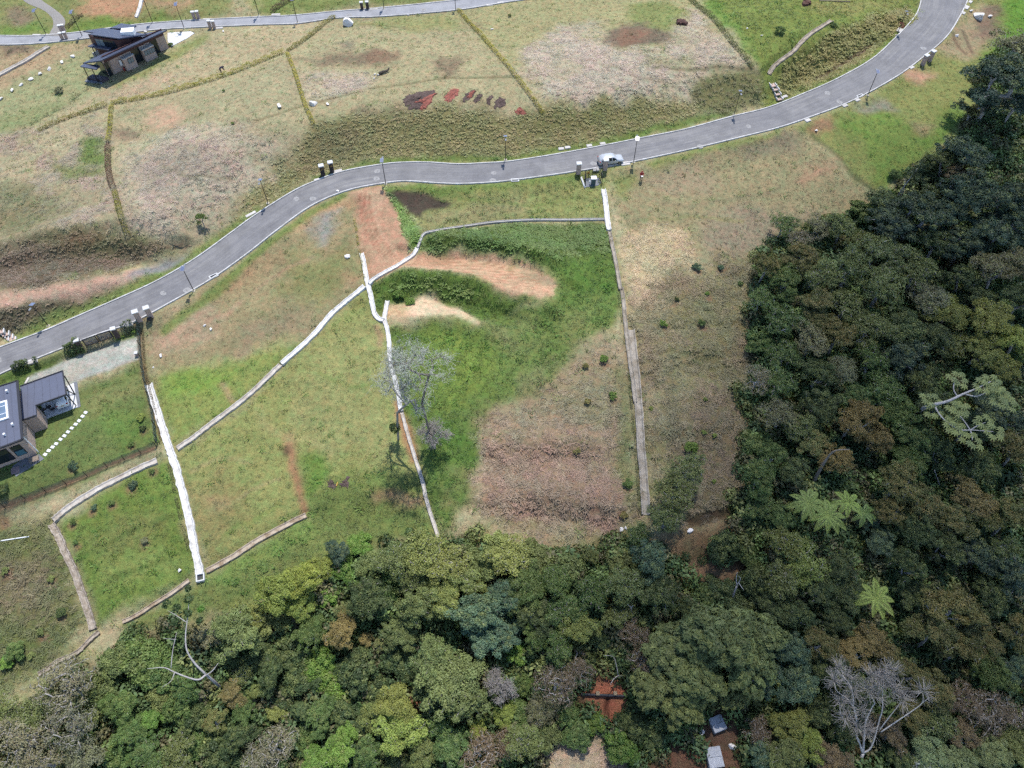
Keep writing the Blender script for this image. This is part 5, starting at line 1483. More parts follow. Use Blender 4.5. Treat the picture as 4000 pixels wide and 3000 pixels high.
# ------------------------------------------------------------------ dug beds: red and dark soil cut into the turf
def bed(pts, material, lab, cat="soil bed", dark=None, name="soil_bed", th=0.07):
    W = np.array([G(*p)[:2] for p in pts])
    c = W.mean(0)
    # irregular outline
    ring = smooth_poly(np.vstack([W, W[:1]]), 5)[:-1]
    r = np.random.default_rng(len(pts) * 7 + int(pts[0][0]))
    ring = ring + r.normal(scale=0.16, size=ring.shape)
    n = len(ring); L = 6
    Vv, Ff = [], []
    for k in range(L + 1):
        t = 1 - k / L
        for p in ring:
            xy = c + (p - c) * max(t, 0.02)
            h = Hf(xy[0], xy[1]) + (-0.12 if k == 0 else th + 0.11 * (r.random() - 0.4))
            Vv.append((xy[0], xy[1], h))
    for k in range(L):
        for i in range(n):
            j = (i + 1) % n
            Ff.append((k * n + i, k * n + j, (k + 1) * n + j, (k + 1) * n + i))
    Ff.append(tuple(L * n + i for i in range(n)))
    mb = MB(); mb.add(Vv, Ff)
    o = mb.obj(name, material)
    if o.data.polygons[n + 1].normal.z < 0: o.data.flip_normals()
    tag(o, lab, cat, "dug soil beds in the meadow")
    return o


bed([(1568, 395), (1580, 375), (1625, 358), (1665, 352), (1705, 352), (1695, 385), (1670, 405), (1655, 432), (1620, 430), (1580, 418)], soil_dark_m, "largest dug bed, dark soil with a red flank, in the upper meadow")
o_ = bed([(1612, 402), (1650, 388), (1702, 360), (1690, 392), (1662, 430), (1640, 432), (1652, 405)], soil_red_m, "red triangular soil patch on the largest dug bed", th=0.16)
bed([(1732, 382), (1750, 358), (1775, 345), (1798, 352), (1790, 372), (1765, 395), (1748, 405)], soil_red_m, "red oval bed right of the largest dug bed")
bed([(1802, 398), (1815, 370), (1840, 353), (1858, 352), (1852, 372), (1835, 392), (1812, 405)], soil_dark_m, "dark oval bed with red top, third from the left")
o_ = bed([(1822, 382), (1838, 362), (1856, 354), (1850, 372), (1836, 386)], soil_red_m, "red soil on the third dug bed", th=0.16)
bed([(1848, 398), (1858, 374), (1886, 366), (1880, 384), (1862, 402)], soil_dark_m, "small dark bed, fourth from the left")
bed([(1900, 408), (1905, 378), (1926, 372), (1922, 392), (1910, 414)], soil_dark_m, "narrow dark bed, fifth from the left")
bed([(1928, 418), (1936, 388), (1955, 378), (1976, 392), (1972, 408), (1950, 428)], soil_dark_m, "round dark bed, last of the row on the right")
bed([(2006, 432), (2030, 420), (2052, 428), (2060, 446), (2030, 450), (2012, 446)], soil_red_m, "small red soil patch by the lower end of the right yellow hedge")
bed([(1283, 1880), (1290, 1868), (1305, 1885), (1314, 1895), (1308, 1910), (1290, 1908), (1282, 1895)], soil_dark_m, "left wing of the dark butterfly shaped flower bed")
bed([(1326, 1892), (1345, 1872), (1358, 1860), (1363, 1875), (1360, 1903), (1345, 1898), (1330, 1905)], soil_dark_m, "right wing of the dark butterfly shaped flower bed")
q1, q2 = V3(G(1315, 1900)), V3(G(1320, 1885))
tag(MB().tube([q1 + Vector((0, 0, .12)), q2 + Vector((0, 0, .14))], 0.09, 6).obj("marker_post", mat("yellow_paint", A(236, 190, 60), 0.6, 0.05, 3)), "short yellow post lying between the wings of the flower bed", "post")
bed([(3500, 108), (3505, 92), (3530, 88), (3538, 100), (3525, 112)], mat("rusty_soil", A(110, 58, 44), 0.95, 0.3, 4), "rusty hole dug above the large white slab inside the bend")
bed([(2640, 92), (2650, 78), (2680, 85), (2688, 98), (2660, 102)], mat("brown_heap", A(104, 72, 62), 0.95, 0.3, 3), "small brown brush heap on the pale dry field", "brush heap", None, "brush_heap", 0.4)
bed([(3130, 22), (3138, 8), (3160, 8), (3168, 20), (3150, 26)], mat("brown_heap2", A(110, 76, 62), 0.95, 0.3, 3), "small brown brush heap in the green field by the top edge", "brush heap", None, "brush_heap", 0.4)

# ------------------------------------------------------------------ houses
def slab_from_px(corners, base_z, thick, name, material, parent):
    pts = [P3(x, y, base_z + h) for x, y, h in corners]
    mb = MB().prism([(p.x, p.y) for p in pts], [p.z - thick for p in pts], [p.z for p in pts])
    o = mb.obj(name, material, parent)
    bm = bmesh.new(); bm.from_mesh(o.data); bmesh.ops.recalc_face_normals(bm, faces=bm.faces); bm.to_mesh(o.data); bm.free()
    return o, pts


def shrink(pts, k):
    c = sum(pts, Vector()) / len(pts)
    return [c + (p - c) * k for p in pts]


def wall_from(pts, z0, drop, name, material, parent):
    mb = MB().prism([(p.x, p.y) for p in pts], z0, [p.z - drop for p in pts])
    o = mb.obj(name, material, parent)
    bm = bmesh.new(); bm.from_mesh(o.data); bmesh.ops.recalc_face_normals(bm, faces=bm.faces); bm.to_mesh(o.data); bm.free()
    return o


def face_box(o0, u, n, a0, a1, h0, h1, depth, out, name, material, parent, z):
    """box on a wall: along u from a0 to a1, heights h0..h1, reaching `out` in front of the wall line (towards -n) and depth deep"""
    c = o0 + u * ((a0 + a1) / 2) - n * (out - depth / 2)
    return MB().box((c.x, c.y, z + (h0 + h1) / 2), (a1 - a0, depth, h1 - h0), math.atan2(u.y, u.x)).obj(name, material, parent)


# --- the house with dark pitched roofs beside the upper road
HZ = UP_Z
FL, FR = P3(428, 300, HZ), P3(660, 188, HZ)
house = empty("dark_roofed_house", (0, 0, 0))
tag(house, "brick and brown panelled house with dark pitched roofs beside the upper road", "house")
u = (FR - FL); LEN = u.length; u.normalize(); n = Vector((-u.y, u.x, 0))
lw = [FL, FR, FR + n * 1.5, FL + n * 1.5]
MB().prism([(p.x, p.y) for p in lw], HZ - 0.6, [HZ + 3.6, HZ + 3.6, HZ + 2.6, HZ + 2.6]).obj("wall", brick_mat, house)
lr, _ = slab_from_px([(323.5, 246, 2.6), (393, 236, 4.15), (652, 117, 4.15), (578, 127, 2.6)], HZ, 0.2, "roof", roof_dark, house)
for k in range(6):
    a0, a1 = LEN * (0.02 + 0.163 * k), LEN * (0.02 + 0.163 * (k + 1)) - 0.05
    face_box(FL, u, n, a0, a1, 2.55, 3.7, 0.12, 0.10, "fascia_panel", brown_panel, house, HZ)
for a0, a1, nm in ((0.43, 0.57, "glazed_opening"), (0.75, 0.86, "glazed_opening"), (0.005, 0.06, "glazed_opening")):
    face_box(FL, u, n, LEN * a0, LEN * a1, 0.0, 2.5, 0.1, 0.06, nm, glass_dark, house, HZ)
for a0, a1, wins in ((0.255, 0.43, ((0.34, 0.56), (0.6, 0.82))), (0.57, 0.755, ((0.12, 0.3), (0.33, 0.51), (0.55, 0.73), (0.76, 0.94)))):
    bay = face_box(FL, u, n, LEN * a0, LEN * a1, -0.4, 2.2, 1.1, 1.0, "bay", brick_mat, house, HZ)
    face_box(FL, u, n, LEN * a0 - 0.05, LEN * a1 + 0.05, 2.2, 2.3, 1.1, 1.05, "coping", cap_mat, bay, HZ)
    w = LEN * (a1 - a0)
    face_box(FL, u, n, LEN * a0 + w * wins[0][0] - 0.06, LEN * a0 + w * wins[-1][1] + 0.06, 1.12, 1.98, 0.06, 1.03, "window_frame", frame_dark, bay, HZ)
    for b0, b1 in wins:
        face_box(FL, u, n, LEN * a0 + w * b0, LEN * a0 + w * b1, 1.18, 1.92, 0.05, 1.05, "pane", glass_pale, bay, HZ)
face_box(FL, u, n, LEN * 0.065, LEN * 0.085, -0.3, 2.5, 0.2, 0.16, "corner_post", wood_mat, house, HZ)
# heater and cylinder on the wall
face_box(FL, u, n, LEN * 0.215, LEN * 0.245, 1.0, 1.9, 0.2, 0.25, "wall_heater", white_paint, house, HZ)
gc = FL + u * (LEN * 0.235) - n * 0.3
MB().lathe([(0.14, 0), (0.16, 0.1), (0.16, 0.5), (0.06, 0.62)], (gc.x, gc.y, HZ), 10).obj("gas_cylinder", mat("red_paint", A(200, 70, 50), 0.5, 0.05, 3), house)
# upper volume behind
ur, up_pts = slab_from_px([(323.5, 121, 4.1), (403, 109, 4.0), (575, 133, 4.0), (464, 150, 5.0), (345, 133, 5.0), (368, 128, 4.6)], HZ, 0.2, "roof", roof_dark, house)
cen = sum(up_pts, Vector()) / len(up_pts)
uw = [cen + (p - cen) * 0.84 for p in (up_pts[0], up_pts[1], up_pts[2], up_pts[3], up_pts[4])]
wall_from(uw, HZ - 0.2, 0.5, "wall", brown_panel, house)
# clerestory glazing facing the camera
e = (uw[3] - uw[4]); el = e.length; e.normalize(); en = Vector((-e.y, e.x, 0))
o0 = Vector((uw[4].x, uw[4].y, 0))
for k in range(5):
    face_box(o0, e, en, el * (0.06 + 0.16 * k), el * (0.06 + 0.16 * (k + 1)) - 0.08, 2.6, 4.1, 0.08, 0.06, "clerestory_pane", glass_pale if k < 2 else glass_dark, house, HZ)
slab_from_px([(474, 91, 3.4), (532, 99, 3.4), (512, 113, 4.0), (428, 109, 4.0)], HZ, 0.2, "roof", roof_dark, house)
bw = [P3(474, 93, HZ + 3.3), P3(525, 100, HZ + 3.3), P3(508, 111, HZ + 3.8), P3(436, 108, HZ + 3.8)]
wall_from(shrink(bw, 0.86), HZ - 0.2, 0.3, "wall", brown_panel, house)
ch = P3(500, 124, HZ + 4.8)
MB().box((ch.x, ch.y, HZ + 4.7), (2.1, 1.3, 0.9), 0.15).obj("roof_box", white_paint, ur)
# canopies with posts and the deck
c1, c_pts = slab_from_px([(341.5, 180, 3.1), (379.5, 162, 2.7), (455, 175, 2.7), (425, 195, 3.1)], HZ, 0.18, "canopy", roof_dark, house)
c2, d_pts = slab_from_px([(312.5, 259, 2.8), (329, 248, 2.65), (390, 256, 2.65), (376, 271, 2.8)], HZ, 0.16, "canopy", roof_dark, house)
for P_, k in ((c_pts[0].lerp(c_pts[3], 0.12), 3.0), (d_pts[0].lerp(d_pts[3], 0.6), 2.7), (d_pts[0].lerp(d_pts[3], 0.08), 2.7)):
    MB().tube([(P_.x + 0.2, P_.y + 0.15, HZ - 0.2), (P_.x + 0.2, P_.y + 0.15, HZ + k - 0.1)], 0.07, 6).obj("post", black_metal, house)
slab_from_px([(339, 303, 0.45), (361, 289, 0.45), (423, 301, 0.45), (401, 314, 0.45)], HZ, 0.7, "deck", deck_mat, house)
slab_from_px([(330, 318, 0.12), (346, 302, 0.12), (408, 312, 0.12), (396, 327, 0.12)], HZ, 0.4, "terrace", paving, house)
gl = [P3(372, 262, HZ + 1.2), P3(420, 300, HZ)]
g0 = FL - u * 0.05; 
MB().box(((FL + n * 1.4 - u * 0.06).x, (FL + n * 1.4 - u * 0.06).y, HZ + 1.25), (0.08, 2.6, 2.5), math.atan2(u.y, u.x)).obj("glazed_wall", glass_dark, house)
MB().box((P3(385, 212, HZ + 0.8).x, P3(385, 212, HZ + 0.8).y, HZ + 0.7), (1.8, 0.15, 1.4), 0.7).obj("garden_wall", pale_slab, house)
# concrete drive behind it
dr = [P3(*p, HZ + 0.06) for p in ((655, 128), (706, 112), (722, 114), (760, 129), (730, 150), (690, 170), (668, 182), (655, 160))]
drv = MB().prism([(p.x, p.y) for p in dr], HZ - 0.3, HZ + 0.07).obj("house_driveway", pale_slab)
if drv.data.polygons[1].normal.z < 0: drv.data.flip_normals()
tag(drv, kind="structure")

# --- the low house at the left edge
LZ = LO_Z
low = empty("low_brick_house", (0, 0, 0))
tag(low, "low brick house with flat grey sheet roofs and a carport at the left edge", "house")
mr_, m_pts = slab_from_px([(-330, 1610, 4.2), (68, 1488, 4.2), (88, 1717, 4.2), (-330, 1875, 4.2)], LZ, 0.22, "roof", roof_mat, low)
# raised rims of the roof
def rim(a, b, name, parent, w=0.16, h=0.12, up=0.05):
    d = b - a; c = (a + b) / 2
    return MB().box((c.x, c.y, c.z + up), (d.length + 0.02, w, h), math.atan2(d.y, d.x)).obj(name, black_metal, parent)
rim(m_pts[1], m_pts[2], "roof_edge", mr_, 0.3); rim(m_pts[2], m_pts[3], "roof_edge", mr_, 0.2); rim(m_pts[0], m_pts[1], "roof_edge", mr_, 0.12)
cr_, k_pts = slab_from_px([(79, 1509, 3.0), (245, 1449, 3.0), (260, 1541, 3.0), (139, 1585, 3.0), (141, 1623, 3.0), (87, 1642, 3.0)], LZ, 0.2, "carport_roof", roof_mat, low)
rim(k_pts[0], k_pts[1], "roof_edge", cr_, 0.14, 0.1); rim(k_pts[1], k_pts[2], "roof_edge", cr_, 0.16, 0.1); rim(k_pts[2], k_pts[3], "roof_edge", cr_, 0.14, 0.1)
rim(k_pts[4], k_pts[5], "roof_edge", cr_, 0.12, 0.1)
for k in range(1, 9):
    a_s, b_s = m_pts[0].lerp(m_pts[1], 0.38 + 0.068 * k), m_pts[3].lerp(m_pts[2], 0.38 + 0.068 * k)
    d_s = b_s - a_s; c_s = (a_s + b_s) / 2
    MB().box((c_s.x, c_s.y, c_s.z + 0.02), (d_s.length - 0.4, 0.05, 0.05), math.atan2(d_s.y, d_s.x)).obj("roof_seam", roof_mat, mr_)
for k in range(1, 6):
    a_s, b_s = k_pts[0].lerp(k_pts[1], k / 6), k_pts[3].lerp(k_pts[2], (k / 6 - 0.35) / 0.65) if k > 2 else k_pts[5].lerp(k_pts[4], k / 2.5)
    d_s = b_s - a_s; c_s = (a_s + b_s) / 2
    MB().box((c_s.x, c_s.y, c_s.z + 0.02), (d_s.length - 0.3, 0.05, 0.05), math.atan2(d_s.y, d_s.x)).obj("roof_seam", roof_mat, cr_)
for px, py in ((30, 1530), (52, 1660), (20, 1700)):
    v_ = P3(px, py, LZ + 4.3); MB().lathe([(0.09, -0.1), (0.09, 0.25), (0.14, 0.27), (0.14, 0.34), (0.04, 0.38)], tuple(v_), 10).obj("vent", white_paint, mr_)
# main walls
mw = [P3(-325, 1622, LZ + 4.0), P3(60, 1506, LZ + 4.0), P3(78, 1710, LZ + 4.0), P3(-325, 1858, LZ + 4.0)]
wall_from(mw, LZ - 1.5, 0.02, "wall", brick_mat, low)
A0, B0 = Vector((mw[3].x, mw[3].y, 0)), Vector((mw[2].x, mw[2].y, 0))
fu = (B0 - A0); fl = fu.length; fu.normalize(); fn = Vector((-fu.y, fu.x, 0))
for a, b, h0, h1, teal in ((fl - 3.9, fl - 2.1, 0.7, 3.1, 0), (fl - 1.75, fl - 0.6, 0.9, 3.0, 1), (fl - 8.5, fl - 5.0, 0.5, 3.1, 0)):
    fr = face_box(A0, fu, fn, a, b, h0, h1, 0.12, 0.06, "window", frame_dark, low, LZ)
    mm = (a + b) / 2
    if teal:
        face_box(A0, fu, fn, a + 0.08, b - 0.08, h0 + 0.08, (h0 + h1) / 2 - 0.03, 0.05, 0.08, "pane", mat("teal_blind", A(84, 136, 156), 0.4, 0.05, 3), fr, LZ)
        face_box(A0, fu, fn, a + 0.08, b - 0.08, (h0 + h1) / 2 + 0.03, h1 - 0.08, 0.05, 0.08, "pane", glass_dark, fr, LZ)
    else:
        face_box(A0, fu, fn, a + 0.08, mm - 0.03, h0 + 0.08, h1 - 0.08, 0.05, 0.08, "pane", glass_dark, fr, LZ)
        face_box(A0, fu, fn, mm + 0.03, b - 0.08, h0 + 0.08, h1 - 0.08, 0.05, 0.08, "pane", glass_dark, fr, LZ)
# skylight
sk = P3(8, 1607, LZ + 4.25)
MB().box((sk.x, sk.y, LZ + 4.3), (1.4, 2.9, 0.24), 0.43).obj("skylight_frame", white_paint, mr_)
MB().box((sk.x, sk.y, LZ + 4.42), (1.0, 2.4, 0.06), 0.43).obj("skylight_pane", mat("sky_glass", A(126, 150, 176), 0.12, 0.15, 1.2), mr_)
for k in (-0.6, 0.6): MB().box((sk.x - math.sin(0.43) * k, sk.y + math.cos(0.43) * k, LZ + 4.46), (1.0, 0.06, 0.03), 0.43).obj("glazing_bar", white_paint, mr_)
# side block beside the carport
sb = [k_pts[5], k_pts[4], k_pts[3] + (k_pts[3] - k_pts[4]) * 0.15, k_pts[5] + (k_pts[3] - k_pts[4]) * 1.15]
wall_from([p.lerp(sum(sb, Vector()) / 4, 0.05) for p in sb], LZ - 1.0, 0.22, "wall", brick_mat, low)
# carport floor, posts, V strut
fp = [P3(*p, LZ + 0.08) for p in ((150, 1560), (288, 1496), (303, 1590), (183, 1634))]
cf = MB().prism([(p.x, p.y) for p in fp], LZ - 0.4, LZ + 0.09).obj("carport_floor", pale_slab, low)
if cf.data.polygons[1].normal.z < 0: cf.data.flip_normals()
fe = [P3(*p, LZ + 0.04) for p in ((288, 1494), (301, 1491), (315, 1587), (302, 1594))]
ce = MB().prism([(p.x, p.y) for p in fe], LZ - 0.4, LZ + 0.05).obj("apron", paving, low)
if ce.data.polygons[1].normal.z < 0: ce.data.flip_normals()
foot = P3(293, 1541, LZ + 0.1)
for px, py in ((252, 1469), (260, 1524)):
    MB().tube([foot, P3(px, py, LZ + 2.9)], 0.075, 6).obj("strut", black_metal, low)
pb = k_pts[2] * 0.97 + k_pts[3] * 0.03
MB().tube([(pb.x - 0.1, pb.y + 0.25, LZ), (pb.x - 0.1, pb.y + 0.25, LZ + 2.85)], 0.07, 6).obj("post", black_metal, low)
# down pipe on the corner, terrace, bench
dp = P3(130, 1738, LZ + 2.0)
MB().tube([(B0.x + 0.14, B0.y + 0.3, LZ - 0.2), (B0.x + 0.14, B0.y + 0.3, LZ + 3.9)], 0.06, 6).obj("down_pipe", white_paint, low)
tp = [P3(*p, LZ + 0.05) for p in ((48, 1822), (62, 1862), (172, 1792), (150, 1770), (90, 1790))]
tr = MB().prism([(p.x, p.y) for p in tp], LZ - 0.5, LZ + 0.06).obj("terrace", paving, low)
if tr.data.polygons[1].normal.z < 0: tr.data.flip_normals()
bn = empty("slatted_bench", P3(138, 1800, LZ + 0.06), 0.42)
tag(bn, "slatted wooden bench on the terrace of the low house", "bench")
for k in range(7): MB().box((-0.5 + 0.165 * k, 0, 0.42), (0.13, 0.75, 0.04)).obj("slat", wood_mat, bn)
for sx in (-0.45, 0.45):
    for sy in (-0.28, 0.28): MB().box((sx, sy, 0.2), (0.07, 0.07, 0.4)).obj("leg", wood_mat, bn)
mt_ = P3(60, 1838, LZ + 0.06)
o = MB().bevel_box((0, 0, 0.05), (0.95, 0.95, 0.1), 0.03).obj("door_mat", mat("faded_mat", A(176, 150, 148), 0.95, 0.15, 5), None, False, mt_); o.rotation_euler = (0, 0, 0.4)
tag(o, "square faded mat on the grey terrace of the low house", "mat")
# stepping stones
stone_me = MB().bevel_box((0, 0, 0.0), (0.47, 0.38, 0.1), 0.02).mesh("paver"); stone_me.materials.append(mat("paver_concrete", (0.55, 0.55, 0.55), 0.8, 0.08, 4, obj_rand=0.16))
STN = [(177, 1776), (191, 1761), (206, 1747), (220, 1734), (237, 1717), (252, 1703), (266, 1688), (281, 1673), (296, 1658), (309, 1644), (323, 1627), (335, 1612)]
for k, (px, py) in enumerate(STN):
    o = link("stepping_stone", stone_me, None, None, V3(G(px, py)) + Vector((0, 0, 0.04))); o.rotation_euler = (0, 0, 0.55 + random.uniform(-0.12, 0.12) - 0.9)
    tag(o, f"white stepping stone, {['first','second','third','fourth','fifth','sixth','seventh','eighth','ninth','tenth','eleventh','last'][k]} counted from the terrace of the low house", "stepping stone", "white stepping stones in the left garden")

# ------------------------------------------------------------------ vehicles
def car(name, loc, rz, paint, length, label, plate=False):
    t = empty(name, loc, rz); tag(t, label, "car")
    L = length; W = L * 0.205; s = L / 4.5
    #        x     zb    zbelt  ztop  wtop  w
    ST = [(-0.50, 0.38, 0.80, 0.86, 0.70, 0.86), (-0.485, 0.28, 0.98, 1.06, 0.78, 0.95), (-0.44, 0.26, 1.02, 1.30, 0.74, 0.99), (-0.36, 0.26, 1.02, 1.56, 0.70, 1.0),
          (-0.20, 0.25, 1.00, 1.63, 0.71, 1.0), (0.0, 0.25, 0.98, 1.63, 0.71, 1.0), (0.09, 0.25, 0.97, 1.56, 0.70, 1.0), (0.16, 0.25, 0.97, 1.32, 0.73, 1.0), (0.235, 0.25, 0.95, 1.06, 0.80, 1.0),
          (0.32, 0.26, 0.90, 1.01, 0.80, 0.99), (0.42, 0.27, 0.80, 0.93, 0.76, 0.95), (0.475, 0.30, 0.70, 0.82, 0.66, 0.88), (0.50, 0.38, 0.58, 0.66, 0.55, 0.76)]
    V, Fs = [], []
    for x, zb, zbelt, zt, wt, w in ST:
        X = x * L; ww = W * w; zb, zbelt, zt = zb * s, zbelt * s, zt * s
        half = [(ww * 0.86, zb), (ww, zb + 0.16 * s), (ww * 1.0, (zb + zbelt) / 2 + 0.05 * s), (ww * 0.95, zbelt), (W * wt * 1.04 if zt - zbelt > 0.2 * s else ww * 0.86, zt - 0.05 * s), (W * wt * 0.9, zt), (W * wt * 0.45, zt + 0.025 * s)]
        ring = [(X, y, z) for y, z in half] + [(X, -y, z) for y, z in reversed(half)]
        V += ring
    K = 14
    for i in range(len(ST) - 1):
        for k in range(K):
            j = (k + 1) % K
            Fs.append((i * K + k, i * K + j, (i + 1) * K + j, (i + 1) * K + k))
    Fs.append(tuple(range(K - 1, -1, -1))); Fs.append(tuple((len(ST) - 1) * K + k for k in range(K)))
    body = MB().add(V, Fs).obj("body", paint, t, True)
    bm = bmesh.new(); bm.from_mesh(body.data); bmesh.ops.recalc_face_normals(bm, faces=bm.faces); bm.to_mesh(body.data); bm.free()

    def pt(i, k, off=0.012):
        v = Vector(V[i * K + k]); c = Vector((v.x, 0, 0.9 * s)); d = (v - c); d.normalize(); return v + d * off

    def pane(ids, nm, m, par, sc=0.93, off=0.014):
        p = [pt(i, k, off) for i, k in ids]; c = sum(p, Vector()) / len(p); p = [c + (q - c) * sc for q in p]
        mb = MB().add(p, [tuple(range(len(p)))])
        o = mb.obj(nm, m, par)
        if (o.data.polygons[0].normal.dot(c - Vector((c.x * 0.6, 0, 0.8 * s)))) < 0: o.data.flip_normals()
        return o
    pane([(8, 4), (6, 4), (6, 5), (6, 8), (6, 9), (8, 9), (8, 8), (8, 5)], "windscreen", glass_dark, t, 0.9)
    pane([(1, 4), (1, 9), (3, 9), (3, 8), (3, 5), (3, 4)], "rear_window", glass_dark, t, 0.84)
    for a, b in ((3, 4), (10, 9)):
        pane([(2, a), (3, b), (4, b), (4, a)], "side_window", glass_dark, t, 0.86)
        pane([(4, a), (4, b), (5, b), (5, a)], "side_window", glass_dark, t, 0.9)
        pane([(5, a), (5, b), (6, b), (7, b), (8, a)], "side_window", glass_dark, t, 0.86)
    tyre = mat("tyre_" + name, (0.012, 0.012, 0.013), 0.8, 0.1, 4); rimm = mat("rim_" + name, A(176, 178, 184), 0.35, 0.08, 4, metal=0.6)
    for x in (-0.30, 0.31):
        for sy in (-1, 1):
            c = (x * L, sy * W * 0.93, 0.34 * s)
            w_ = MB()
            prof = [(0.20, -0.11), (0.31, -0.115), (0.345, -0.09), (0.345, 0.09), (0.31, 0.115), (0.20, 0.11)]
            w_.lathe([(r * s, z * s) for r, z in prof], (0, 0, 0), 18)
            wo = w_.obj("wheel", tyre, t, True); wo.rotation_euler = (R(90), 0, 0); wo.location = c
            MB().lathe([(0.0, -0.118 * s), (0.21 * s, -0.112 * s), (0.21 * s, 0.112 * s), (0.0, 0.118 * s)], (0, 0, 0), 14).obj("rim", rimm, wo)
    lamp = mat("headlight_" + name, A(220, 226, 232), 0.15, 0.03, 3); red = mat("taillight_" + name, (0.30, 0.02, 0.02), 0.25, 0.05, 3)
    for sy in (-1, 1):
        MB().bevel_box((0.455 * L, sy * W * 0.70, 0.75 * s), (0.22 * s, 0.34 * s, 0.14 * s), 0.03).obj("headlight", lamp, t)
        MB().bevel_box((-0.478 * L, sy * W * 0.80, 1.0 * s), (0.16 * s, 0.30 * s, 0.16 * s), 0.03).obj("taillight", red, t)
        MB().bevel_box((0.13 * L, sy * W * 1.10, 1.04 * s), (0.16 * s, 0.2 * s, 0.14 * s), 0.03).obj("mirror", paint, t)
    MB().box((0.492 * L, 0, 0.52 * s), (0.1, W * 0.9, 0.16 * s)).obj("grille", black_metal, t)
    if plate: MB().box((-0.503 * L, 0, 0.80 * s), (0.03, 0.34, 0.13)).obj("licence_plate", gold, t)
    else: MB().box((-0.503 * L, 0, 0.72 * s), (0.03, 0.34, 0.12)).obj("licence_plate", gold, t)
    return t


a_, b_ = P3(2338, 628, 0.15), P3(2428, 612, 0.15)
silver = mat("silver_paint", (0.40, 0.405, 0.41), 0.3, 0.03, 1, metal=0.3, spec=0.5, coat=0.4)
q = on_road(2384, 634, ROAD_U, ROAD_L)
car("silver_car", (q.x, q.y, q.z - 0.02), 0.20, silver, 4.0, "silver sport utility car parked at the kerb behind the transformer")
q = P3(253, 1594, LZ + 0.1)
car("white_car", (q.x - 0.42 * 1.75, q.y + 0.9 * 1.75, LZ + 0.1), R(115), mat("white_car_paint", (0.62, 0.62, 0.63), 0.3, 0.03, 1, spec=0.5, coat=0.4), 3.7, "white hatchback with a yellow plate parked under the carport", True)

# motor scooter in the carport
sc_ = empty("motor_scooter", P3(180, 1607, LZ + 0.1), R(60)); tag(sc_, "dark motor scooter under the carport of the low house", "scooter")
dk = mat("scooter_black", (0.03, 0.03, 0.035), 0.35, 0.05, 3)
for x in (-0.6, 0.6):
    w_ = MB().lathe([(0.12, -0.05), (0.26, -0.05), (0.28, 0), (0.26, 0.05), (0.12, 0.05)], n=14).obj("wheel", dk, sc_); w_.rotation_euler = (R(90), 0, 0); w_.location = (x, 0, 0.28)
MB().tube([(-0.7, 0, 0.55), (-0.2, 0, 0.6), (0.1, 0, 0.35), (0.4, 0, 0.4), (0.55, 0, 0.9)], [0.12, 0.16, 0.12, 0.1, 0.08], 8).obj("frame", dk, sc_)
MB().bevel_box((-0.3, 0, 0.78), (0.7, 0.28, 0.12), 0.05).obj("seat", dk, sc_)
MB().tube([(0.5, -0.32, 1.0), (0.52, 0, 1.02), (0.5, 0.32, 1.0)], 0.025, 6).obj("handlebar", silver, sc_)
for k, (px, py, lab) in enumerate(((212, 1604, "black garden stool under the carport"),)):
    t = empty("garden_stool", P3(px, py, LZ + 0.1), 0.4); tag(t, lab, "stool")
    MB().lathe([(0.24, 0.42), (0.26, 0.44), (0.26, 0.47), (0.1, 0.48)], n=12).obj("seat", dk, t)
    for a in range(4): MB().tube([(0.16 * math.cos(a * 1.57), 0.16 * math.sin(a * 1.57), 0.44), (0.26 * math.cos(a * 1.57), 0.26 * math.sin(a * 1.57), 0)], 0.02, 5).obj("leg", dk, t)

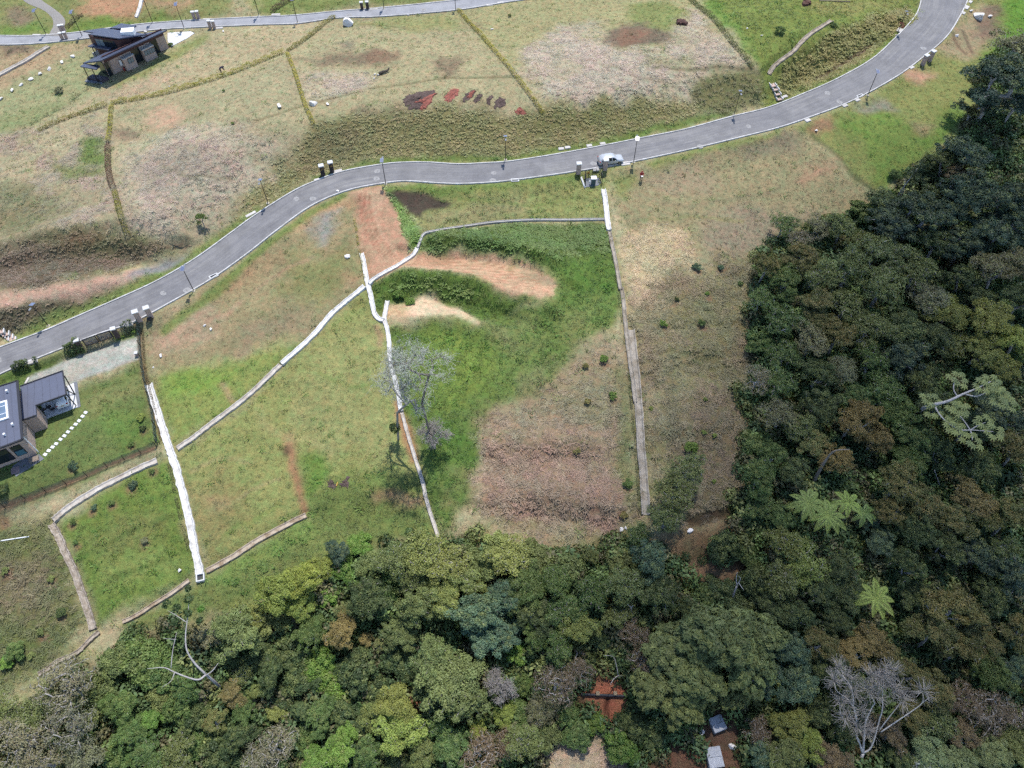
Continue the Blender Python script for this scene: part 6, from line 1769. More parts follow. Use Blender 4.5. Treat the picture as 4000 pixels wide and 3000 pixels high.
# ------------------------------------------------------------------ people
def person(loc, rz, label, top, legs, pose, held=None, scale=1.0):
    skin = mat("skin_" + label[:6], (0.36, 0.20, 0.14), 0.6, 0.05, 3); shoe = mat("shoe_" + label[:6], (0.02, 0.02, 0.02), 0.7, 0.1, 3)
    # joints: name -> (position, radius)
    if pose == 'stand':
        J = dict(pelvis=((0, 0, 0.95), 0.15), waist=((0, 0, 1.12), 0.15), chest=((0, 0, 1.36), 0.18), neck=((0, 0.02, 1.52), 0.075), head=((0, 0.04, 1.64), 0.105), crown=((0, 0.03, 1.74), 0.085))
        for s, sg in (('l', -1), ('r', 1)):
            J.update({s + 'hip': ((sg * 0.10, 0, 0.90), 0.105), s + 'knee': ((sg * 0.13, 0.03, 0.50), 0.072), s + 'ank': ((sg * 0.14, -0.02, 0.10), 0.05), s + 'toe': ((sg * 0.16, 0.16, 0.05), 0.045),
                      s + 'sho': ((sg * 0.20, 0, 1.43), 0.085), s + 'elb': ((sg * 0.29, 0.08, 1.18), 0.06), s + 'wri': ((sg * 0.13, 0.30, 1.14), 0.042), s + 'palm': ((sg * 0.09, 0.36, 1.16), 0.042)})
        fdir = Vector((0, 0.75, 0.3))
    else:   # bending forward, arms down
        J = dict(pelvis=((0, -0.12, 0.92), 0.15), waist=((0, 0.04, 1.04), 0.15), chest=((0, 0.30, 1.12), 0.18), neck=((0, 0.46, 1.12), 0.075), head=((0, 0.58, 1.10), 0.105), crown=((0, 0.66, 1.06), 0.085))
        for s, sg in (('l', -1), ('r', 1)):
            J.update({s + 'hip': ((sg * 0.10, -0.10, 0.88), 0.105), s + 'knee': ((sg * 0.14, 0.04, 0.50), 0.072), s + 'ank': ((sg * 0.16, -0.04 + 0.1 * sg, 0.10), 0.05), s + 'toe': ((sg * 0.17, 0.14 + 0.1 * sg, 0.05), 0.045),
                      s + 'sho': ((sg * 0.20, 0.38, 1.10), 0.085), s + 'elb': ((sg * 0.24, 0.46, 0.82), 0.06), s + 'wri': ((sg * 0.14, 0.58, 0.60), 0.042), s + 'palm': ((sg * 0.12, 0.62, 0.52), 0.042)})
        fdir = Vector((0, 0.3, -0.9))
    E = [('pelvis', 'waist'), ('waist', 'chest'), ('chest', 'neck'), ('neck', 'head'), ('head', 'crown')]
    for s in 'lr':
        E += [('pelvis', s + 'hip'), (s + 'hip', s + 'knee'), (s + 'knee', s + 'ank'), (s + 'ank', s + 'toe'), ('chest', s + 'sho'), (s + 'sho', s + 'elb'), (s + 'elb', s + 'wri'), (s + 'wri', s + 'palm')]
        sg = -1 if s == 'l' else 1
        pc = Vector(J[s + 'palm'][0])
        for f, (off, ln) in enumerate(((-0.03, 0.075), (-0.01, 0.09), (0.01, 0.085), (0.03, 0.065), (-0.045 * sg, 0.05))):
            m1 = pc + Vector((off, 0, 0)) + fdir * ln * 0.5; m2 = m1 + fdir * ln * 0.4 + Vector((-sg * 0.015, 0, -0.02))
            J[f'{s}f{f}a'] = (tuple(m1), 0.012); J[f'{s}f{f}b'] = (tuple(m2), 0.009)
            E += [(s + 'palm', f'{s}f{f}a'), (f'{s}f{f}a', f'{s}f{f}b')]
    names = list(J)
    me = bpy.data.meshes.new("person")
    me.from_pydata([J[k][0] for k in names], [(names.index(a), names.index(b)) for a, b in E], [])
    ob = bpy.data.objects.new("person", me); COL.objects.link(ob)
    ob.modifiers.new("skin", 'SKIN')
    for i, k in enumerate(names):
        v = me.skin_vertices[0].data[i]; v.radius = (J[k][1], J[k][1]); v.use_root = (k == 'pelvis')
    sd = ob.modifiers.new("sub", 'SUBSURF'); sd.levels = 1; sd.render_levels = 1
    dg = bpy.context.evaluated_depsgraph_get()
    bme = bpy.data.meshes.new_from_object(ob.evaluated_get(dg))
    bpy.data.objects.remove(ob)
    for m_ in (top, legs, skin, shoe): bme.materials.append(m_)
    hd = Vector(J['head'][0]); ph = [Vector(J[s + 'palm'][0]) for s in 'lr']
    wz = Vector(J['pelvis'][0])
    for p in bme.polygons:
        c = p.center
        if (c - hd).length < 0.16: k = 2
        elif min((c - q).length for q in ph) < 0.11: k = 2
        elif c.z < 0.13: k = 3
        elif c.z < 0.97 and (c - Vector((c.x, wz.y, c.z))).length < 0.24 and abs(c.x) < 0.26: k = 1
        else: k = 0
        p.material_index = k; p.use_smooth = True
    body = link("person", bme, None, None, loc)
    body.rotation_euler = (0, 0, rz); body.scale = (scale,) * 3
    tag(body, label, "person")
    # hood or cap over the head, face features below it
    M = MB()
    cx = Vector(J['crown'][0])
    prof = []
    bm = bmesh.new(); bmesh.ops.create_icosphere(bm, subdivisions=2, radius=0.135)
    for v in bm.verts:
        p = v.co.copy(); w = hd + Vector((0, -0.02, 0.03)) + Vector((p.x * 0.92, p.y, p.z * 1.08)); v.co = w
    bmesh.ops.delete(bm, geom=[f for f in bm.faces if (f.calc_center_median() - hd).dot(Vector((0, 1, -0.35)) if pose == 'stand' else Vector((0, 0.3, -1))) > 0.07], context='FACES')
    hm = bpy.data.meshes.new("hood"); bm.to_mesh(hm); bm.free()
    link("hood", hm, top, body)
    f0 = hd + (Vector((0, 0.105, 0.0)) if pose == 'stand' else Vector((0, 0.06, -0.09)))
    MB().bevel_box(f0, (0.03, 0.04, 0.05), 0.01).obj("nose", skin, body)
    if held: MB().box(((ph[0] + ph[1]) / 2 + Vector((0, 0.08, 0.02))), (0.26, 0.2, 0.04)).obj("held_sheet", held, body)
    return body


person(V3(G(2503, 705)), R(180), "person in red hooded jacket and blue jeans standing below the road", mat("red_jacket", A(196, 24, 44), 0.8, 0.12, 4), mat("blue_jeans", A(70, 92, 128), 0.85, 0.12, 4), 'stand', white_paint, 1.04)
person(V3(G(866, 288)), R(-70), "person in dark clothes bending over beside the long yellow hedge", mat("dark_jacket", A(58, 50, 72), 0.85, 0.1, 4), mat("dark_trousers", A(44, 42, 52), 0.85, 0.1, 4), 'bend', None, 1.05)

# ------------------------------------------------------------------ fenced transformer
tz = G(2310, 722)[2]
tf = empty("transformer_fence", (0, 0, 0)); tag(tf, "black mesh fence round the white transformer below the brick pillars", "fence")
cs = [P3(2286, 731, tz), P3(2288, 698, tz), P3(2342, 693, tz), P3(2349, 718, tz)]
cs = [V3(G(2286, 730)), V3(G(2284, 698)), V3(G(2341, 695)), V3(G(2351, 718))]
ft = MB().prism([(p.x, p.y) for p in (P3(2288, 732, tz), P3(2286, 699, tz), P3(2340, 696, tz), P3(2347, 717, tz), P3(2335, 726, tz))], tz - 0.4, tz + 0.09).obj("floor", paving, tf)
if ft.data.polygons[1].normal.z < 0: ft.data.flip_normals()
for k, (a, b) in enumerate(((0, 1), (1, 2), (2, 3))):
    p, q = cs[a], cs[b]; nseg = 2 if k != 1 else 4
    for j in range(nseg + (1 if k == 2 else 0)):
        c = p.lerp(q, j / nseg)
        MB().tube([(c.x, c.y, c.z - 0.2), (c.x, c.y, c.z + 1.75)], 0.045, 6).obj("post", black_metal, tf)
    for h in (0.15, 1.72):
        MB().tube([(p.x, p.y, p.z + h), (q.x, q.y, q.z + h)], 0.03, 5).obj("rail", black_metal, tf)
    wires = MB()
    L_ = (q - p).length
    for j in range(int(L_ / 0.22)):
        c = p.lerp(q, (j + 0.5) / int(L_ / 0.22)); wires.tube([(c.x, c.y, c.z + 0.15), (c.x, c.y, c.z + 1.72)], 0.006, 3, False)
    for j in range(6):
        wires.tube([(p.x, p.y, p.z + 0.3 + 0.24 * j), (q.x, q.y, q.z + 0.3 + 0.24 * j)], 0.006, 3, False)
    tag(wires.obj("wire_mesh", black_metal, tf), kind="stuff")
sg_ = cs[1].lerp(cs[2], 0.22); MB().box((sg_.x, sg_.y - 0.05, sg_.z + 1.2), (0.4, 0.02, 0.35)).obj("warning_sign", mat("orange_sign", A(240, 160, 50), 0.6, 0.05, 4), tf)
lw_ = MB()
p, q = V3(G(2270, 695)), V3(G(2284, 732))
for k in range(9):
    c = p.lerp(q, k / 8); lw_.bevel_box((c.x, c.y, c.z + 0.08), (0.28, 0.32, 0.3), 0.05)
tag(lw_.obj("rubble_wall", cap_mat), "low white rubble kerb left of the transformer fence", "wall")
tr_ = empty("transformer", P3(2317, 720, tz + 0.09), 0.05); tag(tr_, "white topped green transformer cabinet inside the black fence", "transformer")
MB().bevel_box((0, 0, 0.62), (0.62, 0.6, 1.25), 0.03).obj("cabinet", mat("grey_green_paint", A(92, 118, 124), 0.5, 0.06, 3), tr_)
MB().bevel_box((0, 0, 1.3), (0.86, 0.76, 0.14), 0.03).obj("lid", white_paint, tr_)
MB().bevel_box((-0.52, 0.05, 0.55), (0.2, 0.24, 0.24), 0.03).obj("meter_box", white_paint, tr_)
MB().tube([(-0.52, 0.05, 0), (-0.52, 0.05, 0.45)], 0.03, 6).obj("stand", white_paint, tr_)
for sx in (-0.16, 0.16): MB().box((sx, -0.305, 0.62), (0.28, 0.02, 1.0)).obj("door", mat("door_green", A(84, 110, 118), 0.45, 0.05, 3), tr_)

# ------------------------------------------------------------------ gate of the left house
gp, gq = V3(G(338, 1356)), V3(G(447, 1319))
gt = empty("sliding_gate", (0, 0, 0)); tag(gt, "black slatted two panel gate between white capped pillars", "gate")
for c, k in ((gp, 0), (gq, 1)):
    t = empty("gate_pillar", c + Vector(((-0.55 if k == 0 else 0.45), (-0.2 if k == 0 else 0.15), 0)), 0.33); t.scale = (0.85, 0.85, 0.95)
    tag(t, ("left" if k == 0 else "right") + " white capped pillar of the black slatted gate", "pillar", "brick gate pillars along the roads")
    link("pillar_body", pil_dark, None, t); link("cap", pil_cap, None, t)
d = gq - gp; L_ = d.length; ang = math.atan2(d.y, d.x)
for j in range(2):
    a = gp.lerp(gq, 0.02 + 0.5 * j); b = gp.lerp(gq, 0.46 + 0.52 * j)
    for h in (0.2, 1.55):
        MB().tube([(a.x, a.y, a.z + h), (b.x, b.y, b.z + h)], 0.05, 4).obj("rail", black_metal, gt)
    for c in (a, b): MB().box((c.x, c.y, c.z + 0.87), (0.13, 0.09, 1.45), ang).obj("stile", black_metal, gt)
    for k in range(9):
        m_ = (a + b) / 2; z = (a.z + b.z) / 2 + 0.33 + 0.135 * k
        o = MB().box((0, 0, 0), ((b - a).length - 0.1, 0.03, 0.07)).obj("slat", mat("gate_grey", A(96, 100, 108), 0.5, 0.05, 3) if (j, k) == (0, 0) else bpy.data.materials["gate_grey"], gt)
        o.location = (m_.x, m_.y, z); o.rotation_euler = (0, math.atan2(a.z - b.z, (b - a).length), ang)

# ------------------------------------------------------------------ mesh fences
net_mat = bpy.data.materials.new("green_netting"); net_mat.use_nodes = True
_n = net_mat.node_tree; _p = _n.nodes["Principled BSDF"]; _p.inputs["Base Color"].default_value = (*A(70, 104, 96), 1); _p.inputs["Roughness"].default_value = 0.8
_p.inputs["Alpha"].default_value = 0.55
post_mat = mat("fence_post_wood", A(96, 80, 66), 0.9, 0.2, 5)


def net_fence(pts, h, lab, nseg, alpha_h=0.0):
    W = smooth_poly(np.array([G(*p) for p in pts]), 4)
    t = empty("net_fence", (0, 0, 0)); tag(t, lab, "fence")
    seg = np.linspace(0, len(W) - 1, nseg + 1)
    P_ = [Vector((np.interp(s, range(len(W)), W[:, 0]), np.interp(s, range(len(W)), W[:, 1]), np.interp(s, range(len(W)), W[:, 2]))) for s in seg]
    for p in P_:
        MB().tube([(p.x, p.y, p.z - 0.2), (p.x + 0.02, p.y, p.z + h + 0.1)], 0.045, 6).obj("post", post_mat, t)
    for a, b in zip(P_[:-1], P_[1:]):
        V = []
        for k in range(5):
            for j in range(2):
                c = a.lerp(b, k / 4); sag = 0.08 * math.sin(math.pi * k / 4) * j
                V.append((c.x, c.y + 0.05 * math.sin(k * 2.1), c.z + 0.05 + (h - 0.05) * j - sag))
        MB().add(V, [(2 * k, 2 * k + 2, 2 * k + 3, 2 * k + 1) for k in range(4)]).obj("netting", net_mat, t)
    return t


net_fence([(545, 1262), (550, 1330), (555, 1400), (566, 1470), (582, 1540), (600, 1610), (612, 1700), (618, 1738)], 1.5, "green netting fence between the left garden and the dry lot", 10)
net_fence([(612, 1746), (520, 1785), (420, 1826), (300, 1878), (180, 1922), (60, 1968), (-60, 2018)], 1.2, "low green netting fence along the foot of the left garden", 9)
# brick stub beside the fence, white pole lying in the grass, pale pole
q = V3(G(538, 1390)); t = empty("brick_stub", q, 0.2); tag(t, "small brick stub with white top beside the netting fence", "brick stub")
MB().bevel_box((0, 0, 0.3), (0.4, 0.4, 0.7), 0.02).obj("body", brick_mat, t); MB().bevel_box((0, 0, 0.7), (0.46, 0.46, 0.1), 0.02).obj("cap", cap_mat, t)
a, b = V3(G(4, 2114)), V3(G(116, 2097)); tag(MB().tube([a + Vector((0, 0, .1)), b + Vector((0, 0, .12))], 0.07, 6).obj("white_pole", white_paint), "long white pole lying in the grass at the left edge", "pole")
a, b = V3(G(3200, 4)), V3(G(3320, 8)); tag(MB().tube([a + Vector((0, 0, .1)), b + Vector((0, 0, .12))], 0.08, 6).obj("white_pole", wood_mat), "long pale pole lying in the green field at the top edge", "pole")
a, b = V3(G(447, 1300)), V3(G(482, 1303)); tag(MB().tube([a + Vector((0, 0, .7)), b + Vector((0, 0, .5))], 0.04, 5).obj("timber_brace", wood_mat), "pale timber brace beside the right pillar of the slatted gate", "brace")

# ------------------------------------------------------------------ black pipe on two concrete blocks in the forest
pz = G(2360, 2722)[2]
a, b = P3(2270, 2712, pz + 0.35), P3(2455, 2720, pz + 0.35)
pp = MB().tube([a, a.lerp(b, 0.5), b], 0.16, 12).obj("water_pipe", black_metal); tag(pp, "black pipe crossing the red soil gully in the forest", "pipe")
for px, lab in ((2334, "left concrete block under the black pipe"), (2402, "right concrete block under the black pipe")):
    q = P3(px, 2712, pz + 0.25)
    o = MB().bevel_box((0, 0, 0), (0.42, 0.46, 1.1), 0.04).obj("support_block", mat("mossy_concrete", A(166, 146, 116), 0.9, 0.2, 4) if px < 2350 else bpy.data.materials["mossy_concrete"], None, False, q + Vector((0, 0, -0.05)))
    tag(o, lab, "block")
for px, py, a, b, h, rz, lab in ((2787, 2962, 1.6, 2.1, 0.9, 0.12, "grey concrete box with a lid near the bottom edge"), (2800, 2830, 1.5, 1.6, 0.7, 0.35, "pale concrete box half hidden under the conifer"), (2505, 2155, 1.0, 0.9, 0.8, 0.1, "grey concrete box at the foot of the long drain")):
    q = V3(G(px, py)); t = empty("concrete_box", q, rz); tag(t, lab, "box")
    cm_ = mat("grey_box_" + str(px), A(206, 208, 214), 0.85, 0.14, 2.5, second=A(170, 168, 168), thresh=(0.5, 0.7))
    MB().bevel_box((0, 0, h / 2 - 0.2), (a, b, h), 0.03).obj("chamber", cm_, t)
    for sy in (-1, 1): MB().bevel_box((0, sy * b / 4, h - 0.15), (a * 1.02, b / 2 - 0.02, 0.08), 0.02).obj("lid", cm_, t)
# white catch box at the foot of the spillway
q = V3(G(785, 2258)); t = empty("catch_box", q, 0.25); tag(t, "white open concrete catch box at the foot of the bright spillway", "catch box")
for sx in (-1, 1): MB().box((sx * 0.42, 0, 0.1), (0.14, 1.0, 0.5)).obj("side", cap_mat, t)
for sy in (-1, 1): MB().box((0, sy * 0.43, 0.1), (0.7, 0.14, 0.48)).obj("end", cap_mat, t)
MB().box((0, 0, 0.02), (0.7, 0.72, 0.06)).obj("floor", black_metal, t)
# stepped drops beside the roads
for pts, lab in ((((3018, 335), (3027, 350), (3035, 368), (3042, 388)), "stepped concrete drop beside the inner kerb on the right"), (((5, 1296), (25, 1305), (40, 1318), (52, 1328)), "stepped concrete drop on the far verge at the left edge")):
    t = empty("stepped_drop", (0, 0, 0)); tag(t, lab, "stepped drain")
    for k, p_ in enumerate(pts):
        q = V3(G(*p_))
        for sx in (-1, 1): MB().box((q.x + sx * 0.5, q.y, q.z + 0.15), (0.13, 0.8, 0.45), 0.3).obj("side_wall", cap_mat, t)
        MB().box((q.x, q.y, q.z + 0.08), (0.86, 0.9, 0.2), 0.3).obj("step", brick_mat, t)

# ------------------------------------------------------------------ leaves, hedges, shrubs
leaf_plain = foliage_mat("leaves", 'object', tip=A(168, 176, 84), trans=0.22, var=0.42)
leaf_rust = foliage_mat("rusty_leaves", 'object', tip=A(182, 152, 78), trans=0.2, var=0.38)
leaf_gold = foliage_mat("golden_leaves", 'object', tip=A(214, 206, 84), trans=0.3, var=0.35)
leaf_pink = foliage_mat("brown_leaves", 'object', tip=A(150, 118, 92), trans=0.2, var=0.35)


def leaves_np(centers, normals, size, r, elong=1.9, jitter=0.6):
    """kite shaped leaves: arrays (n,3) of centres and facing directions"""
    n = len(centers)
    nr = normals + jitter * r.normal(size=(n, 3)); nr /= np.linalg.norm(nr, axis=1)[:, None] + 1e-9
    t = np.cross(nr, r.normal(size=(n, 3))); t /= np.linalg.norm(t, axis=1)[:, None] + 1e-9
    b = np.cross(nr, t)
    s = (size * (0.65 + 0.7 * r.random(n)))[:, None]
    V = np.stack([centers - t * s * 0.5 * elong / 1.5, centers + b * s * 0.36 + nr * s * 0.06, centers + t * s * 0.5 * elong / 1.5 - nr * s * 0.12, centers - b * s * 0.36 + nr * s * 0.06], 1).reshape(-1, 3)
    Fq = np.arange(4 * n).reshape(n, 4)
    return V, Fq


def hedge(pts, wd, ht, colr, lab, material=leaf_gold, dens=95, tipshare=0.5, size=0.15, gaps=0.0, group="planted hedges", name="hedge"):
    P = smooth_poly(np.array([G(*p) for p in pts]), 6)
    r = np.random.default_rng(int(P[0, 0] * 37 + P[0, 1] * 11) % 99991)
    seg = np.linalg.norm(np.diff(P[:, :2], axis=0), axis=1); cum = np.r_[0, np.cumsum(seg)]
    gk = 1.5 if group == "roadside garden hedge" else 1.0
    wd *= 0.72 * gk; ht *= 0.85 * gk; size *= 0.78 * gk
    L = cum[-1]; n = int(L * dens * 1.5 * wd / 0.8)
    # plants along the line give a bumpy top
    s = r.random(n) * L
    pitch = 0.7
    ph = np.random.default_rng(3).random(int(L / pitch) + 3)
    i = (s / pitch).astype(int); bump = 0.5 + 0.75 * ph[i]
    if gaps: 
        keep = ph[(i * 7) % len(ph)] > gaps; s, i, bump = s[keep], i[keep], bump[keep]
    n = len(s)
    x = np.interp(s, cum, P[:, 0]); y = np.interp(s, cum, P[:, 1])
    j = np.clip(np.searchsorted(cum, s) - 1, 0, len(seg) - 1)
    tx = (P[j + 1, 0] - P[j, 0]) / (seg[j] + 1e-9); ty = (P[j + 1, 1] - P[j, 1]) / (seg[j] + 1e-9)
    ang = r.random(n) * math.pi
    rad = np.sqrt(r.random(n)) * 0.35 + 0.65
    off = np.cos(ang) * rad * wd / 2; hh = (0.12 + np.sin(ang) * rad * 0.88) * ht * bump
    x = x - ty * off; y = y + tx * off
    z = Hv(x, y) + hh
    nrm = np.stack([-ty * np.cos(ang), tx * np.cos(ang), np.sin(ang) + 0.25], 1)
    V, Fq = leaves_np(np.stack([x, y, z], 1), nrm, size, r)
    c0 = V.mean(0)
    me = np_mesh(name, V - c0, Fq)
    tint_attr(me, np.stack([r.random(n), np.clip(tipshare * (0.4 + 0.9 * ph[i]) * (hh / ht), 0, 1) * r.random(n) * 1.4, np.zeros(n)], 1), 4)
    o = link(name, me, material, None, c0)
    o.color = (*colr, 1)
    tag(o, lab, "hedge", group)
    return o


YH, OH, DH = A(206, 194, 66), A(168, 158, 70), A(122, 132, 66)
hedge([(150, 512), (250, 468), (340, 437), (420, 412)], 1.1, 0.9, OH, "left end of the long hedge, low and ragged, on the upper meadow")
hedge([(436, 404), (520, 392), (620, 372), (700, 352), (800, 322), (900, 290), (1000, 250), (1110, 206)], 1.2, 1.05, YH, "long yellow green hedge crossing the upper meadow to the fork")
hedge([(1124, 200), (1180, 165), (1240, 118), (1290, 80), (1312, 68)], 1.1, 0.9, OH, "olive hedge climbing from the fork to the upper road")
hedge([(438, 412), (434, 460), (430, 510), (424, 560)], 1.0, 1.1, YH, "yellow upper stretch of the left hedge running down the hillside")
hedge([(423, 570), (424, 640), (432, 700), (446, 740)], 1.3, 1.3, A(160, 126, 96), "brown withered stretch of the left hedge", leaf_pink)
hedge([(449, 748), (462, 800), (476, 850), (492, 900), (503, 928)], 1.2, 1.2, OH, "olive lower stretch of the left hedge above the dark bank")
hedge([(1122, 208), (1145, 265), (1165, 325), (1185, 390), (1200, 430), (1218, 470), (1228, 492)], 0.95, 1.0, A(222, 204, 60), "bright yellow hedge running down from the fork to the bank")
hedge([(1786, 38), (1830, 88), (1880, 140), (1930, 200), (1985, 262), (2030, 320), (2070, 372), (2100, 415), (2122, 446)], 1.0, 1.0, A(214, 198, 66), "yellow hedge between the red beds and the pale dry field")
hedge([(2676, -20), (2730, 30), (2785, 75), (2830, 130), (2870, 182), (2910, 228), (2940, 266)], 1.2, 1.0, DH, "dark green hedge between the pale field and the green field", leaf_plain, 95, 0.3)
hedge([(30, 545), (110, 495), (200, 442), (250, 420)], 0.7, 0.7, A(128, 136, 78), "sparse shrub row along the lower edge of the lawn", leaf_plain, 60, 0.4, 0.13, 0.25)
hedge([(252, 412), (300, 378), (345, 345), (392, 326)], 0.7, 0.8, A(120, 124, 66), "sparse shrub row leading up to the terrace of the dark roofed house", leaf_plain, 70, 0.4, 0.13, 0.2)
hedge([(1380, 830), (1392, 900), (1400, 960), (1412, 1020), (1425, 1092)], 0.5, 0.55, A(190, 180, 60), "low yellow hedge between the dry lot and the orange access way", leaf_gold, 90, 0.5, 0.12, 0.2)
hedge([(556, 1290), (562, 1370), (570, 1450), (586, 1520), (606, 1600), (624, 1680), (630, 1735)], 0.45, 0.5, A(140, 128, 82), "brown green hedge along the right side of the netting fence", leaf_pink, 90, 0.3, 0.13)
hedge([(656, 1790), (668, 1850), (682, 1920), (700, 2000), (722, 2080), (738, 2150)], 0.55, 0.45, A(110, 110, 60), "low hedge along the left side of the bright spillway", leaf_pink, 80, 0.25, 0.12, 0.15)
hedge([(2376, 905), (2388, 980), (2404, 1080), (2420, 1180), (2434, 1290), (2446, 1400)], 0.5, 0.35, A(96, 104, 56), "weedy growth along the upper left side of the long drain", leaf_plain, 70, 0.3, 0.12, 0.3)
hedge([(2452, 1420), (2462, 1540), (2474, 1660), (2486, 1800), (2494, 1930), (2500, 2020)], 0.55, 0.4, A(84, 94, 52), "dark weedy growth along the lower left side of the long drain", leaf_plain, 80, 0.2, 0.12, 0.2)
hedge([(325, 60), (300, 75), (275, 98), (262, 112)], 1.2, 0.9, A(110, 100, 66), "dark hedge on the slope beyond the side track", leaf_pink)
hedge([(1150, -5), (1110, 15), (1070, 40), (1062, 50)], 1.4, 1.0, A(126, 104, 70), "brown hedge beyond the upper road at the top edge", leaf_pink)
hedge([(30, 1452), (90, 1430), (150, 1410)], 0.9, 0.9, A(88, 112, 74), "left third of the shrub hedge between road and gravel drive", leaf_plain, 80, 0.35, 0.17, 0.15, "roadside garden hedge")
hedge([(155, 1408), (210, 1390), (250, 1372)], 1.2, 1.2, A(84, 116, 60), "middle third of the shrub hedge between road and gravel drive", leaf_plain, 90, 0.45, 0.18, 0.1, "roadside garden hedge")
hedge([(255, 1370), (290, 1360), (325, 1352)], 1.2, 1.2, A(92, 120, 56), "right third of the shrub hedge next to the slatted gate", leaf_plain, 90, 0.45, 0.18, 0.0, "roadside garden hedge")
hedge([(458, 1302), (490, 1288), (525, 1274)], 1.0, 0.9, A(104, 122, 88), "grey green shrubs right of the slatted gate", leaf_plain, 70, 0.3, 0.15, 0.2, "roadside garden hedge")


# ------------------------------------------------------------------ tree shapes
def skeleton(targets, fork, base, r, bend_k=0.03):
    """grow limbs: every target joins the nearest node already grown; returns nodes, parents"""
    nodes = [np.array(base, float)]; par = [-1]
    k = 5
    bend = r.normal(scale=bend_k * np.linalg.norm(fork - base), size=3); bend[2] = 0
    for i in range(1, k + 1):
        t = i / k
        nodes.append(base + (fork - base) * t + bend * math.sin(math.pi * t)); par.append(len(nodes) - 2)
    fork_i = len(nodes) - 1
    order = np.argsort(np.linalg.norm(targets - fork, axis=1))
    tips = []
    for ti in order:
        T = targets[ti]
        N = np.array(nodes[fork_i - 1:])
        d = np.linalg.norm(N - T, axis=1) + 0.35 * np.maximum(0, N[:, 2] - T[2] + 0.2)
        j = int(np.argmin(d)) + fork_i - 1
        s = np.array(nodes[j]); D = T - s; L = np.linalg.norm(D)
        steps = max(2, int(L / 0.9))
        sag = r.normal(scale=0.09 * L, size=3)
        p = j
        for q in range(1, steps + 1):
            t = q / steps
            nodes.append(s + D * t + sag * math.sin(math.pi * t) + np.array([0, 0, 0.10 * L * math.sin(math.pi * t)])); par.append(p); p = len(nodes) - 1
        tips.append(p)
    return np.array(nodes), np.array(par), tips


def limbs_mesh(nodes, par, r0, rmin, sides=5):
    n = len(nodes)
    w = np.zeros(n)
    kids = np.zeros(n, int)
    for i in range(1, n): kids[par[i]] += 1
    w[kids == 0] = 1
    for i in range(n - 1, 0, -1): w[par[i]] += w[i]
    rad = np.maximum(rmin, r0 * (w / w[0]) ** 0.46)
    A_ = nodes[par[1:]]; B_ = nodes[1:]
    ra = rad[par[1:]]; rb = rad[1:]
    ra = np.minimum(ra, rb * 1.6 + 0.01)
    t = B_ - A_; t /= np.linalg.norm(t, axis=1)[:, None] + 1e-9
    u = np.cross(t, np.array([0.31, 0.83, 0.46])); u /= np.linalg.norm(u, axis=1)[:, None] + 1e-9
    v = np.cross(t, u)
    m = len(A_); V = np.empty((m, 2 * sides, 3))
    for k in range(sides):
        a = 2 * math.pi * k / sides
        o = u * math.cos(a) + v * math.sin(a)
        V[:, k] = A_ - t * ra[:, None] * 0.3 + o * ra[:, None]; V[:, sides + k] = B_ + t * rb[:, None] * 0.3 + o * rb[:, None]
    Fq = []
    base = (np.arange(m) * 2 * sides)[:, None]
    for k in range(sides):
        j = (k + 1) % sides
        Fq.append(base + np.array([[k, j, sides + j, sides + k]]))
    return V.reshape(-1, 3), np.vstack(Fq)


def crown_targets(r, n, rx, rz, zc, lobes, low=0.15):
    """points gathered in rounded lobes of uneven size over an ellipsoid"""
    C, S = [], []
    for i in range(lobes):
        a = 2.399963 * i + r.uniform(-0.7, 0.7)
        e = 0.05 + 1.25 * ((i + r.random()) / lobes)
        ce, se = math.cos(min(e, 1.5)), math.sin(min(e, 1.5))
        k = r.uniform(0.5, 0.86)
        C.append((rx * k * ce * math.cos(a), rx * k * ce * math.sin(a), zc + rz * 0.66 * se + r.normal() * 0.12 * rz)); S.append(r.uniform(0.22, 0.5))
    C = np.array(C); S = np.array(S); W = S ** 2 / (S ** 2).sum()
    pick = r.choice(lobes, n, p=W)
    out = []
    for i in range(n):
        c = C[pick[i]]
        d = r.normal(size=3); d /= np.linalg.norm(d)
        if d[2] < -0.25: d[2] *= -0.6
        k = rx * S[pick[i]] * (0.45 + 0.65 * r.random())
        out.append(c + d * np.array([k, k, k * 0.75]))
    return np.array(out)


